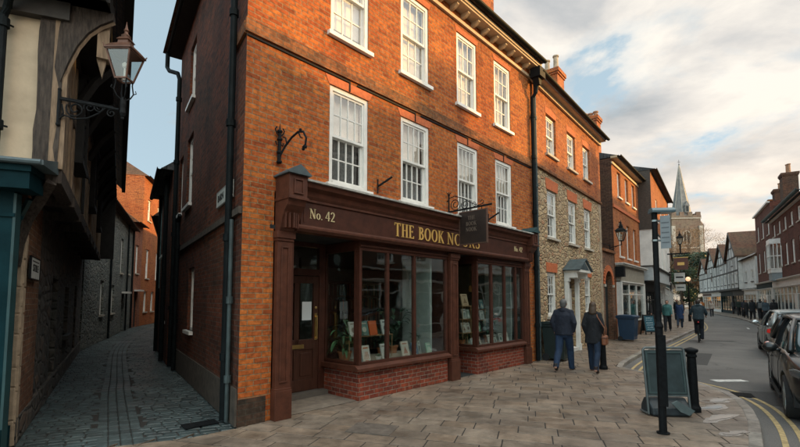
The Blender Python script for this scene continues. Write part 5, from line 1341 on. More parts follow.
b = MB(); b.box(.01, 11.6, -.02, .04, 0, .30); grd(b, 'plinth', 'alleystone')
# curved bracket (dragon post) under the jetty at the corner
def curved(mb, p0, p1, bulge, w_, n=8, d_=.12):
    p0, p1 = Vector(p0), Vector(p1); m = (p0+p1)/2+Vector(bulge)
    pts = [p0*(1-t)**2+m*2*t*(1-t)+p1*t*t for t in [i/n for i in range(n+1)]]
    for i in range(n): mb.beam(pts[i], pts[i+1], d_, w_, (0, 0, 1))
b = MB(); b.tube([(gx-.05, gy-.03, 2.10), (gx-.02, gy-.05, 2.38), (gx+.08, gy-.08, 2.66), (gx+.28, gy-.14, 2.90), (-.05, -.03, 3.06)], [.05, .07, .08, .08, .07], 4); b.build('jetty_bracket', M['timber'], TH)
b = MB(); b.tube([(gx-.08, gy-.07, 2.12), (gx-.05, gy-.1, 2.40), (gx+.05, gy-.16, 2.62), (gx+.22, gy-.22, 2.86)], .035, 6); b.build('teal_bracket', M['tealtrim'], TH)
for i in range(1, 9):
    b = MB(); x = i*1.35
    b.box(x-.07, x+.07, -.06, .55, 3.0, 3.13); sidep(b, 'joist_end', 'timber')
b = MB(); b.box(0, 11.6, 0, .7, 3.13, 3.16); sidep(b, 'jetty_floor', 'timberdark')
b = MB(); b.box(0, 11.6, -.03, .12, 3.04, 3.22); sidep(b, 'jetty_beam', 'timber')
# first floor side: close studding with plaster between
b = MB(); b.box(0, 11.6, .04, .12, 3.2, 5.1); sidep(b, 'side_plaster', 'creamplaster')
rgp = random.Random(21); x = 0; k = 0
b = MB(); crooked(b, -.02, .18, -.035, .1, 3.2, 5.1, 31, 8, .01); sidep(b, 'corner_post', 'timberlight')
x = .42
while x < 11.5:
    if not (1.35 < x < 2.45 or 4.9 < x < 5.8 or 8.2 < x < 9.1): b = MB(); crooked(b, x, x+.15, -.02, .06, 3.22, 5.1, int(x*10), 6, .012); sidep(b, 'stud', 'timberlight')
    x += .43
b = MB(); b.box(0, 11.6, -.03, .08, 5.0, 5.16); b.box(.2, 11.6, -.025, .06, 4.12, 4.22); sidep(b, 'rail', 'timber')
for x0 in (1.42, 4.95, 8.25):
    b = MB()
    b.box(x0, x0+.95, -.12, .05, 3.68, 3.76); b.box(x0, x0+.05, -.11, .05, 3.76, 4.98); b.box(x0+.9, x0+.95, -.11, .05, 3.76, 4.98); b.box(x0+.45, x0+.49, -.09, .02, 3.76, 4.98); b.box(x0, x0+.95, -.14, .05, 4.93, 5.0)
    for j in range(1, 5): b.box(x0+.05, x0+.9, -.08, -.06, 3.76+j*.24, 3.775+j*.24)
    wn = sidep(b, 'window', 'timberdark')
    g = MB(); g.box(x0+.05, x0+.9, -.075, -.07, 3.76, 4.93); g.build('pane', M['glass'], wn)
b = MB(); b.box(2.95, 3.05, -.06, -.02, 3.2, 5.1); sidep(b, 'post', 'timberdark')
# attic jetty and eaves overhanging the alley
b = MB(); b.box(-.35, 11.6, -.42, .1, 5.16, 5.32); b.box(-.30, 11.6, -.40, .0, 5.32, 5.62); sidep(b, 'attic_jetty', 'timberdark')
b = MB(); b.box(-.05, .10, -.42, -.30, 4.62, 6.6); b.extrx([(-.40, 4.62), (-.30, 4.62), (-.36, 4.40)], .0, .06)
sidep(b, 'corner_board', 'timberlight')
kp = [(-.02, 4.22), (.04, 4.45), (.12, 4.68), (.22, 4.86), (.34, 4.99), (.47, 5.08)]
b = MB(); [b.extr([kp[i], kp[i+1], (-.02, kp[i+1][1]), (-.02, kp[i][1])] if i else [kp[0], kp[1], (-.02, kp[1][1])], -.05, .05) for i in range(5)]; b.box(-.02, .47, -.05, .05, 5.08, 5.158); front(b, 'eaves_bracket', 'timber')
b = MB(); b.tube([(q[0]+.008, 0, q[1]-.008) for q in kp], .022, 4); b.build('bracket_lit_edge', M['timberlight'], TH, (0, 0, 0), rzF)  # pale strip along the curve, a sunlit edge put into the colour
for i in range(1, 9):
    b = MB(); b.tube([(i*1.35, -.02, 4.45), (i*1.35, -.10, 4.62), (i*1.35, -.22, 4.88), (i*1.35, -.4, 5.12)], .06, 4); sidep(b, 'eaves_bracket', 'timberdark')
b = MB(); b.extrx([(-.62, 5.55), (-.62, 5.63), (3.0, 9.3), (3.0, 9.2)], -.6, 11.75); sidep(b, 'roof', 'tile')
b = MB(); b.extrx([(-.66, 5.50), (-.66, 5.62), (-.55, 5.62), (-.55, 5.50)], -.6, 11.75); sidep(b, 'eaves_board', 'timberdark')
b = MB(); b.add([fr(FA, -6, 0, 0), fr(FA, -6, 0, 9), fr(FA, -6, 9, 9), fr(FA, -6, 9, 0)], [(0, 1, 2, 3)]); b.build('back_wall', M['alleystone'], TH)
b = MB(); b.box(11.55, 11.6, -.4, 4, 3.1, 7.5); b.box(11.55, 11.6, .62, 4, 0, 3.1); sidep(b, 'end_wall', 'timberdark')
b = MB(); b.box(1, 11, .9, .95, 0, 5.1); sidep(b, 'inner_partition', 'dark')
# rainwater pipe down the plaster panel
def fpipe(pts, rad, name='downpipe', mat='pipe', brk=()):
    p = MB(); p.tube([fr(FA, *q) for q in pts], rad, 10)
    for q in brk:
        v = fr(FA, *q); p.lathe([(rad, -.05), (rad+.02, -.05), (rad+.02, .05), (rad, .05)], v, 10); p.tube([v, fr(FA, q[0]+.07, q[1]+.06, q[2])], .012, 5)
    return p.build(name, M[mat], TH)
fpipe([(-.55, -.09, 3.28), (-.55, -.09, 4.86), (-.50, -.14, 4.96), (-.36, -.40, 5.15), (-.30, -.45, 5.5)], .038, brk=[(-.55, -.09, 3.62), (-.55, -.09, 4.78)])
fpipe([(-.55, -.09, 3.32), (-.60, -.16, 3.24), (-.8, -.28, 3.23), (-6, -.30, 3.22)], .04)
# white name plate on the alley wall of the timber house
def ga(x, y, z, a=-33.5):
    d = (math.sin(R(a)), math.cos(R(a))); return (GC[0]+x*d[0]-y*d[1], GC[1]+x*d[1]+y*d[0], z)
LP = thing('name_plate', 'small framed white plate on the brick pier under the timber jetty', 'sign', ga(.46, -.05, 2.10), R(90+33.5))
b = MB(); b.box(-.36, .36, -.01, .01, -.13, .13); b.build('plate', plain('enamel white', (.52, .55, .52), .5), LP)
b = MB()
for q in ((-.38, .38, .13, .145), (-.38, .38, -.145, -.13), (-.38, -.36, -.145, .145), (.36, .38, -.145, .145)): b.box(q[0], q[1], -.016, .01, q[2], q[3])
b.build('plate_frame', M['blackpaint'], LP)
sans('STILE', .13, M['blackpaint'], 'lettering', LP, (0, -.012, .0), sx=1.5)
b = MB(); b.box(-.26, .26, -.012, -.0105, .080, .095); b.build('plate_rule', M['blackpaint'], LP)

# ------------------------------------------------------------------ street lamp on the corner post
CL = thing('wall_lamp', 'copper topped street lantern on a scrolled iron bracket fixed to the timber corner post', 'lamp', (0, 0, 0))
bx, by = FC[0]-.0, FC[1]-.05
LX, LY = -3.27, 4.93
b = MB(); z0 = 3.955
b.tube([(bx, by, z0-.22), (bx, by, z0+.16)], .018, 6); b.ball((bx, by, z0-.24), .025, 6, 5); b.ball((bx, by, z0+.17), .022, 6, 5)
d_ = Vector((LX-bx, LY-by, 0)); Lb = d_.length; d_.normalize()
def bp(t, z): return (bx+d_.x*t, by+d_.y*t, z)
b.tube([bp(0, z0+.06), bp(Lb-.04, z0-.02)], .016, 6); b.tube([bp(0, z0+.085), bp(Lb-.1, z0+.01)], .007, 5)
def sp(c, r0, r1, a0, a1, n=24, rad=.009): b.tube([bp(c[0]+(r0+(r1-r0)*i/n)*math.cos(R(a0+(a1-a0)*i/n)), c[1]+(r0+(r1-r0)*i/n)*math.sin(R(a0+(a1-a0)*i/n))) for i in range(n+1)], rad, 6)
sp((.17, z0-.05), .10, .025, 150, 700); sp((.32, z0-.02), .065, .015, 200, -340, rad=.007); sp((.42, z0-.015), .05, .015, 160, 660, rad=.007)
b.tube([bp(.0, z0-.18), bp(.06, z0-.13), bp(.17, z0-.165), bp(.30, z0-.15), bp(.42, z0-.08), bp(.50, z0-.0)], .010, 6)
b.tube([bp(.03, z0+.0), bp(.05, z0-.10), bp(.03, z0-.16)], .009, 5)
sp((Lb-.12, z0-.07), .05, .012, 90, 560, rad=.008)
b.tube([bp(Lb, z0-.10), bp(Lb, z0+.13)], [.014, .026], 8); b.lathe([(.02, -.10), (.035, -.06), (.03, 0), (.035, .05), (.028, .12)], bp(Lb, z0), 10); b.ball(bp(Lb, z0-.12), .02, 6, 5)
for k_ in range(4):
    a = R(45+90*k_); ca, sa_ = math.cos(a), math.sin(a)
    b.tube([(LX+ca*.02, LY+sa_*.02, z0+.10), (LX+ca*.07, LY+sa_*.07, z0+.14), (LX+ca*.10, LY+sa_*.10, z0+.20), (LX+ca*.085, LY+sa_*.085, z0+.30), (LX+ca*.09, LY+sa_*.09, z0+.36)], .008, 5)
    b.tube([(LX+ca*.10, LY+sa_*.10, z0+.20), (LX+ca*.13, LY+sa_*.13, z0+.22), (LX+ca*.12, LY+sa_*.12, z0+.25)], .006, 4)
b.build('bracket', M['blackpaint'], CL)
copper = plain('weathered copper', (.13, .062, .040), .5, .35, var=.4, scale=7)
lantern(CL, (LX, LY, z0+.345), .88, M['blackpaint'], frost, copper=copper)

# ------------------------------------------------------------------ further houses down the alley
def seg(a, b): return math.degrees(math.atan2(b[0]-a[0], b[1]-a[1])), math.dist(a, b)
def alleyhouse(name, label, a, b_, H, mat, wins, doors=(), rise=2.0, D=5, side='L', gutm='pipe', roofm='tile', trim=True, hip=False, over=.3, base=None):
    ang, L = seg(a, b_)
    h = thing(name, label, 'house', (a[0], a[1], 0), R(90-ang)) if side == 'L' else thing(name, label, 'house', (b_[0], b_[1], 0), R(90-ang+180))
    hl = [(x, x+w_, z0, z1) for x, w_, z0, z1 in wins]+[(x, x+w_, 0, z1) for x, w_, z1 in doors]
    shell(h, L, D, H, mat, hl)
    for x, w_, z0, z1 in wins: window(h, x, z0, w_, z1-z0, 2, 2, inset=.08, drop=.3, sillm='stonetrim')
    for x, w_, z1 in doors:
        d = MB(); d.box(x, x+w_, .09, .13, 0, z1); d.build('door', M['timberdark'], h); d = MB(); d.box(x-.1, x+w_+.1, -.35, -.003, z1+.05, z1+.15); d.build('door_hood', M['offwhite'], h)
    roof_parallel(h, L, D, H+.15, rise, roofm, over, hipl=hip)
    return h
a0 = (-10.75, 14.6); a1_ = (-16.4, 26.2); a2_ = (-17.2, 28.5); a3_ = (-18.9, 34.2)
c1 = alleyhouse('stone_cottage', 'grey green stone cottage next to the timber framed house in the alley', a0, a1_, 6.0, 'cottage', [(8.3, .8, 3.1, 4.9), (11.2, .75, 3.2, 4.8), (3.1, .75, 1.1, 2.5), (5.9, .75, 1.1, 2.4)], [(9.2, .8, 2.0)], side='L')
downpipe(c1, [(4.9, -.08, .02), (4.9, -.08, 5.9)]); downpipe(c1, [(10.4, -.08, .02), (10.4, -.08, 5.9)]); downpipe(c1, [(12.7, -.08, .02), (12.7, -.08, 5.9)], r=.055)
c2_ = alleyhouse('brick_cottage', 'pinkish brick cottage midway down the alley with a pale lead gutter', a1_, a2_, 6.6, 'brick_alley', [(.9, .72, 3.4, 5.2)], [(.9, .8, 2.2)], side='L')
c3 = alleyhouse('brick_house', 'tall sunlit orange brick house at the bend of the alley', a2_, a3_, 10.1, 'brick_three', [(1.0, .8, 3.2, 5.2), (3.6, .8, 3.2, 5.2), (1.0, .8, 7.2, 8.7), (3.6, .8, 7.2, 8.7), (.8, .8, .9, 2.3), (2.6, .8, .9, 2.3)], [(4.2, .8, 2.1)], rise=2.2, D=6, side='L', hip=True, over=.25)
downpipe(c3, [(5.5, -.08, .02), (5.5, -.08, 10)], r=.055)
c4 = alleyhouse('brick_house', 'low brick house closing the far end of the alley', (-18.6, 34.6), (-13.5, 37.6), 5.4, 'brick_alley', [(.9, .8, 2.6, 3.9), (3.2, .8, 2.6, 3.9), (3.2, .8, .9, 2.1)], [(1.0, .8, 2.0)], rise=2.0, D=6, side='L')
c6 = alleyhouse('brick_house', 'brown brick house behind the low one at the alley end', (-24, 44), (-12, 46), 8.4, 'brick_right', [(4.9, .8, 5.8, 7.2), (7.2, .8, 5.8, 7.2), (9.5, .8, 5.8, 7.2)], rise=2.0, D=6, side='L')
# lower building joined to the back of the bookshop
b0 = (-6.15, 11.45); b1_ = (-8.35, 14.9)
ang_, L_ = seg(b0, b1_)
LB = thing('outbuilding', 'low dark building with a pale corner strip behind the bookshop in the alley', 'house', (b1_[0], b1_[1], 0), R(90-ang_+180))
shell(LB, L_, 4, 5.35, 'brick_side', [(1.0, .9+1.0, 3.1, 4.4), (2.4, 3.1, 1.1, 2.3)])
window(LB, 1.0, 3.1, .9, 1.3, 2, 2, inset=.08, drop=.3); window(LB, 2.4, 1.1, .7, 1.2, 2, 2, inset=.08, drop=0)
b = MB(); b.box(-.02, .18, -.03, .0, 2.1, 5.2); b.build('corner_board', plain('verdigris paint', (.24, .40, .40), .7, var=.25), LB)
b = MB(); b.box(-.03, .35, -.05, 0, 0, 2.1); b.build('corner_plinth', M['timberdark'], LB)
roof_parallel(LB, L_, 4, 5.45, 1.6, 'slate', .3); downpipe(LB, [(.6, -.09, .02), (.6, -.09, 5.3)]); downpipe(LB, [(3.4, -.09, .02), (3.4, -.09, 5.3)], r=.06)
ar0 = (-8.7, 15.6); ar1 = (-11.6, 21.2)
b5 = alleyhouse('brick_house', 'low sooty brick house hidden on the right bend of the alley', ar0, ar1, 4.9, 'brick_side', [(2, .8, 2.9, 4.0)], rise=1.9, D=4, side='R')
b6 = alleyhouse('brick_house', 'unseen brown brick house added to shade the far bend of the alley', (-11.7, 21.4), (-15.3, 33.6), 5.6, 'brick_brown', [(2, .8, 2.9, 4.2), (6, .8, 2.9, 4.2)], rise=2.2, D=5, side='R')  # out of view, added to keep sun off the lower fronts opposite
# slim stem for cast iron drain cover and bollard marks in the alley mouth
dc = MB(); dc.box(-.22, .22, -.12, .12, -.004, .006)
for i in range(6): dc.box(-.19+i*.07, -.15+i*.07, -.10, .10, .006, .009)
o = dc.build('drain_cover', M['blackpaint'], None, (-2.75, 6.05, 0), R(40)); tag(o, 'small black iron drain cover at the mouth of the alley', 'drain cover')
# ------------------------------------------------------------------ right hand side of the street
def PR(s): return (25.4+.5446*s, 27.3+.8387*s)
HA = rowhouse('brick_house', 'tall dark red brick parapet house with a dark green shopfront', PR(17.0), 33, 8.35, 9.75, 'brick_right', 3, 2, 0, 'slate', 'teal', 31, flip=True, wz=[(4.2, 6.05), (7.15, 8.6)], glow='glowamber' if False else None, ww=.85)
b = MB(); b.box(-.05, 8.4, -.12, .2, 9.75, 9.87); b.build('parapet_coping', M['band'], HA)
b = MB(); b.box(0, 8.35, .2, 7, 9.2, 9.3); b.build('roof', M['slate'], HA)
chimney(HA, 7.4, .85, 9.2, 10.75, 1.1, .9, 'brick_brown', 2, 'pot', .6)
glowm = emis('shop window glow', (1.0, .42, .10), 1.6)
b = MB(); b.box(4.6, 5.5, .3, .34, 1.9, 2.45); b.build('lit_shop_panel', glowm, HA)
HB = rowhouse('brick_house', 'red brick house with a green gutter, white oriel window and white shopfront', PR(8.6), 33, 12.6, 8.0, 'brick_right', 6, 2, 2.0, 'slate', 'offwhite', 32, flip=True, wz=[(4.2, 5.75), (6.65, 7.6)], ww=.85, chim=[(2.6, .8, 7.6, 11.2, 1.1, .9, 'brick_brown', 2, 'pot', .8)])
gutter(HB, -.1, 12.7, -.5, 8.12, 'tealtrim', .14)
b = MB(); b.tube([(4.9, 1.6, 9.5), (4.9, 1.6, 12.6)], .025, 5); b.tube([(4.9, 1.6, 12.5), (3.7, 1.6, 12.4)], .015, 4)
for i in range(4): b.tube([(4.7-.25*i, 1.4, 12.48-.02*i), (4.7-.25*i, 1.8, 12.48-.02*i)], .008, 4)
b.build('aerial', M['blackpaint'], HB)
# oriel
ori = bpy.data.objects.new('oriel_window', None); COL.objects.link(ori); ori.parent = HB; ori.location = (2.3, 0, 0)
b = MB(); P0 = [(-1.0, -.003), (-.7, -.6), (.7, -.6), (1.0, -.003)]
b.prism(P0, 3.75, 4.05); b.prism(P0, 6.0, 6.3)
for (p, q) in zip(P0[:-1], P0[1:]):
    for z in (4.05, 5.0, 5.95): b.beam((*p, z), (*q, z), .07, .07)
    for k in (0, .33, .66, 1): x, y = p[0]+(q[0]-p[0])*k, p[1]+(q[1]-p[1])*k; b.beam((x, y, 4.05), (x, y, 6.0), .06, .06)
b.build('oriel_frame', M['white'], ori)
b = MB(); b.prism([(x*.97, y*.97) for x, y in P0], 4.06, 5.99); b.build('pane', M['glass'], ori)
b = MB(); b.box(-.6, .6, -.4, -.38, 4.1, 5.9); b.build('pane_backing', M['net'], ori)
b = MB(); b.prism([(-.95, -.003), (-.65, -.55), (.65, -.55), (.95, -.003)], 3.15, 3.75); b.build('oriel_base', plain('grey oriel base', (.22, .26, .27), .6), ori)
# houses beside and behind the viewpoint on the same side; their roofs shade the street
s_ = -4.1
for i, (L, H, mt, rise, nn, lab) in enumerate([
 (9.2, 8.3, 'brick_right', 2.0, 4, 'red brick terrace house with cream shopfront, first beyond the right edge'),
 (8.4, 7.9, 'render', 2.1, 4, 'white rendered terrace house with teal shopfront across from the bookshop'),
 (9.6, 8.6, 'brick_brown', 2.0, 4, 'brown brick terrace house with oxblood shopfront across from the bookshop'),
 (8.0, 7.6, 'brick_three', 2.0, 3, 'orange brick terrace house nearly opposite the alley mouth'),
 (9.0, 6.3, 'brick_right', 1.6, 4, 'low red brick terrace house behind the viewpoint')]):
    rowhouse('terrace_house', lab, PR(s_), 33, L-.02, H, mt, nn, 2, rise, 'tile', ('offwhite', 'teal', 'maroon', 'offwhite', 'teal')[i], 40+i, flip=True, wz=[(3.6, 5.1), (5.6, 6.9)] if H > 7 else [(3.5, 4.8)], chim=[(L*.5, 3.5, 8.2 if H > 7 else 6, H+rise+1.3, 1.0, .7, 'brick_right', 3)])
    s_ -= L
# timber framed and white houses round the bend
def fronted(name, label, near, farp, H, rise, wallm, timber, seed, gable=True, shop='blacktimber', D=8, jet=.5, glow=None, nwin=2, chim=None):
    ang, L = seg(near, farp)
    h = thing(name, label, 'house', (farp[0], farp[1], 0), R(90-ang+180)); rg = random.Random(seed)
    xs = [L*(i+.5)/nwin for i in range(nwin)]
    s = MB(); wall_mb(s, 0, L, 0, 2.9, [(.2, L-.2, 0, 2.7)], 0, .2); s.build('lower_wall', M[wallm], h)
    f = 3.0
    h1 = [(x-.55, x+.55, 3.6, 4.75) for x in xs]; h2 = [(L/2-.5, L/2+.5, 5.7, 6.6)] if H > 6 and gable else []
    s = MB(); wall_mb(s, 0, L, 2.9, H, h1+h2, -jet, .12); s.build('wall', M[wallm], h)
    s = MB(); s.quad((0, -jet, 2.9), (0, D, 2.9), (0, D, H), (0, -jet, H)); s.quad((L, -jet, 2.9), (L, D, 2.9), (L, D, H), (L, -jet, H)); s.quad((0, 0, 0), (0, D, 0), (0, D, 2.9), (0, 0, 2.9)); s.quad((L, 0, 0), (L, D, 0), (L, D, 2.9), (L, 0, 2.9)); s.quad((0, D, 0), (L, D, 0), (L, D, H), (0, D, H)); s.build('side_wall', M[wallm], h)
    s = MB(); s.box(0, L, -jet, 0, 2.84, 2.92); s.box(.05, L-.05, .6, .65, .02, H-.1); s.box(.02, L-.02, .0, D-.1, H-.12, H-.02); s.build('jetty_floor', M['timberdark'], h)
    for a, b_, c, d in h1+h2: window(h, a, c, b_-a, d-c, 3, 1, y=-jet, inset=.04, drop=.2, fm='offwhite', sillm='blacktimber')
    if timber:
        t = MB(); y0, y1 = -jet-.035, -jet+.02
        t.box(-.03, L+.03, y0-.04, y1, 2.86, 3.08); t.box(0, L, y0, y1, 4.95, 5.12); t.box(0, L, y0, y1, H-.16, H)
        for x in (0, L-.16): t.box(x, x+.16, y0, y1, 3.08, H-.16)
        for i in range(1, int(L/.9)):
            x = i*.9
            for z0_, z1_ in ((3.08, 4.95), (5.12, H-.16)):
                if not any(a-.1 < x+.06 < b_+.1 and z0_ < (c+d)/2 < z1_ for a, b_, c, d in h1+h2): t.box(x, x+.12, y0, y1, z0_, z1_)
        if gable:
            s_r = rise/(L/2)
            for k in (.28, .5, .72): x = L*k; t.box(x-.06, x+.06, y0, y1, H, H+min(x, L-x)*s_r-.1)
            t.box(L*.2, L*.8, y0, y1, H+rise*.36, H+rise*.36+.12)
        t.build('timber_frame', M['blacktimber'], h)
    if gable: roof_gable_front(h, L, D, H, rise, 'tile', .25+0, wallm, 'blacktimber', y0=-jet)
    else: roof_parallel(h, L, D-1, H, rise, 'tile', jet+.3)
    shopfront(h, .1, L-.1, 2.82, shop, 'offwhite' if seed % 2 else shop, y=-.1, bays=4, stall=.4, fascia=.5)
    if glow: b = MB(); b.box(L*.3, L*.7, .3, .34, 1.6, 2.2); b.build('lit_shop_panel', glow, h)
    for c in (chim or []): chimney(h, *c)
    return h
N = [(34.85, 41.9), (37.9, 47.3), (41.4, 53.5), (45.2, 60.5), (48.9, 67.5), (52.5, 74.5), (56.4, 82)]
fronted('rendered_house', 'white rendered house with a brown roof beside the tall dark brick house', N[0], N[1], 6.3, 2.6, 'render', False, 51, gable=False, jet=.1, shop='offwhite', chim=[(2.2, 2.6, 7.5, 9.9, 2.2, .8, 'brick_right', 3, 'pot', .9)])
fronted('timber_framed_house', 'black and white jettied house with the largest gable, beside the white rendered house', N[1], N[2], 6.7, 2.9, 'render', True, 52, nwin=3, chim=[(5.6, 4.5, 7.5, 11.2, 2.6, .8, 'brick_right', 3, 'pot', 1.0)])
fronted('timber_framed_house', 'black and white jettied house with the middle of three brown gables', N[2], N[3], 6.4, 2.6, 'render', True, 54, shop='teal', nwin=3)
fronted('timber_framed_house', 'black and white jettied house with a brown gable and an orange lit shop window', N[3], N[4], 6.6, 2.7, 'render', True, 55, glow=glowm, shop='offwhite', nwin=3)
fronted('timber_framed_house', 'farthest black and white jettied house beside the dark evergreen tree', N[4], N[5], 6.0, 2.4, 'render', True, 57, glow=glowm, shop='maroon', nwin=2)
# bracketed hanging sign and lamps on the timber houses
for (p, lab, mt) in (((47.4, 65.6), 'wrought iron bracket sign in front of the timber framed houses', 'blackpaint'),):
    t = thing('hanging_sign', lab, 'sign', (p[0], p[1], 0), R(60)); b = MB(); b.beam((0, 0, 5.6), (-2.2, 0, 5.6), .06, .08); b.tube([(0, 0, 4.6), (-.6, 0, 5.2), (-1.2, 0, 5.55)], .03, 5); b.build('bracket', M[mt], t); b = MB(); b.lathe([(.5, -.03), (.55, 0), (.5, .03)], (-1.5, 0, 4.9), 16, 'y'); b.tube([(-1.5, 0, 5.4), (-1.5, 0, 5.6)], .02, 4); b.build('disc_board', M['maroon'], t)
# far end of the street
fe = rowhouse('shop_house', 'pale yellow shop house closing the street under the trees', (63, 103), 100, 12, 4.6, 'creamplaster', 4, 1, 1.8, 'tile', 'offwhite', 60, wz=[(3.3, 4.2)], D=6)

# ------------------------------------------------------------------ church
CH = thing('church', 'stone church tower with battlements, a pointed belfry window and a slim grey spire', 'church', (80.7, 120, 0), R(-4))
b = MB(); W_ = 3.9
hole = [(-1.05, 1.05, 17.4, 20.9)]
wall_mb(b, -W_, W_, 0, 25.0, hole, 0, .5); b.quad((-W_, 0, 0), (-W_, 8, 0), (-W_, 8, 25), (-W_, 0, 25)); b.quad((W_, 0, 0), (W_, 8, 0), (W_, 8, 25), (W_, 0, 25)); b.quad((-W_, 8, 0), (W_, 8, 0), (W_, 8, 25), (-W_, 8, 25)); b.quad((-W_, 0, 25), (W_, 0, 25), (W_, 8, 25), (-W_, 8, 25))
tw = b.build('tower', M['churchstone'], CH)
b = MB()
for i in range(4): x = -W_+i*(2*W_-1.2)/3; b.box(x, x+1.2, -.15, .35, 25.5, 26.5)
for i in range(4):
    y = .0+i*(8-1.2)/3
    for x in (-W_-.1, W_-.25): b.box(x, x+.35, y, y+1.2, 25.5, 26.5)
b.box(-W_-.12, W_+.12, -.15, .35, 24.9, 25.5); b.box(-W_-.12, -W_+.3, .35, 8, 24.9, 25.5); b.box(W_-.3, W_+.12, .35, 8, 24.9, 25.5)
b.build('battlement', M['churchstone'], tw)
b = MB()
for z in (24.6, 16.2, 10.5): b.box(-W_-.2, W_+.2, -.2, .1, z, z+.25)
for x in (-W_-.25, W_-.65):
    b.box(x, x+.9, -.7, .0, 0, 15); b.box(x, x+.9, -.45, 0, 15, 22.5); b.extrx([(-.7, 15), (-.45, 15.6), (0, 15.6), (0, 15)], x, x+.9)
b.build('buttress', M['stonetrim'], tw)
b = MB()
def ptarch(cx, w_, z0, z1, zt, y0, y1, mb):
    P = [(cx-w_, z0), (cx+w_, z0), (cx+w_, z1)]+[(cx+w_*math.cos(t)*1.0, z1+(zt-z1)*math.sin(t)**.8) for t in [math.pi*i/10 for i in range(1, 10)]]+[(cx-w_, z1)]
    mb.extr(P, y0, y1)
b2_ = MB(); b2_.box(-1.05, 1.05, .3, .35, 17.4, 20.9); b2_.build('louvres', M['dark'], tw)
for s__ in (-1, 1):
    n = 8
    for i in range(n):
        t0, t1 = i/n, (i+1)/n; zc0, zc1 = 19.4+1.45*math.sin(t0*math.pi/2), 19.4+1.45*math.sin(t1*math.pi/2); x0, x1 = 1.05*math.cos(t0*math.pi/2)**.8, 1.05*math.cos(t1*math.pi/2)**.8 if i < n-1 else 0
        b.extr([(s__*x0, zc0), (s__*1.06, zc0), (s__*1.06, zc1), (s__*x1, zc1)], -.02, .3)
b.box(-.1, .1, .05, .25, 17.4, 20.8)
for s__ in (-1, 1): b.box(s__*1.02-.12, s__*1.02+.12, -.08, .3, 17.4, 19.5)
b.box(-1.25, 1.25, -.15, .3, 17.15, 17.4)
pts = [(-1.2, -.05, 19.4), (-1.0, -.05, 20.3), (-.5, -.05, 20.9), (0, -.05, 21.2), (.5, -.05, 20.9), (1.0, -.05, 20.3), (1.2, -.05, 19.4)]
b.tube(pts, .13, 6); b.build('window_tracery', M['stonetrim'], tw)
b = MB(); b.lathe([(2.75, 25.0), (2.55, 26.3), (1.2, 34.2), (.12, 41.2), (.02, 41.3)], (1.0, 4, 0), 8); sp_ = b.build('spire', M['spire'], CH)
b = MB(); b.tube([(1.0, 4, 41.2), (1.0, 4, 42.8)], .05, 5); b.tube([(.6, 4, 42.2), (1.4, 4, 42.2)], .05, 5); b.ball((1.0, 4, 41.4), .16, 8, 5); b.build('weather_cross', M['blackpaint'], sp_)
for a_ in range(8):
    an = math.pi*2*(a_+.5+.5)/8
b = MB()
for j in range(8):
    an = 2*math.pi*(j+.5)/8; b.tube([(1.0+2.6*math.cos(an), 4+2.6*math.sin(an), 26), (1.0+1.2*math.cos(an), 4+1.2*math.sin(an), 34.2), (1.0+.13*math.cos(an), 4+.13*math.sin(an), 41)], .07, 4)
b.build('spire_rib', M['stonetrim'], sp_)
b = MB(); b.box(.55, 1.65, 1.1, 3, 26.6, 28.6); b.extr([(.45, 28.6), (1.75, 28.6), (1.1, 29.9)], 1.0, 3.2); b.build('lucarne', M['spire'], sp_); b = MB(); b.box(.8, 1.4, 1.05, 1.1, 26.9, 28.4); b.build('lucarne_opening', M['dark'], sp_)
b = MB(); b.box(W_, W_+1.15, .6, 2.4, 0, 23.2); b.lathe([(.85, 23.2), (.05, 24.6)], (W_+.6, 1.5, 0), 8); b.build('stair_turret', M['churchstone'], CH)
b = MB(); b.box(-18, -W_, 1, 8, 0, 11); b.box(-20, -18, 1, 8, 0, 9); nv = b.build('nave', M['churchstone'], CH); b = MB(); b.extrx([(0.6, 11), (8.4, 11), (4.5, 15)], -18.2, -W_); b.build('nave_roof', M['slate'], nv)

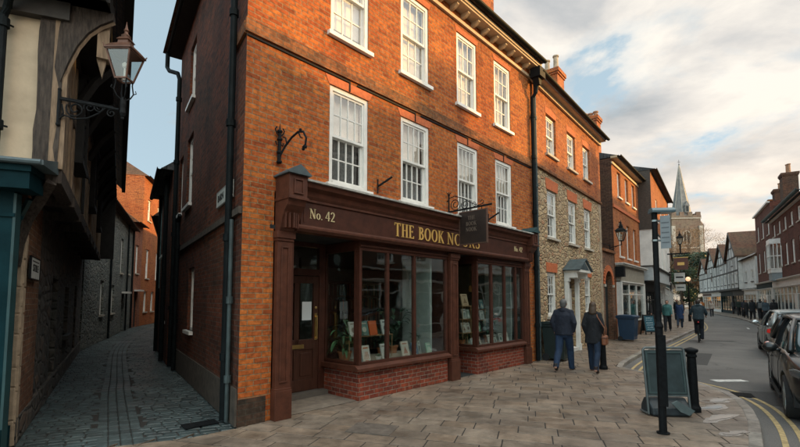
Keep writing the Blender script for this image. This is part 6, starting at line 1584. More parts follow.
# ------------------------------------------------------------------ trees
bark = plain('tree bark', (.075, .055, .04), .95, var=.4, scale=6, bumpd=.02)
def tree(name, label, loc, H, crown, leafmat, nleaf, seed, trunk=.3, leafsize=.3, first=.25, bare=False, cone=False, group=None):
    t = thing(name, label, 'tree', (loc[0], loc[1], loc[2] if len(loc) > 2 else -.25)); rg = random.Random(seed)
    tr = MB(); tr.tube([(0, 0, 0), (rg.uniform(-.1, .1), rg.uniform(-.1, .1), H*.35), (rg.uniform(-.3, .3), rg.uniform(-.3, .3), H*.7), (0, 0, H*.93)], [trunk, trunk*.72, trunk*.4, trunk*.08], 9)
    tr.build('trunk', bark, t, smooth=True)
    lm = MB(); tips = []
    def grow(p, d, L, r, lev):
        q = p+d*L*.5+Vector((rg.uniform(-1, 1), rg.uniform(-1, 1), rg.uniform(-.3, 1)))*L*.08; e = p+d*L
        lm.tube([p, q, e], [r, r*.8, r*.5], 5 if lev else 6, caps=False)
        if lev == 0: tips.append((e, L)); return
        for i in range(rg.choice((3, 4)) if bare else 3):
            dd = (d+Vector((rg.uniform(-1, 1), rg.uniform(-1, 1), rg.uniform(-.35, .8)))*.75).normalized(); grow(p+d*L*rg.uniform(.45, 1), dd, L*rg.uniform(.5, .72), r*.55, lev-1)
    nl = 13 if not cone else 26
    for i in range(nl):
        f = first+(.95-first)*(i+.5)/nl; az = i*2.4+rg.uniform(-.4, .4); el = .25+.7*f+rg.uniform(-.15, .15)
        prof = (math.sin(math.pi*min(1, (1-f)/(1-first)*.8+.12))) if not cone else (1-f)*1.15+.12
        d = Vector((math.cos(az)*math.cos(el), math.sin(az)*math.cos(el), math.sin(el)))
        grow(Vector((0, 0, H*f*.95)), d, crown*prof*.62, trunk*.34*(1.1-f), 2)
    lm.build('limbs', bark, t)
    cr = MB(); per = max(1, nleaf//max(1, len(tips)))
    for e, L in tips:
        cs = L*(.75 if not bare else .8)
        for k in range(per):
            c = e+Vector((max(-1, min(1, rg.gauss(0, .5))), max(-1, min(1, rg.gauss(0, .5))), max(-.8, min(.8, rg.gauss(0, .42)))))*cs
            if c.z > H*1.02: continue
            s = leafsize*rg.uniform(.5, 1.25); a = Vector((rg.uniform(-1, 1), rg.uniform(-1, 1), rg.uniform(-.6, .6))).normalized(); bb = a.orthogonal().normalized(); bb = (bb*math.cos(k)+a.cross(bb)*math.sin(k))
            cr.add([c-a*s*.5, c+bb*s*.28, c+a*s*.5, c-bb*s*.28], [(0, 1, 2, 3)])
    cr.build('crown', leafmat, t); return t
aut = leafy('autumn leaf', (.15, .075, .028), (.24, .13, .05), .8); eg_ = leafy('evergreen leaf', (.012, .028, .014), (.03, .055, .022), .5); olive = leafy('olive leaf', (.04, .05, .02), (.09, .09, .035), .5)
tree('autumn_tree', 'tall half bare autumn tree with russet twigs in front of the church tower', (65.4, 97), 17.0, 8.6, aut, 30000, 2, .45, .17, bare=True)
tree('autumn_tree', 'smaller brown autumn tree at the left foot of the church tower', (60.6, 92.5), 14.0, 7.0, aut, 20000, 5, .35, .17, bare=True)
tree('evergreen_tree', 'dense dark evergreen tree beside the farthest timber framed house', (61.9, 87.5), 11.0, 7.6, eg_, 20000, 3, .4, .42, first=.08, cone=False)
tree('evergreen_tree', 'rounded dark green tree left of the dense evergreen', (58.4, 89.5), 8.2, 6.0, eg_, 12000, 6, .3, .40, first=.1)
tree('evergreen_tree', 'tall dark tree partly hidden behind the dense evergreen', (69.5, 101), 11.5, 6.8, olive, 9000, 7, .4, .45, first=.1)
# ------------------------------------------------------------------ street furniture
def g2(x, y): return (x, y, 0)
LPX = thing('lamp_post', 'slim black lamp post with a flat grey lamp head and a grey parking sign', 'lamp post', (3.36, 5.62, 0), R(-6))
b = MB(); b.tube([(0, 0, 0), (0, 0, .02)], .075, 14); b.tube([(0, 0, .02), (0, 0, 1.35)], .046, 14); b.tube([(0, 0, 1.35), (0, 0, 2.86)], .034, 12); b.box(-.05, .05, -.06, -.04, .35, 1.25); b.lathe([(.046, 1.33), (.055, 1.36), (.034, 1.42)], (0, 0, 0), 14)
b.build('post', M['blackpaint'], LPX)
b = MB(); b.extrx([(-.07, 2.845), (.07, 2.845), (.07, 2.875), (.04, 2.91), (-.04, 2.91), (-.07, 2.875)], -.05, .24); b.build('lamp_head', plain('blue grey lamp housing', (.10, .15, .17), .4, .3), LPX, bevel=.006)
b = MB(); b.box(.06, .22, -.05, .05, 2.838, 2.846); b.build('lamp_lens', M['offwhite'], LPX)
b = MB(); b.box(.062, .175, .0, .006, 2.37, 2.80); s_n = b.build('parking_sign', plain('grey sign back', (.22, .24, .25), .55, .1), LPX, rz=R(-28))
for i in range(5): b = MB(); b.box(.075, .160, -.0015, 0, 2.44+i*.065, 2.455+i*.065); b.build('sign_line', plain('dull grey print', (.10, .11, .12), .6), s_n, (0, 0, 0))
b = MB()
for z in (2.48, 2.74): b.tube([(0, 0, z-.012), (0, 0, z+.012)], .041, 12); b.box(.03, .075, -.01, .01, z-.012, z+.012)
b.build('clamp', M['alu'], LPX)

def bollard(label, x, y, h=.98):
    t = thing('bollard', label, 'bollard', (x, y, 0), 0, 'cast iron bollards on the pavement'); b = MB(); s = h
    b.lathe([(r_*.84, z_) for r_, z_ in [(.115, 0), (.115, .06), (.095, .09), (.088, .12), (.074, s*.80), (.070, s*.84), (.088, s*.855), (.088, s*.88), (.072, s*.895), (.076, s*.915), (.105, s*.93), (.115, s*.955), (.108, s*.975), (.06, s*.99), (.02, s)]], (0, 0, 0), 20)
    b.build('bollard_post', M['blackpaint'], t, smooth=False); return t
bollard('black cast iron bollard behind the empty grey framed sign stand', 4.50, 6.72, .97)
bollard('black cast iron bollard beside the woman with the brown handbag', 5.02, 10.75, .95)

# the framed pavement sign seen from behind
AB = thing('pavement_sign', 'dark grey green pavement sign with a rounded grey metal frame on a black rubber base', 'sign', (3.98, 6.60, 0), R(-3))
b = MB(); w_ = .30
def rr(w_, z0, z1, r_):
    P = []
    for cx, cz, a0 in ((w_-r_, z1-r_, 0), (-w_+r_, z1-r_, 90)):
        for i in range(6): a = R(a0+90*i/5); P.append((cx+r_*math.cos(a), 0, cz+r_*math.sin(a)))
    return [(w_, 0, z0)]+P+[(-w_, 0, z0)]
b.tube([(p[0], -.14+.12*(p[2]/.98), p[2]) for p in rr(w_, .03, .98, .05)], .017, 8); b.build('frame', plain('dull grey frame', (.13, .15, .15), .5, .5), AB)
b = MB(); rot = Matrix.Rotation(math.atan2(-.12, .98)*1, 3, 'X')
b.box(-w_+.02, w_-.02, -.008, .008, .30, .95, rot, (0, -.14, .0)); pn = b.build('sign_panel', plain('dark teal sign back', (.030, .045, .047), .55, var=.3), AB)
b = MB()
for q in ((-w_+.03, w_-.03, .905, .93), (-w_+.03, w_-.03, .315, .34), (-w_+.03, -w_+.055, .34, .905), (w_-.055, w_-.03, .34, .905)): b.box(q[0], q[1], -.018, -.008, q[2], q[3], rot, (0, -.14, 0))
b.build('panel_rim', plain('teal rim', (.045, .07, .07), .5), pn)
b = MB(); b.box(-w_-.015, w_+.015, -.012, .012, .275, .30, rot, (0, -.14, 0)); b.build('crossbar', plain('dull grey frame', (.13, .15, .15), .5, .5), AB)
b = MB(); b.extrx([(-.22, .01), (.16, .01), (.14, .12), (.05, .24), (-.06, .25), (-.20, .12)], -.28, .28); b.build('rubber_base', plain('black rubber', (.022, .03, .034), .6, var=.4, bumpd=.01), AB, bevel=.03)
b = MB()
b.extr([(-.02, .20), (.06, .24), (.30, .10), (.22, .03), (.10, .08)], -.245, -.215); b.build('loose_flap', plain('grey flap', (.10, .13, .13), .6), AB)
b = MB(); b.tube([(-w_, -.14, .03), (-w_, .10, .03)], .016, 6); b.tube([(w_, -.14, .03), (w_, .10, .03)], .016, 6); b.build('foot', M['alu'], AB)

def wheeliebin(label, x, y, rz, mat, w_=.62, d_=.72, h=1.1, double=False):
    t = thing('wheelie_bin', label, 'bin', (x, y, 0), rz); b = MB(); 
    def ring(k, z): return [(-w_*k/2, -d_*k/2, z), (w_*k/2, -d_*k/2, z), (w_*k/2, d_*k/2, z), (-w_*k/2, d_*k/2, z)]
    vs = ring(.80, .06)+ring(.97, h-.16)+ring(1.06, h-.15)+ring(1.06, h-.09)
    b.add(vs, [(0, 3, 2, 1), (12, 13, 14, 15)]+[(4*i+j, 4*i+(j+1) % 4, 4*i+4+(j+1) % 4, 4*i+4+j) for i in range(3) for j in range(4)])
    for q in (-.28, 0, .28): b.box(q*w_-.015, q*w_+.015, -d_*.47, -d_*.44, .2, h-.22)
    b.build('bin_body', M[mat], t, bevel=.015)
    l = MB(); l.extrx([(-d_*.57, h-.088), (-d_*.57, h-.055), (-d_*.3, h-.01), (d_*.35, h+.0), (d_*.55, h-.03), (d_*.55, h-.088)], -w_*.56, w_*.56); l.build('lid', M[mat], t, bevel=.012)
    l = MB(); l.tube([(-w_*.45, d_*.62, h-.10), (w_*.45, d_*.62, h-.10)], .016, 6)
    for q in (-.4, 0, .4): l.box(q*w_-.015, q*w_+.015, d_*.5, d_*.62, h-.115, h-.085)
    l.build('handle', M[mat], t)
    for q in (-1, 1): wv = MB(); wv.lathe([(.10, -.03), (.10, .03)], (q*w_*.40, d_*.36, .10), 16, 'x'); wv.build('wheel', M['rubber'], t)
    return t
pb = inbs(9.55, -.55, 0); wheeliebin('black green wheeled bin against the rubble stone house behind the man', *step((O2[0]+.26, O2[1]-.34), 40, .65), R(50), 'oldbin', .74, .66, 1.1)
wheeliebin('blue wheeled bin in front of the grey stone shopfront', 9.60, 18.22, R(50), 'bluebin', .80, .66, 1.08)
# chalkboard
q = step((O3[0]+.85, O3[1]-.72), 40, 3.7)
CB = thing('chalkboard_sign', 'small blue green chalkboard sign in a dark frame beside the blue bin', 'sign', (12.32, 21.45, 0), R(14))
b = MB(); rot = Matrix.Rotation(R(-10), 3, 'X')
for p in ((-.34, -.29), (.29, .34)): b.box(p[0], p[1], -.02, .02, 0, 1.0, rot, (0, -.16, 0))
for z in (.12, .93): b.box(-.29, .29, -.02, .02, z, z+.06, rot, (0, -.16, 0))
b.build('frame', M['timberdark'], CB)
b = MB(); b.box(-.29, .29, -.006, .006, .18, .93, rot, (0, -.16, 0)); cbp = b.build('board', plain('chalkboard blue', (.020, .085, .115), .7, var=.25), CB)
b = MB(); rg = random.Random(5)
for i, z in enumerate((.80, .70, .56, .46, .34, .25)):
    x = -.20+rg.uniform(0, .05)
    while x < .16: l = rg.uniform(.03, .09); b.box(x, x+l, -.009, -.006, z, z+rg.uniform(.02, .045), rot, (0, -.16, 0)); x += l+rg.uniform(.015, .03)
b.build('chalk_marks', plain('chalk', (.35, .42, .44), .9), cbp)
b = MB(); rot2 = Matrix.Rotation(R(10), 3, 'X')
for p in ((-.34, -.29), (.29, .34)): b.box(p[0], p[1], -.02, .02, 0, 1.0, rot2, (0, .18, 0))
b.box(-.29, .29, -.01, .01, .18, .93, rot2, (0, .18, 0)); b.build('back_leaf', M['timberdark'], CB)

# ------------------------------------------------------------------ cars
def carpaint(name, c, metal=.5):
    m, nt, b = new_mat(name); b.inputs['Base Color'].default_value = rgba(c); b.inputs['Metallic'].default_value = metal; b.inputs['Roughness'].default_value = .35
    b.inputs['Coat Weight'].default_value = .5; b.inputs['Coat Roughness'].default_value = .05
    n = noise(nt, 3, 5); r = ramp(nt, n.outputs[0], [(.3, tuple(x*.85 for x in c)), (.7, c)]); nt.links.new(r.outputs[0], b.inputs['Base Color'])
    return m
carglass = new_mat('car glass'); cg = carglass[2]; cg.inputs['Base Color'].default_value = (.02, .035, .038, 1); cg.inputs['Roughness'].default_value = .04; cg.inputs['Specular IOR Level'].default_value = .9; cg.inputs['Coat Weight'].default_value = 1; carglass = carglass[0]
redl = new_mat('tail lamp red'); redl[2].inputs['Base Color'].default_value = (.42, .012, .012, 1); redl[2].inputs['Roughness'].default_value = .12; redl[2].inputs['Coat Weight'].default_value = 1; redl[2].inputs['Emission Color'].default_value = (1, .03, .02, 1); redl[2].inputs['Emission Strength'].default_value = .12; redl = redl[0]
def car(label, loc, heading, paint, suv=0., seed=0):
    """origin on the ground under the middle; +y is the front"""
    t = thing('parked_car', label, 'car', (loc[0], loc[1], -.095), R(-heading))
    ys = [-2.12, -2.08, -1.95, -1.7, -1.35, -.95, -.5, 0, .5, .9, 1.2, 1.5, 1.8, 2.0, 2.10]
    hw = [.55, .74, .83, .87, .885, .89, .89, .89, .89, .885, .88, .865, .81, .70, .48]
    zt = [.70, .86, .97, 1.0, .985, .975, .965, .955, .945, .94, .925, .89, .83, .74, .62]
    zb = [.42, .32, .27, .24, .22, .21, .21, .21, .21, .21, .22, .23, .26, .32, .42]
    k = 1+.05*suv
    b = MB(); vs = []
    for y, w_, a, c in zip(ys, hw, zt, zb):
        a = a*(1+.07*suv)
        half = [(0, c), (w_*.75, c), (w_*.93, c+.03), (w_*.985, c+(a-c)*.25), (w_*1.0, c+(a-c)*.5), (w_*.985, c+(a-c)*.72), (w_*.95, a-.06), (w_*.88, a-.012), (w_*.5, a+.012), (0, a+.02)]
        ring = half+[(-x, z) for x, z in half[-2:0:-1]]; vs += [(x, y, z) for x, z in ring]
    n = 18; fs = [(i*n+j, i*n+(j+1) % n, (i+1)*n+(j+1) % n, (i+1)*n+j) for i in range(len(ys)-1) for j in range(n)]+[tuple(range(n))[::-1], tuple(range((len(ys)-1)*n, len(ys)*n))]
    b.add(vs, fs)
    cut = MB(); wr = .345
    for y in (-1.30, 1.30):
        for s in (-1, 1): cut.lathe([(wr+.035, s*.60), (wr+.035, s*1.0)], (0, y, .32), 28, 'x')
    co = cut.build('cut', M['dark']); 
    me = baked(b, 'body', paint, [('SUBSURF', dict(levels=2, render_levels=2)), ('BOOLEAN', dict(operation='DIFFERENCE', object=co, solver='EXACT'))])
    bpy.data.objects.remove(co)
    for p in me.polygons: p.use_smooth = True
    body = link('body', me, t)
    body.modifiers.new('we', 'WEIGHTED_NORMAL')
    # wheel wells
    b = MB(); b.box(-.80, .80, -1.75, 1.75, .24, .80); b.build('underbody', M['rubber'], t)
    # cabin
    cy = [-1.98, -1.86, -1.52, -1.0, -.3, .28, .75, 1.12]
    zc = [.99, 1.14, 1.41, 1.475, 1.485, 1.43, 1.20, .96]
    wbt = [.74, .77, .80, .815, .82, .815, .79, .74]; wtp = [.70, .68, .60, .61, .615, .59, .655, .70]
    b = MB(); vs = []
    for y, z, a, c in zip(cy, zc, wbt, wtp):
        z *= k; zbelt = (.93 if y < 1 else .90)
        half = [(a, zbelt-.05), (a, zbelt), (a*.55+c*.45, zbelt+(z-zbelt)*.5), (c, z-.035), (c*.86, z-.004), (c*.4, z+.012)]
        ring = half+[(-x, zz_) for x, zz_ in half[::-1]]; vs += [(x, y, z_) for x, z_ in ring]
    n = 12; fs = [(i*n+j, i*n+(j+1) % n, (i+1)*n+(j+1) % n, (i+1)*n+j) for i in range(len(cy)-1) for j in range(n)]+[tuple(range(n))[::-1], tuple(range((len(cy)-1)*n, len(cy)*n))]
    b.add(vs, fs); me = baked(b, 'windows', carglass, [('SUBSURF', dict(levels=2, render_levels=2))]); link('windows', me, t)
    # painted roof skin, pillars
    b = MB(); vs = []; st = [(-1.62, 1.365, .60), (-1.45, 1.425, .60), (-1.0, 1.482, .612), (-.3, 1.49, .618), (.2, 1.45, .60), (.36, 1.41, .595)]
    for y, z, c in st:
        z = z*k+.006; ring = [(c+.012, z-.055), (c*.97, z-.018), (c*.7, z+.004), (0, z+.012), (-c*.7, z+.004), (-c*.97, z-.018), (-c-.012, z-.055)]
        vs += [(x, y, z_) for x, z_ in ring]+[(x*.97, y, z_-.03) for x, z_ in ring[::-1]]
    n = 14; b.add(vs, [(i*n+j, i*n+(j+1) % n, (i+1)*n+(j+1) % n, (i+1)*n+j) for i in range(len(st)-1) for j in range(n)]+[tuple(range(n))[::-1], tuple(range((len(st)-1)*n, len(st)*n))])
    link('roof', baked(b, 'roof', paint, [('SUBSURF', dict(levels=1, render_levels=1))]), t)
    b = MB()
    for s in (-1, 1):
        b.tube([(s*.735, -1.99, .99*k), (s*.73, -1.86, 1.12*k), (s*.645, -1.58, 1.37*k)], [.06, .06, .045], 7)
        b.tube([(s*.775, -1.46, .99*k), (s*.70, -1.38, 1.20*k), (s*.61, -1.32, 1.40*k)], [.055, .045, .03], 7)
        b.tube([(s*.60, .33, 1.40*k), (s*.69, .74, 1.20*k), (s*.755, 1.16, .955*k)], [.035, .038, .05], 7)
        b.tube([(s*.605, -1.5, 1.39*k), (s*.63, -.9, 1.43*k), (s*.63, -.2, 1.44*k), (s*.605, .33, 1.39*k)], .026, 6)
    b.build('pillar', paint, t, smooth=True)
    b = MB()
    for s in (-1, 1): b.tube([(s*.82, -.32, .95), (s*.73, -.34, 1.2*k), (s*.64, -.36, 1.41*k)], .03, 6); b.tube([(s*.845, -1.6, .965), (s*.86, -.5, .955), (s*.85, .9, .93)], .014, 6)
    b.build('window_trim', M['blackpaint'], t)
    for s in (-1, 1):
        b = MB(); b.ball((s*.97, .78, 1.02), (.11, .07, .08), 12, 8); b.tube([(s*.84, .80, .97), (s*.93, .79, 1.0)], .03, 6); mo = b.build('wing_mirror', paint, t, smooth=True)
        b = MB(); b.ball((s*.97, .715, 1.02), (.085, .012, .06), 12, 6); b.build('mirror_glass', M['chrome'], mo)
    for y in (-1.30, 1.30):
        for s in (-1, 1):
            b = MB(); b.lathe([(.21, s*.70), (.30, s*.69), (.325, s*.72), (.325, s*.84), (.30, s*.875), (.215, s*.87), (.205, s*.83)], (0, y, .325), 30, 'x'); wh = b.build('wheel', M['rubber'], t, smooth=False)
            b = MB(); b.lathe([(.205, s*.86), (.215, s*.868), (.20, s*.83), (.05, s*.80), (.05, s*.84), (.01, s*.845)], (0, y, .325), 24, 'x')
            for q in range(5):
                a = 2*math.pi*q/5+.3; b.beam((s*.845, y+.04*math.cos(a), .325+.04*math.sin(a)), (s*.855, y+.205*math.cos(a), .325+.205*math.sin(a)), .05, .03, (1, 0, 0))
            b.build('rim', M['alu'], wh)
    # door lines, handles, sills
    b = MB()
    for s in (-1, 1):
        for y in (-.98, -.30, .86): b.tube([(s*.889, y, .30), (s*.897, y, .55), (s*.888, y, .80), (s*.85, y, .93)], .0045, 4)
        b.tube([(s*.885, -.95, .30), (s*.888, .85, .30)], .004, 4)
        b.box(min(s*.87, s*.905), max(s*.87, s*.905), -.98, .95, .225, .27)
    b.build('shut_lines', M['rubber'], t)
    for s in (-1, 1):
        for y in (-.86, -.16): b = MB(); b.tube([(s*.895, y, .80), (s*.915, y+.02, .80), (s*.915, y+.15, .80), (s*.895, y+.17, .80)], .012, 6); b.build('door_handle', paint, t)
    # rear: lamps, bumper, plate
    for s in (-1, 1):
        b = MB(); P = [(s*.50, .80), (s*.56, .90), (s*.80, .935), (s*.90, .90), (s*.915, .80), (s*.80, .765)]
        vs = [(x, -2.135+max(0, abs(x)-.52)**1.45*1.1, z) for x, z in P]; vb = [(x*.96, y+.12, z) for x, y, z in vs]
        b.add(vs+vb, [tuple(range(6)), tuple(range(6, 12))[::-1]]+[(i, 6+i, 6+(i+1) % 6, (i+1) % 6) for i in range(6)]); b.build('tail_light', redl, t, bevel=.012)
    b = MB(); b.box(-.26, .26, -2.15, -2.10, .70, .81); b.build('number_plate', plain('yellow plate', (.50, .38, .06), .5), t, bevel=.004)
    b = MB(); b.tube([(-.80, -1.93, .45), (-.62, -2.09, .44), (0, -2.15, .43), (.62, -2.09, .44), (.80, -1.93, .45)], [.06, .09, .09, .09, .06], 8, sx=1); b.build('rear_bumper', paint, t, smooth=True)
    b = MB(); b.box(-.5, .5, -2.09, -2.0, .26, .36); b.build('bumper_grille', M['rubber'], t)
    b = MB(); b.tube([(0, -2.03, 1.02), (.35, -1.95, 1.09)], .010, 5); b.build('rear_wiper', M['rubber'], t)
    b = MB(); b.box(-.55, .55, -1.72, -1.52, 1.41*k, 1.445*k); b.build('roof_spoiler', paint, t, bevel=.02)
    # front: headlamps, grille, plate
    for s in (-1, 1):
        b = MB(); P = [(s*.56, .66), (s*.60, .74), (s*.78, .80), (s*.845, .78), (s*.83, .70), (s*.70, .655)]
        vs = [(x, 2.10-max(0, abs(x)-.42)**1.5*1.12, z) for x, z in P]; vb = [(x*.95, y-.14, z) for x, y, z in vs]
        b.add(vs+vb, [tuple(range(6)), tuple(range(6, 12))[::-1]]+[(i, 6+i, 6+(i+1) % 6, (i+1) % 6) for i in range(6)]); b.build('headlight', headm, t, bevel=.01)
    b = MB(); b.box(-.42, .42, 2.02, 2.10, .34, .56); b.build('grille', M['rubber'], t, bevel=.01); b = MB(); b.box(-.26, .26, 2.10, 2.125, .44, .55); b.build('number_plate', plain('white plate', (.6, .6, .58), .5), t)
    b = MB(); b.tube([(-.45, 1.14, .965), (.1, 1.10, .985)], .010, 5); b.tube([(.0, 1.14, .975), (.55, 1.08, .985)], .010, 5); b.build('wiper', M['rubber'], t)
    return t
headm = new_mat('headlamp'); headm[2].inputs['Base Color'].default_value = (.16, .18, .18, 1); headm[2].inputs['Roughness'].default_value = .08; headm[2].inputs['Metallic'].default_value = .6; headm[2].inputs['Coat Weight'].default_value = 1; headm = headm[0]
def place_rear(x, y, a, wl=-1.30, ww=-.85):
    """car centre so that its wheel (local ww, wl) touches the ground at x, y, heading a"""
    d = (math.sin(R(a)), math.cos(R(a))); n = (math.cos(R(a)), -math.sin(R(a))); return (x-d[0]*wl-n[0]*ww, y-d[1]*wl-n[1]*ww)
car('silver grey hatchback parked on the right, its red tail light in view', place_rear(11.65, 13.75, 35), 35, carpaint('grey silver car paint', (.30, .34, .34), .15))
d180 = 37+180
# dark car faces the viewpoint: its left-hand-in-picture side is local +x
def place_front(x, y, a, wl, ww):
    d = (math.sin(R(a)), math.cos(R(a))); n = (math.cos(R(a)), -math.sin(R(a))); return (x-d[0]*wl-n[0]*ww, y-d[1]*wl-n[1]*ww)
car('black car facing the viewpoint, cut off by the right edge of the picture', place_front(5.95, 6.75, 217, 1.30, .85), 217, carpaint('black car paint', (.008, .011, .012), .1), .8)

# covers and gully in the ground
b = MB(); b.box(-.30, .30, -.22, .22, -.004, .007)
for i in range(7):
    for j in range(5): b.box(-.27+i*.08, -.22+i*.08, -.19+j*.08, -.14+j*.08, .007, .008)
o = b.build('manhole_cover', plain('worn iron cover', (.13, .105, .085), .65, .1, var=.4), None, (-.36, 5.82, 0), R(-17)); tag(o, 'rectangular worn iron manhole cover in the paving before the left shop window', 'manhole cover')
b = MB(); b.box(-.22, .22, -.17, .17, -.10, -.088)
for i in range(7): b.box(-.19+i*.058, -.165+i*.058, -.15, .15, -.088, -.083)
o = b.build('road_gully', M['blackpaint'], None, (6.5, 8.3, 0), R(60)); tag(o, 'black iron gully grate on the double yellow lines by the kerb bend', 'drain cover')
# ------------------------------------------------------------------ people
skin = plain('skin', (.42, .22, .15), .55, var=.06)
def cloth(c, r=.85): return plain('cloth %.3f %.3f %.3f' % c, c, r, var=.30, scale=9, bumpd=.035, stretch=(1.2, 1.2, .55))
def hairm(c): return plain('hair %.3f %.3f %.3f' % c, c, .6, var=.35, scale=40, stretch=(3, 3, .5))
def tor(mb, rings, n=20):
    """closed loft through horizontal elliptical rings (cx, cy, z, rx, ry)"""
    vs = []
    for cx, cy, z, rx, ry in rings:
        for j in range(n): a = 2*math.pi*j/n; vs.append((cx+rx*math.cos(a), cy+ry*math.sin(a), z))
    k = len(rings); mb.add(vs, [(i*n+j, i*n+(j+1) % n, (i+1)*n+(j+1) % n, (i+1)*n+j) for i in range(k-1) for j in range(n)]+[tuple(range(n))[::-1], tuple(range((k-1)*n, k*n))])
def rotx(v, p, a):
    """rotate point v about x axis through p (a positive swings downwards-hanging limbs forward)"""
    y, z = v[1]-p[1], v[2]-p[2]; c, s = math.cos(R(a)), math.sin(R(a)); return (v[0], p[1]+y*c-z*s, p[2]+y*s+z*c)
def person(label, x, y, heading, h=1.75, top=(.03, .03, .04), legs=(.03, .04, .07), shoe=(.02, .02, .02), hair=(.05, .03, .02), hairlen=0, coat=0.0, lean=0., legpose=((18, 5), (-14, 22)), arms=((-14, 10), (16, 18)), armout=(7, 7), vox=.016, female=False, group=None, z=0., sit=None, hands=None, bag=None, collar=True, pocket=False, headturn=0, bulk=1.0, skirt=False):
    """legpose per side (right, left): thigh swing forward, knee bend; arms: shoulder swing forward, elbow bend"""
    t = thing('person', label, 'person', (x, y, z), R(-heading), group); s = h/1.75; t.scale = (s, s, s)
    sw = (.158 if not female else .142)*bulk; hipw = .095
    J = {}
    hipz = .93
    pelvis = (0, 0, hipz)
    for i, sd_ in enumerate((1, -1)):
        th, kb = legpose[i]; hp = (sd_*hipw, 0, hipz-.02)
        kn = rotx((sd_*(hipw+.005), .0, hipz-.46), hp, th); an = rotx((kn[0], kn[1], kn[2]-.415), kn, th-kb)
        to = rotx((an[0]+sd_*.02, an[1]+.17, an[2]-.05), an, min(0, (th-kb)*.75) if th-kb < 0 else 0)
        J['hip', i], J['knee', i], J['ankle', i], J['toe', i] = hp, kn, an, to
    low = min(J['ankle', 0][2], J['ankle', 1][2])-.085
    def up(p): return (p[0], p[1], p[2]-low)
    if sit is None:
        for k in list(J): J[k] = up(J[k])
        hipz -= low
    def ln(p):   # lean of the trunk about the pelvis
        return rotx(p, (0, 0, hipz), -lean)
    for i, sd_ in enumerate((1, -1)):
        sh = (sd_*sw, 0, hipz+.50); a, eb = arms[i]; out = armout[i]
        el = (sh[0]+sd_*.285*math.sin(R(out)), 0, sh[2]-.285*math.cos(R(out))); el = rotx(el, sh, a)
        wr_ = (el[0]+(el[0]-sh[0])*(-.55 if pocket else .55), el[1]+(el[1]-sh[1])*.85, el[2]+(el[2]-sh[2])*.85); wr_ = rotx(wr_, el, eb)
        if hands and hands[i]: # explicit wrist target
            wr_ = hands[i]; shl = ln(sh); m = Vector(shl)*.5+Vector(wr_)*.5; el_ = m+Vector((sd_*.06, -.04, -.08)); J['sh', i], J['el', i], J['wr', i] = shl, tuple(el_), wr_; continue
        J['sh', i], J['el', i], J['wr', i] = ln(sh), ln(el), ln(wr_)
    neck = ln((0, -.01, hipz+.56)); hd = ln((0, .02, hipz+.70))
    T = lambda zz, rx, ry, dy=0: (*ln((0, dy, hipz+zz)), rx*bulk, ry*bulk)
    bm_ = MB()
    tor(bm_, [T(-.10, .12, .09), T(-.04, .165, .115), T(.06, .155, .11), T(.18, .135 if female else .145, .095), T(.32, .155, .105), T(.42, .155, .10), T(.49, .11, .075), T(.55, .06, .06)])
    bm_.tube([ln((0, -.01, hipz+.50)), neck, ln((0, .01, hipz+.64))], [.062, .054, .056], 12)
    # head: skull, jaw, nose, ears
    bm_.ball(hd, (.074, .092, .108), 16, 12); bm_.ball((hd[0], hd[1]+.022, hd[2]-.055), (.054, .066, .062), 14, 10)
    bm_.tube([(hd[0], hd[1]+.085, hd[2]+.015), (hd[0], hd[1]+.112, hd[2]-.022), (hd[0], hd[1]+.09, hd[2]-.032)], [.008, .016, .010], 6)
    for sd_ in (1, -1): bm_.ball((hd[0]+sd_*.077, hd[1]-.005, hd[2]-.008), (.012, .022, .032), 8, 6)
    bm_.tube([(hd[0]-.022, hd[1]+.088, hd[2]-.062), (hd[0]+.022, hd[1]+.088, hd[2]-.062)], .008, 5)
    for i, sd_ in enumerate((1, -1)):
        hp, kn, an, to, sh, el, wr_ = (J[k, i] for k in ('hip', 'knee', 'ankle', 'toe', 'sh', 'el', 'wr'))
        mid = tuple((a+b)/2 for a, b in zip(kn, an)); mid = (mid[0], mid[1]-.006, mid[2]+.03)
        bm_.tube([hp, tuple((a*.6+b*.4) for a, b in zip(hp, kn)), kn, mid, an], [.076, .064, .040, .038, .030], 12)
        bm_.ball(kn, .040, 8, 6); bm_.tube([(an[0], an[1]-.04, an[2]-.045), (an[0], an[1]+.03, an[2]-.035), to], [.036, .038, .026], 8)
        bm_.ball(sh, .050, 10, 8); bm_.tube([(sh[0]*.5, sh[1], sh[2]), (sh[0], sh[1], sh[2]-.02), tuple((a+b)/2 for a, b in zip(sh, el)), el, tuple((a*.6+b*.4) for a, b in zip(el, wr_)), wr_], [.055, .052, .047, .038, .036, .026], 10)
        d = (Vector(wr_)-Vector(el)).normalized(); sdv = Vector((0, 1, 0)) if abs(d.y) < .8 else Vector((0, 0, 1)); sdv = (sdv-d*sdv.dot(d)).normalized(); pn_ = d.cross(sdv)
        pc = Vector(wr_)+d*.045
        bm_.tube([Vector(wr_), pc-d*.01, pc+d*.035], [.024, .036, .034], 8)
        rot_ = [(-.027, .070, .0085), (-.009, .080, .009), (.009, .075, .0085), (.027, .058, .0078)]
        for off, L, r_ in rot_:
            b0 = pc+d*.035+sdv*off; k1 = b0+d*L*.5-pn_*sd_*.006; k2 = k1+(d*.8-pn_*sd_*.35)*L*.5; bm_.tube([b0-d*.015, b0, k1, k2], [r_, r_, r_*.95, r_*.75], 6)
        bm_.tube([pc-d*.02+sdv*.02, pc+sdv*.045+d*.012, pc+sdv*.052+d*.045], [.012, .011, .008], 6)
    body = link('body', baked(bm_, 'body', skin, [('REMESH', dict(mode='VOXEL', voxel_size=vox*.6)), ('SMOOTH', dict(factor=.5, iterations=2))]), t)
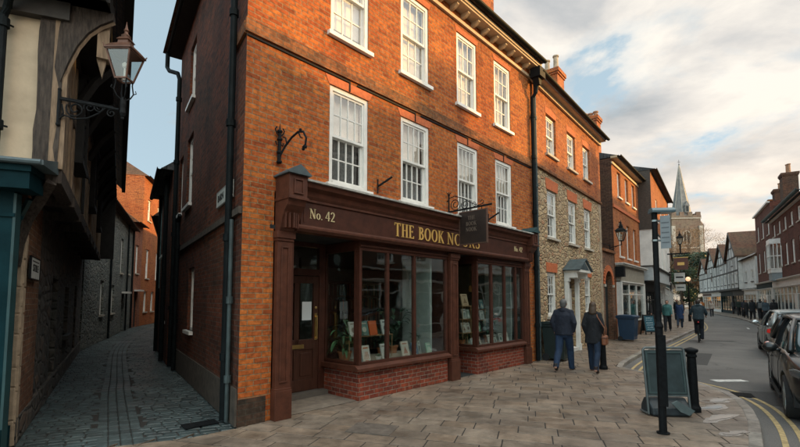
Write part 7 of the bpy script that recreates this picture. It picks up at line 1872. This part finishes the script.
    # eyes and brows
    if vox < .02:
        e = MB()
        for sd_ in (1, -1): e.ball((hd[0]+sd_*.028, hd[1]+.083, hd[2]+.006), (.011, .006, .007), 8, 5)
        e.build('eyes', M['blackpaint'], t)
    # trousers
    tr = MB(); tor(tr, [T(-.12, .135, .105), T(-.03, .180, .130), T(.06, .170, .125), T(.10, .15, .11)])
    for i in (0, 1):
        hp, kn, an = J['hip', i], J['knee', i], J['ankle', i]; mid = tuple((a+b)/2 for a, b in zip(kn, an)); k = .9 if female else 1.0
        tr.tube([hp, tuple((a*.6+b*.4) for a, b in zip(hp, kn)), kn, (mid[0], mid[1]-.01, mid[2]), (an[0], an[1], an[2]-.055)], [.108*k, .100*k, .084*k, .078*k, .066*k], 14); tr.ball(kn, .082*k, 10, 7)
    if skirt: tor(tr, [T(-.45, .22, .20), T(-.2, .2, .17), T(.05, .17, .13)])
    link('trousers', baked(tr, 'trousers', cloth(legs), [('REMESH', dict(mode='VOXEL', voxel_size=vox)), ('SMOOTH', dict(factor=.6, iterations=3))]), t)
    for i in (0, 1):
        an, to = Vector(J['ankle', i]), Vector(J['toe', i]); f = MB(); hl_ = an+Vector((0, -.035, -.05))
        f.tube([an+Vector((0, 0, .05)), an+Vector((0, 0, -.02))], [.046, .050], 10); f.tube([hl_, an+Vector((0, .02, -.042)), (an+to)/2+Vector((0, .02, -.025)), to+Vector((0, .02, .0))], [.036, .046, .043, .028], 10, sx=1.05, sy=.95)
        link('shoe', baked(f, 'shoe', plain('shoe %.2f' % shoe[0], shoe, .5), [('REMESH', dict(mode='VOXEL', voxel_size=vox*.8))]), t)
    # jacket or coat
    c = MB(); e = .0
    hem = -.06-coat; fl = 1.0+coat*.25
    rings = [T(hem, .205*fl, .150*fl), T(hem+.03, .205*fl, .152*fl)]
    if coat > .1: rings += [T(-.08, .205, .152)]
    rings += [T(.04, .192, .145), T(.18, .172 if female else .188, .132), T(.32, .185 if female else .196, .138), T(.42, .188 if female else .20, .132), T(.475, .165, .112), T(.52, .12, .09), T(.56, .085, .075)]
    tor(c, rings)
    for i, sd_ in enumerate((1, -1)):
        sh, el, wr_ = J['sh', i], J['el', i], J['wr', i]
        c.ball((sh[0], sh[1], sh[2]-.012), .074, 12, 8); c.tube([(sh[0]*.35, sh[1], sh[2]+.02), (sh[0]*.98, sh[1], sh[2]-.018), tuple((a+b)/2 for a, b in zip(sh, el)), el, tuple((a+b)/2 for a, b in zip(el, wr_)), wr_], [.078, .074, .068, .060, .054, .044], 12); c.ball(el, .060, 10, 7)
    if collar: c.tube([ln((0, -.03, hipz+.52)), ln((0, -.025, hipz+.60))], [.095, .080], 14)
    link('jacket' if coat < .15 else 'coat', baked(c, 'coat', cloth(top), [('REMESH', dict(mode='VOXEL', voxel_size=vox)), ('SMOOTH', dict(factor=.6, iterations=3))]), t)
    # hair
    if hair:
        hr = MB(); hr.ball((hd[0], hd[1]-.018, hd[2]+.022), (.086, .098, .100), 16, 12)
        hr.ball((hd[0], hd[1]-.045, hd[2]-.03), (.074, .062, .080), 12, 9)
        if hairlen: hr.tube([(hd[0], hd[1]-.05, hd[2]+.02), (hd[0], hd[1]-.075, hd[2]-.08), (hd[0]+.01, hd[1]-.09, hd[2]-.10-hairlen*.55), (hd[0]+.015, hd[1]-.085, hd[2]-.10-hairlen)], [.07, .082, .078, .03], 12, sx=1.15, sy=.75)
        hm = baked(hr, 'hair', hairm(hair), [('REMESH', dict(mode='VOXEL', voxel_size=vox*.8)), ('SMOOTH', dict(factor=.5, iterations=2))])
        # keep the face free
        bmx = bmesh.new(); bmx.from_mesh(hm); dl = [v for v in bmx.verts if v.co.y > hd[1]+.035 and v.co.z < hd[2]+.055]; bmesh.ops.delete(bmx, geom=dl, context='VERTS'); bmx.to_mesh(hm); bmx.free()
        link('hair', hm, t)
    t['_j'] = 0; del t['_j']
    return t, J, s

def local_to_world(t, p, s=1.0):
    return t.location + Matrix.Rotation(t.rotation_euler.z, 3, 'Z') @ (Vector(p)*s)
man, Jm, sm = person('man with short grey hair in a navy jacket and blue jeans walking away', 3.98, 10.52, 35, 1.74, top=(.010, .014, .026), legs=(.010, .028, .065), shoe=(.02, .02, .02), hair=(.10, .095, .09), vox=.013, legpose=((22, 10), (-17, 26)), arms=((-16, 34), (-14, 32)), armout=(19, 19), bulk=1.10, pocket=True)
wom, Jw, sw_ = person('woman with long brown hair in a dark coat and jeans walking beside the man', 4.62, 10.35, 35, 1.66, top=(.008, .009, .012), legs=(.009, .022, .048), shoe=(.025, .012, .008), hair=(.06, .034, .018), hairlen=.13, vox=.013, female=True, legpose=((-14, 20), (19, 8)), arms=((-12, 44), (-12, 34)), armout=(15, 15), coat=.16, pocket=True)
# handbag on the woman's right side
hb = local_to_world(wom, (.265, -.02, .83), sw_)
HBG = thing('handbag', 'brown leather handbag hanging at the right side of the woman in the dark coat', 'handbag', hb, R(-35))
b = MB(); b.prism([(-.055, -.13), (.055, -.13), (.055, .13), (-.055, .13)], -.14, .08); b.build('bag_body', M['fabricbag'], HBG, bevel=.03)
b = MB(); shp = Vector(Jw['sh', 0])-Vector((.265, -.02, .83)); shp = shp*sw_
b.tube([(0, -.10, .07), (.02, -.12, .25), (shp.x-.02, shp.y-.10, shp.z-.05), (shp.x-.06, shp.y-.02, shp.z+.075), (shp.x-.02, shp.y+.09, shp.z-.05), (.02, .12, .25), (0, .10, .07)], .011, 6); b.build('strap', M['fabricbag'], HBG)
b = MB(); b.box(-.06, .06, -.135, .135, .01, .05); b.build('flap', plain('dark leather', (.12, .04, .018), .5), HBG, bevel=.015)

# cyclist
CX, CY, CHD = 12.95, 18.75, 37
BK = thing('bicycle', 'black city bicycle ridden away up the middle of the road', 'bicycle', (CX, CY, -.095), R(-CHD))
wr = .345
for y, nm in ((-.50, 'rear_wheel'), (.54, 'front_wheel')):
    b = MB(); b.tube([(0, y+(wr-.02)*math.cos(2*math.pi*i/36), wr+(wr-.02)*math.sin(2*math.pi*i/36)) for i in range(36)], .021, 8, closed=True); wh = b.build(nm, M['rubber'], BK, smooth=True)
    b = MB()
    for i in range(18): a = 2*math.pi*i/18; b.tube([(.02*(-1)**i, y, wr), (0, y+.31*math.cos(a), wr+.31*math.sin(a))], .0018, 4)
    b.tube([(-.05, y, wr), (.05, y, wr)], .02, 8); b.build('spokes', M['alu'], wh)
b = MB(); bb, st_, hdt, hdb = (0, -.08, .30), (0, -.22, .80), (0, .36, .88), (0, .40, .74)
b.tube([bb, st_], .017, 8); b.tube([bb, hdb], .020, 8); b.tube([(0, -.20, .74), hdt], .016, 8); b.tube([hdt, hdb], .022, 8)
for q in (-.05, .05): b.tube([(q, -.50, wr), (q*.6, -.10, .30)], .010, 6); b.tube([(q, -.50, wr), (q*.4, -.21, .76)], .009, 6); b.tube([(q*.6, .41, .72), (q, .54, wr)], .012, 6)
b.build('frame', M['blackpaint'], BK)
b = MB(); b.tube([st_, (0, -.25, .95)], .013, 6); b.ball((0, -.27, .97), (.07, .13, .035), 12, 7); b.build('saddle', M['rubber'], BK, smooth=True)
b = MB(); b.tube([hdt, (0, .33, 1.0)], .014, 6); b.tube([(-.28, .18, 1.04), (-.20, .31, 1.05), (0, .35, 1.02), (.20, .31, 1.05), (.28, .18, 1.04)], .012, 7); b.build('handlebar', M['blackpaint'], BK)
b = MB(); b.tube([(.0, -.08, .30), (.07, -.08, .30), (.075, -.08-.03, .14), (.16, -.11, .14)], .011, 5); b.tube([(.0, -.08, .30), (-.07, -.08, .30), (-.075, -.05, .46), (-.16, -.05, .46)], .011, 5); b.lathe([(.085, -.004), (.085, .004)], (.05, -.08, .30), 20, 'x'); b.build('crank', M['blackpaint'], BK)
b = MB(); b.tube([(0, -.86+.0, .34)]+[(0, -.50-.39*math.cos(a), wr+.39*math.sin(a)) for a in [R(10+i*14) for i in range(10)]], .018, 5, sx=1.4); b.build('mudguard', M['blackpaint'], BK)
b = MB(); b.ball((0, -.42, .86), (.03, .02, .025)); b.build('rear_reflector', redl, BK)
cyc, Jc, sc_ = person('cyclist in a dark blue green jacket and dark trousers riding a black bicycle away', CX, CY, CHD, 1.74, top=(.012, .026, .034), legs=(.012, .016, .024), hair=(.03, .02, .015), vox=.015, z=-.095, sit=True, lean=14, legpose=((22, 24), (62, 78)), arms=((30, 10), (30, 10)), hands=((.27, .20, 1.06+.0), (-.27, .20, 1.06)), bulk=1.08)
for ch in cyc.children: ch.location = (0, -.25, .10)
# bring hands back to the bar: body is shifted, so recompute is avoided by moving the trunk only slightly

# walkers on the left pavement
FARV = .03
W_ = [
 ('woman in a green top and black trousers walking towards the viewpoint near the lamp post', 14.6, 23.6, 215, 1.70, (.045, .14, .13), (.012, .012, .015), (.04, .03, .02), 0, 0., False),
 ('person in a long blue coat walking away beside the kerb', 17.15, 26.5, 35, 1.68, (.018, .040, .10), (.02, .035, .06), (.28, .20, .12), .1, .30, True),
 ('person in dark clothes just behind the green top', 16.3, 27.3, 36, 1.74, (.012, .014, .018), (.012, .014, .018), (.02, .015, .01), 0, .1, False),
 ('person in a dark coat by the shop doors behind the lamp post', 14.7, 25.6, 220, 1.70, (.02, .018, .018), (.012, .012, .014), (.03, .02, .015), 0, .2, True),
 ('distant person in a brown jacket on the left pavement beyond the blue coat', 21.6, 33.2, 34, 1.72, (.05, .03, .02), (.015, .015, .02), (.03, .02, .015), 0, 0, False),
 ('distant person in a black coat close to the glowing globe lamp', 23.6, 36.8, 214, 1.75, (.012, .012, .012), (.015, .015, .02), (.05, .03, .02), 0, .25, False),
 ('distant person in a white shirt in the road just beyond the cyclist', 25.2, 36.4, 36, 1.75, (.50, .50, .48), (.02, .025, .04), (.04, .03, .02), 0, 0, False),
 ('small distant person in a pale top on the road far past the cyclist', 33.5, 46.4, 214, 1.70, (.40, .33, .28), (.02, .02, .03), (.05, .03, .02), 0, 0, True),
 ('small distant person in an orange jacket at the far bend of the street', 38.2, 54.5, 30, 1.74, (.50, .16, .04), (.02, .02, .03), (.05, .03, .02), 0, 0, False)]
def onright(px, s): # helper for the right pavement walkers, given the distance along it and across
    p = PR(s); return (p[0]-px*.839, p[1]+px*.545)
Rw = [
 ('person in a black coat nearest the grey car roof on the right pavement', .75, 4.2, 33, 1.76, (.014, .014, .016), (.012, .012, .014), (.02, .02, .02), 0, .2, False),
 ('person in a slate blue jacket standing behind the grey car', .9, 6.6, 213, 1.72, (.06, .09, .11), (.02, .02, .025), (.12, .09, .06), 0, 0., True),
 ('person in a dark jacket with a grey rucksack outside the dark green shopfront', .8, 10.2, 33, 1.78, (.025, .03, .034), (.014, .014, .016), (.02, .015, .01), 0, 0., False),
 ('second person in dark clothes outside the dark green shopfront', 1.25, 10.9, 33, 1.72, (.014, .016, .02), (.014, .014, .016), (.03, .02, .012), 0, .15, True),
 ('person in a black jacket leading the pair by the white rendered house', .8, 14.6, 213, 1.76, (.012, .012, .014), (.012, .014, .02), (.02, .015, .01), 0, 0., False),
 ('person in a charcoal coat walking with the pair by the white rendered house', 1.25, 15.2, 213, 1.70, (.022, .022, .024), (.012, .012, .014), (.03, .02, .015), 0, .25, True),
 ('person in a navy coat alone left of the walking pair', .9, 20.2, 33, 1.74, (.014, .018, .03), (.012, .014, .02), (.04, .03, .02), 0, .2, False),
 ('person in a dark green jacket standing by the nearest timber framed house', 1.0, 23.6, 213, 1.76, (.02, .03, .022), (.012, .012, .014), (.02, .015, .01), 0, 0., False),
 ('distant person in grey near the second timber framed house', .9, 30.5, 33, 1.72, (.06, .06, .06), (.02, .02, .025), (.03, .02, .015), 0, 0., False),
 ('distant person in black by the orange lit shop window', .8, 36.5, 213, 1.72, (.015, .015, .015), (.02, .02, .025), (.03, .02, .015), 0, .2, True)]
rg = random.Random(77)
for (lab, x, y, hdg, h, top, lg, hr, hl_, ct, fem) in W_:
    a = rg.choice((14, 18, -16)); person(lab, x, y, hdg, h, top, lg, hair=hr, hairlen=hl_, coat=ct, female=fem, vox=FARV*.75, legpose=((a, 6 if a > 0 else 18), (-a, 18 if a > 0 else 6)), arms=((-a*.7, 14), (a*.7, 14)), z=-.095 if ('road' in lab or 'bend' in lab) else 0)
for (lab, px, s, hdg, h, top, lg, hr, hl_, ct, fem) in Rw:
    a = rg.choice((14, 18, -16)); p = onright(px, s); tt, Jq, _ = person(lab, p[0], p[1], hdg, h, top, lg, hair=hr, hairlen=hl_, coat=ct, female=fem, vox=FARV*.75, legpose=((a, 6 if a > 0 else 18), (-a, 18 if a > 0 else 6)), arms=((-a*.7, 14), (a*.7, 14)))
    if 'rucksack' in lab:
        v = local_to_world(tt, (0, -.24, 1.22)); k = thing('rucksack', 'grey rucksack on the back of the person outside the dark green shopfront', 'rucksack', v, R(-hdg)); b = MB(); b.prism([(-.15, -.10), (.15, -.10), (.15, .09), (-.15, .09)], -.22, .22); b.build('bag_body', plain('grey rucksack cloth', (.16, .17, .17), .8), k, bevel=.05); b = MB()
        for q in (-.1, .1): b.tube([(q, .08, .18), (q, .14, .28), (q, .22, .24)], .02, 5)
        b.build('strap', plain('grey rucksack cloth', (.16, .17, .17), .8), k)
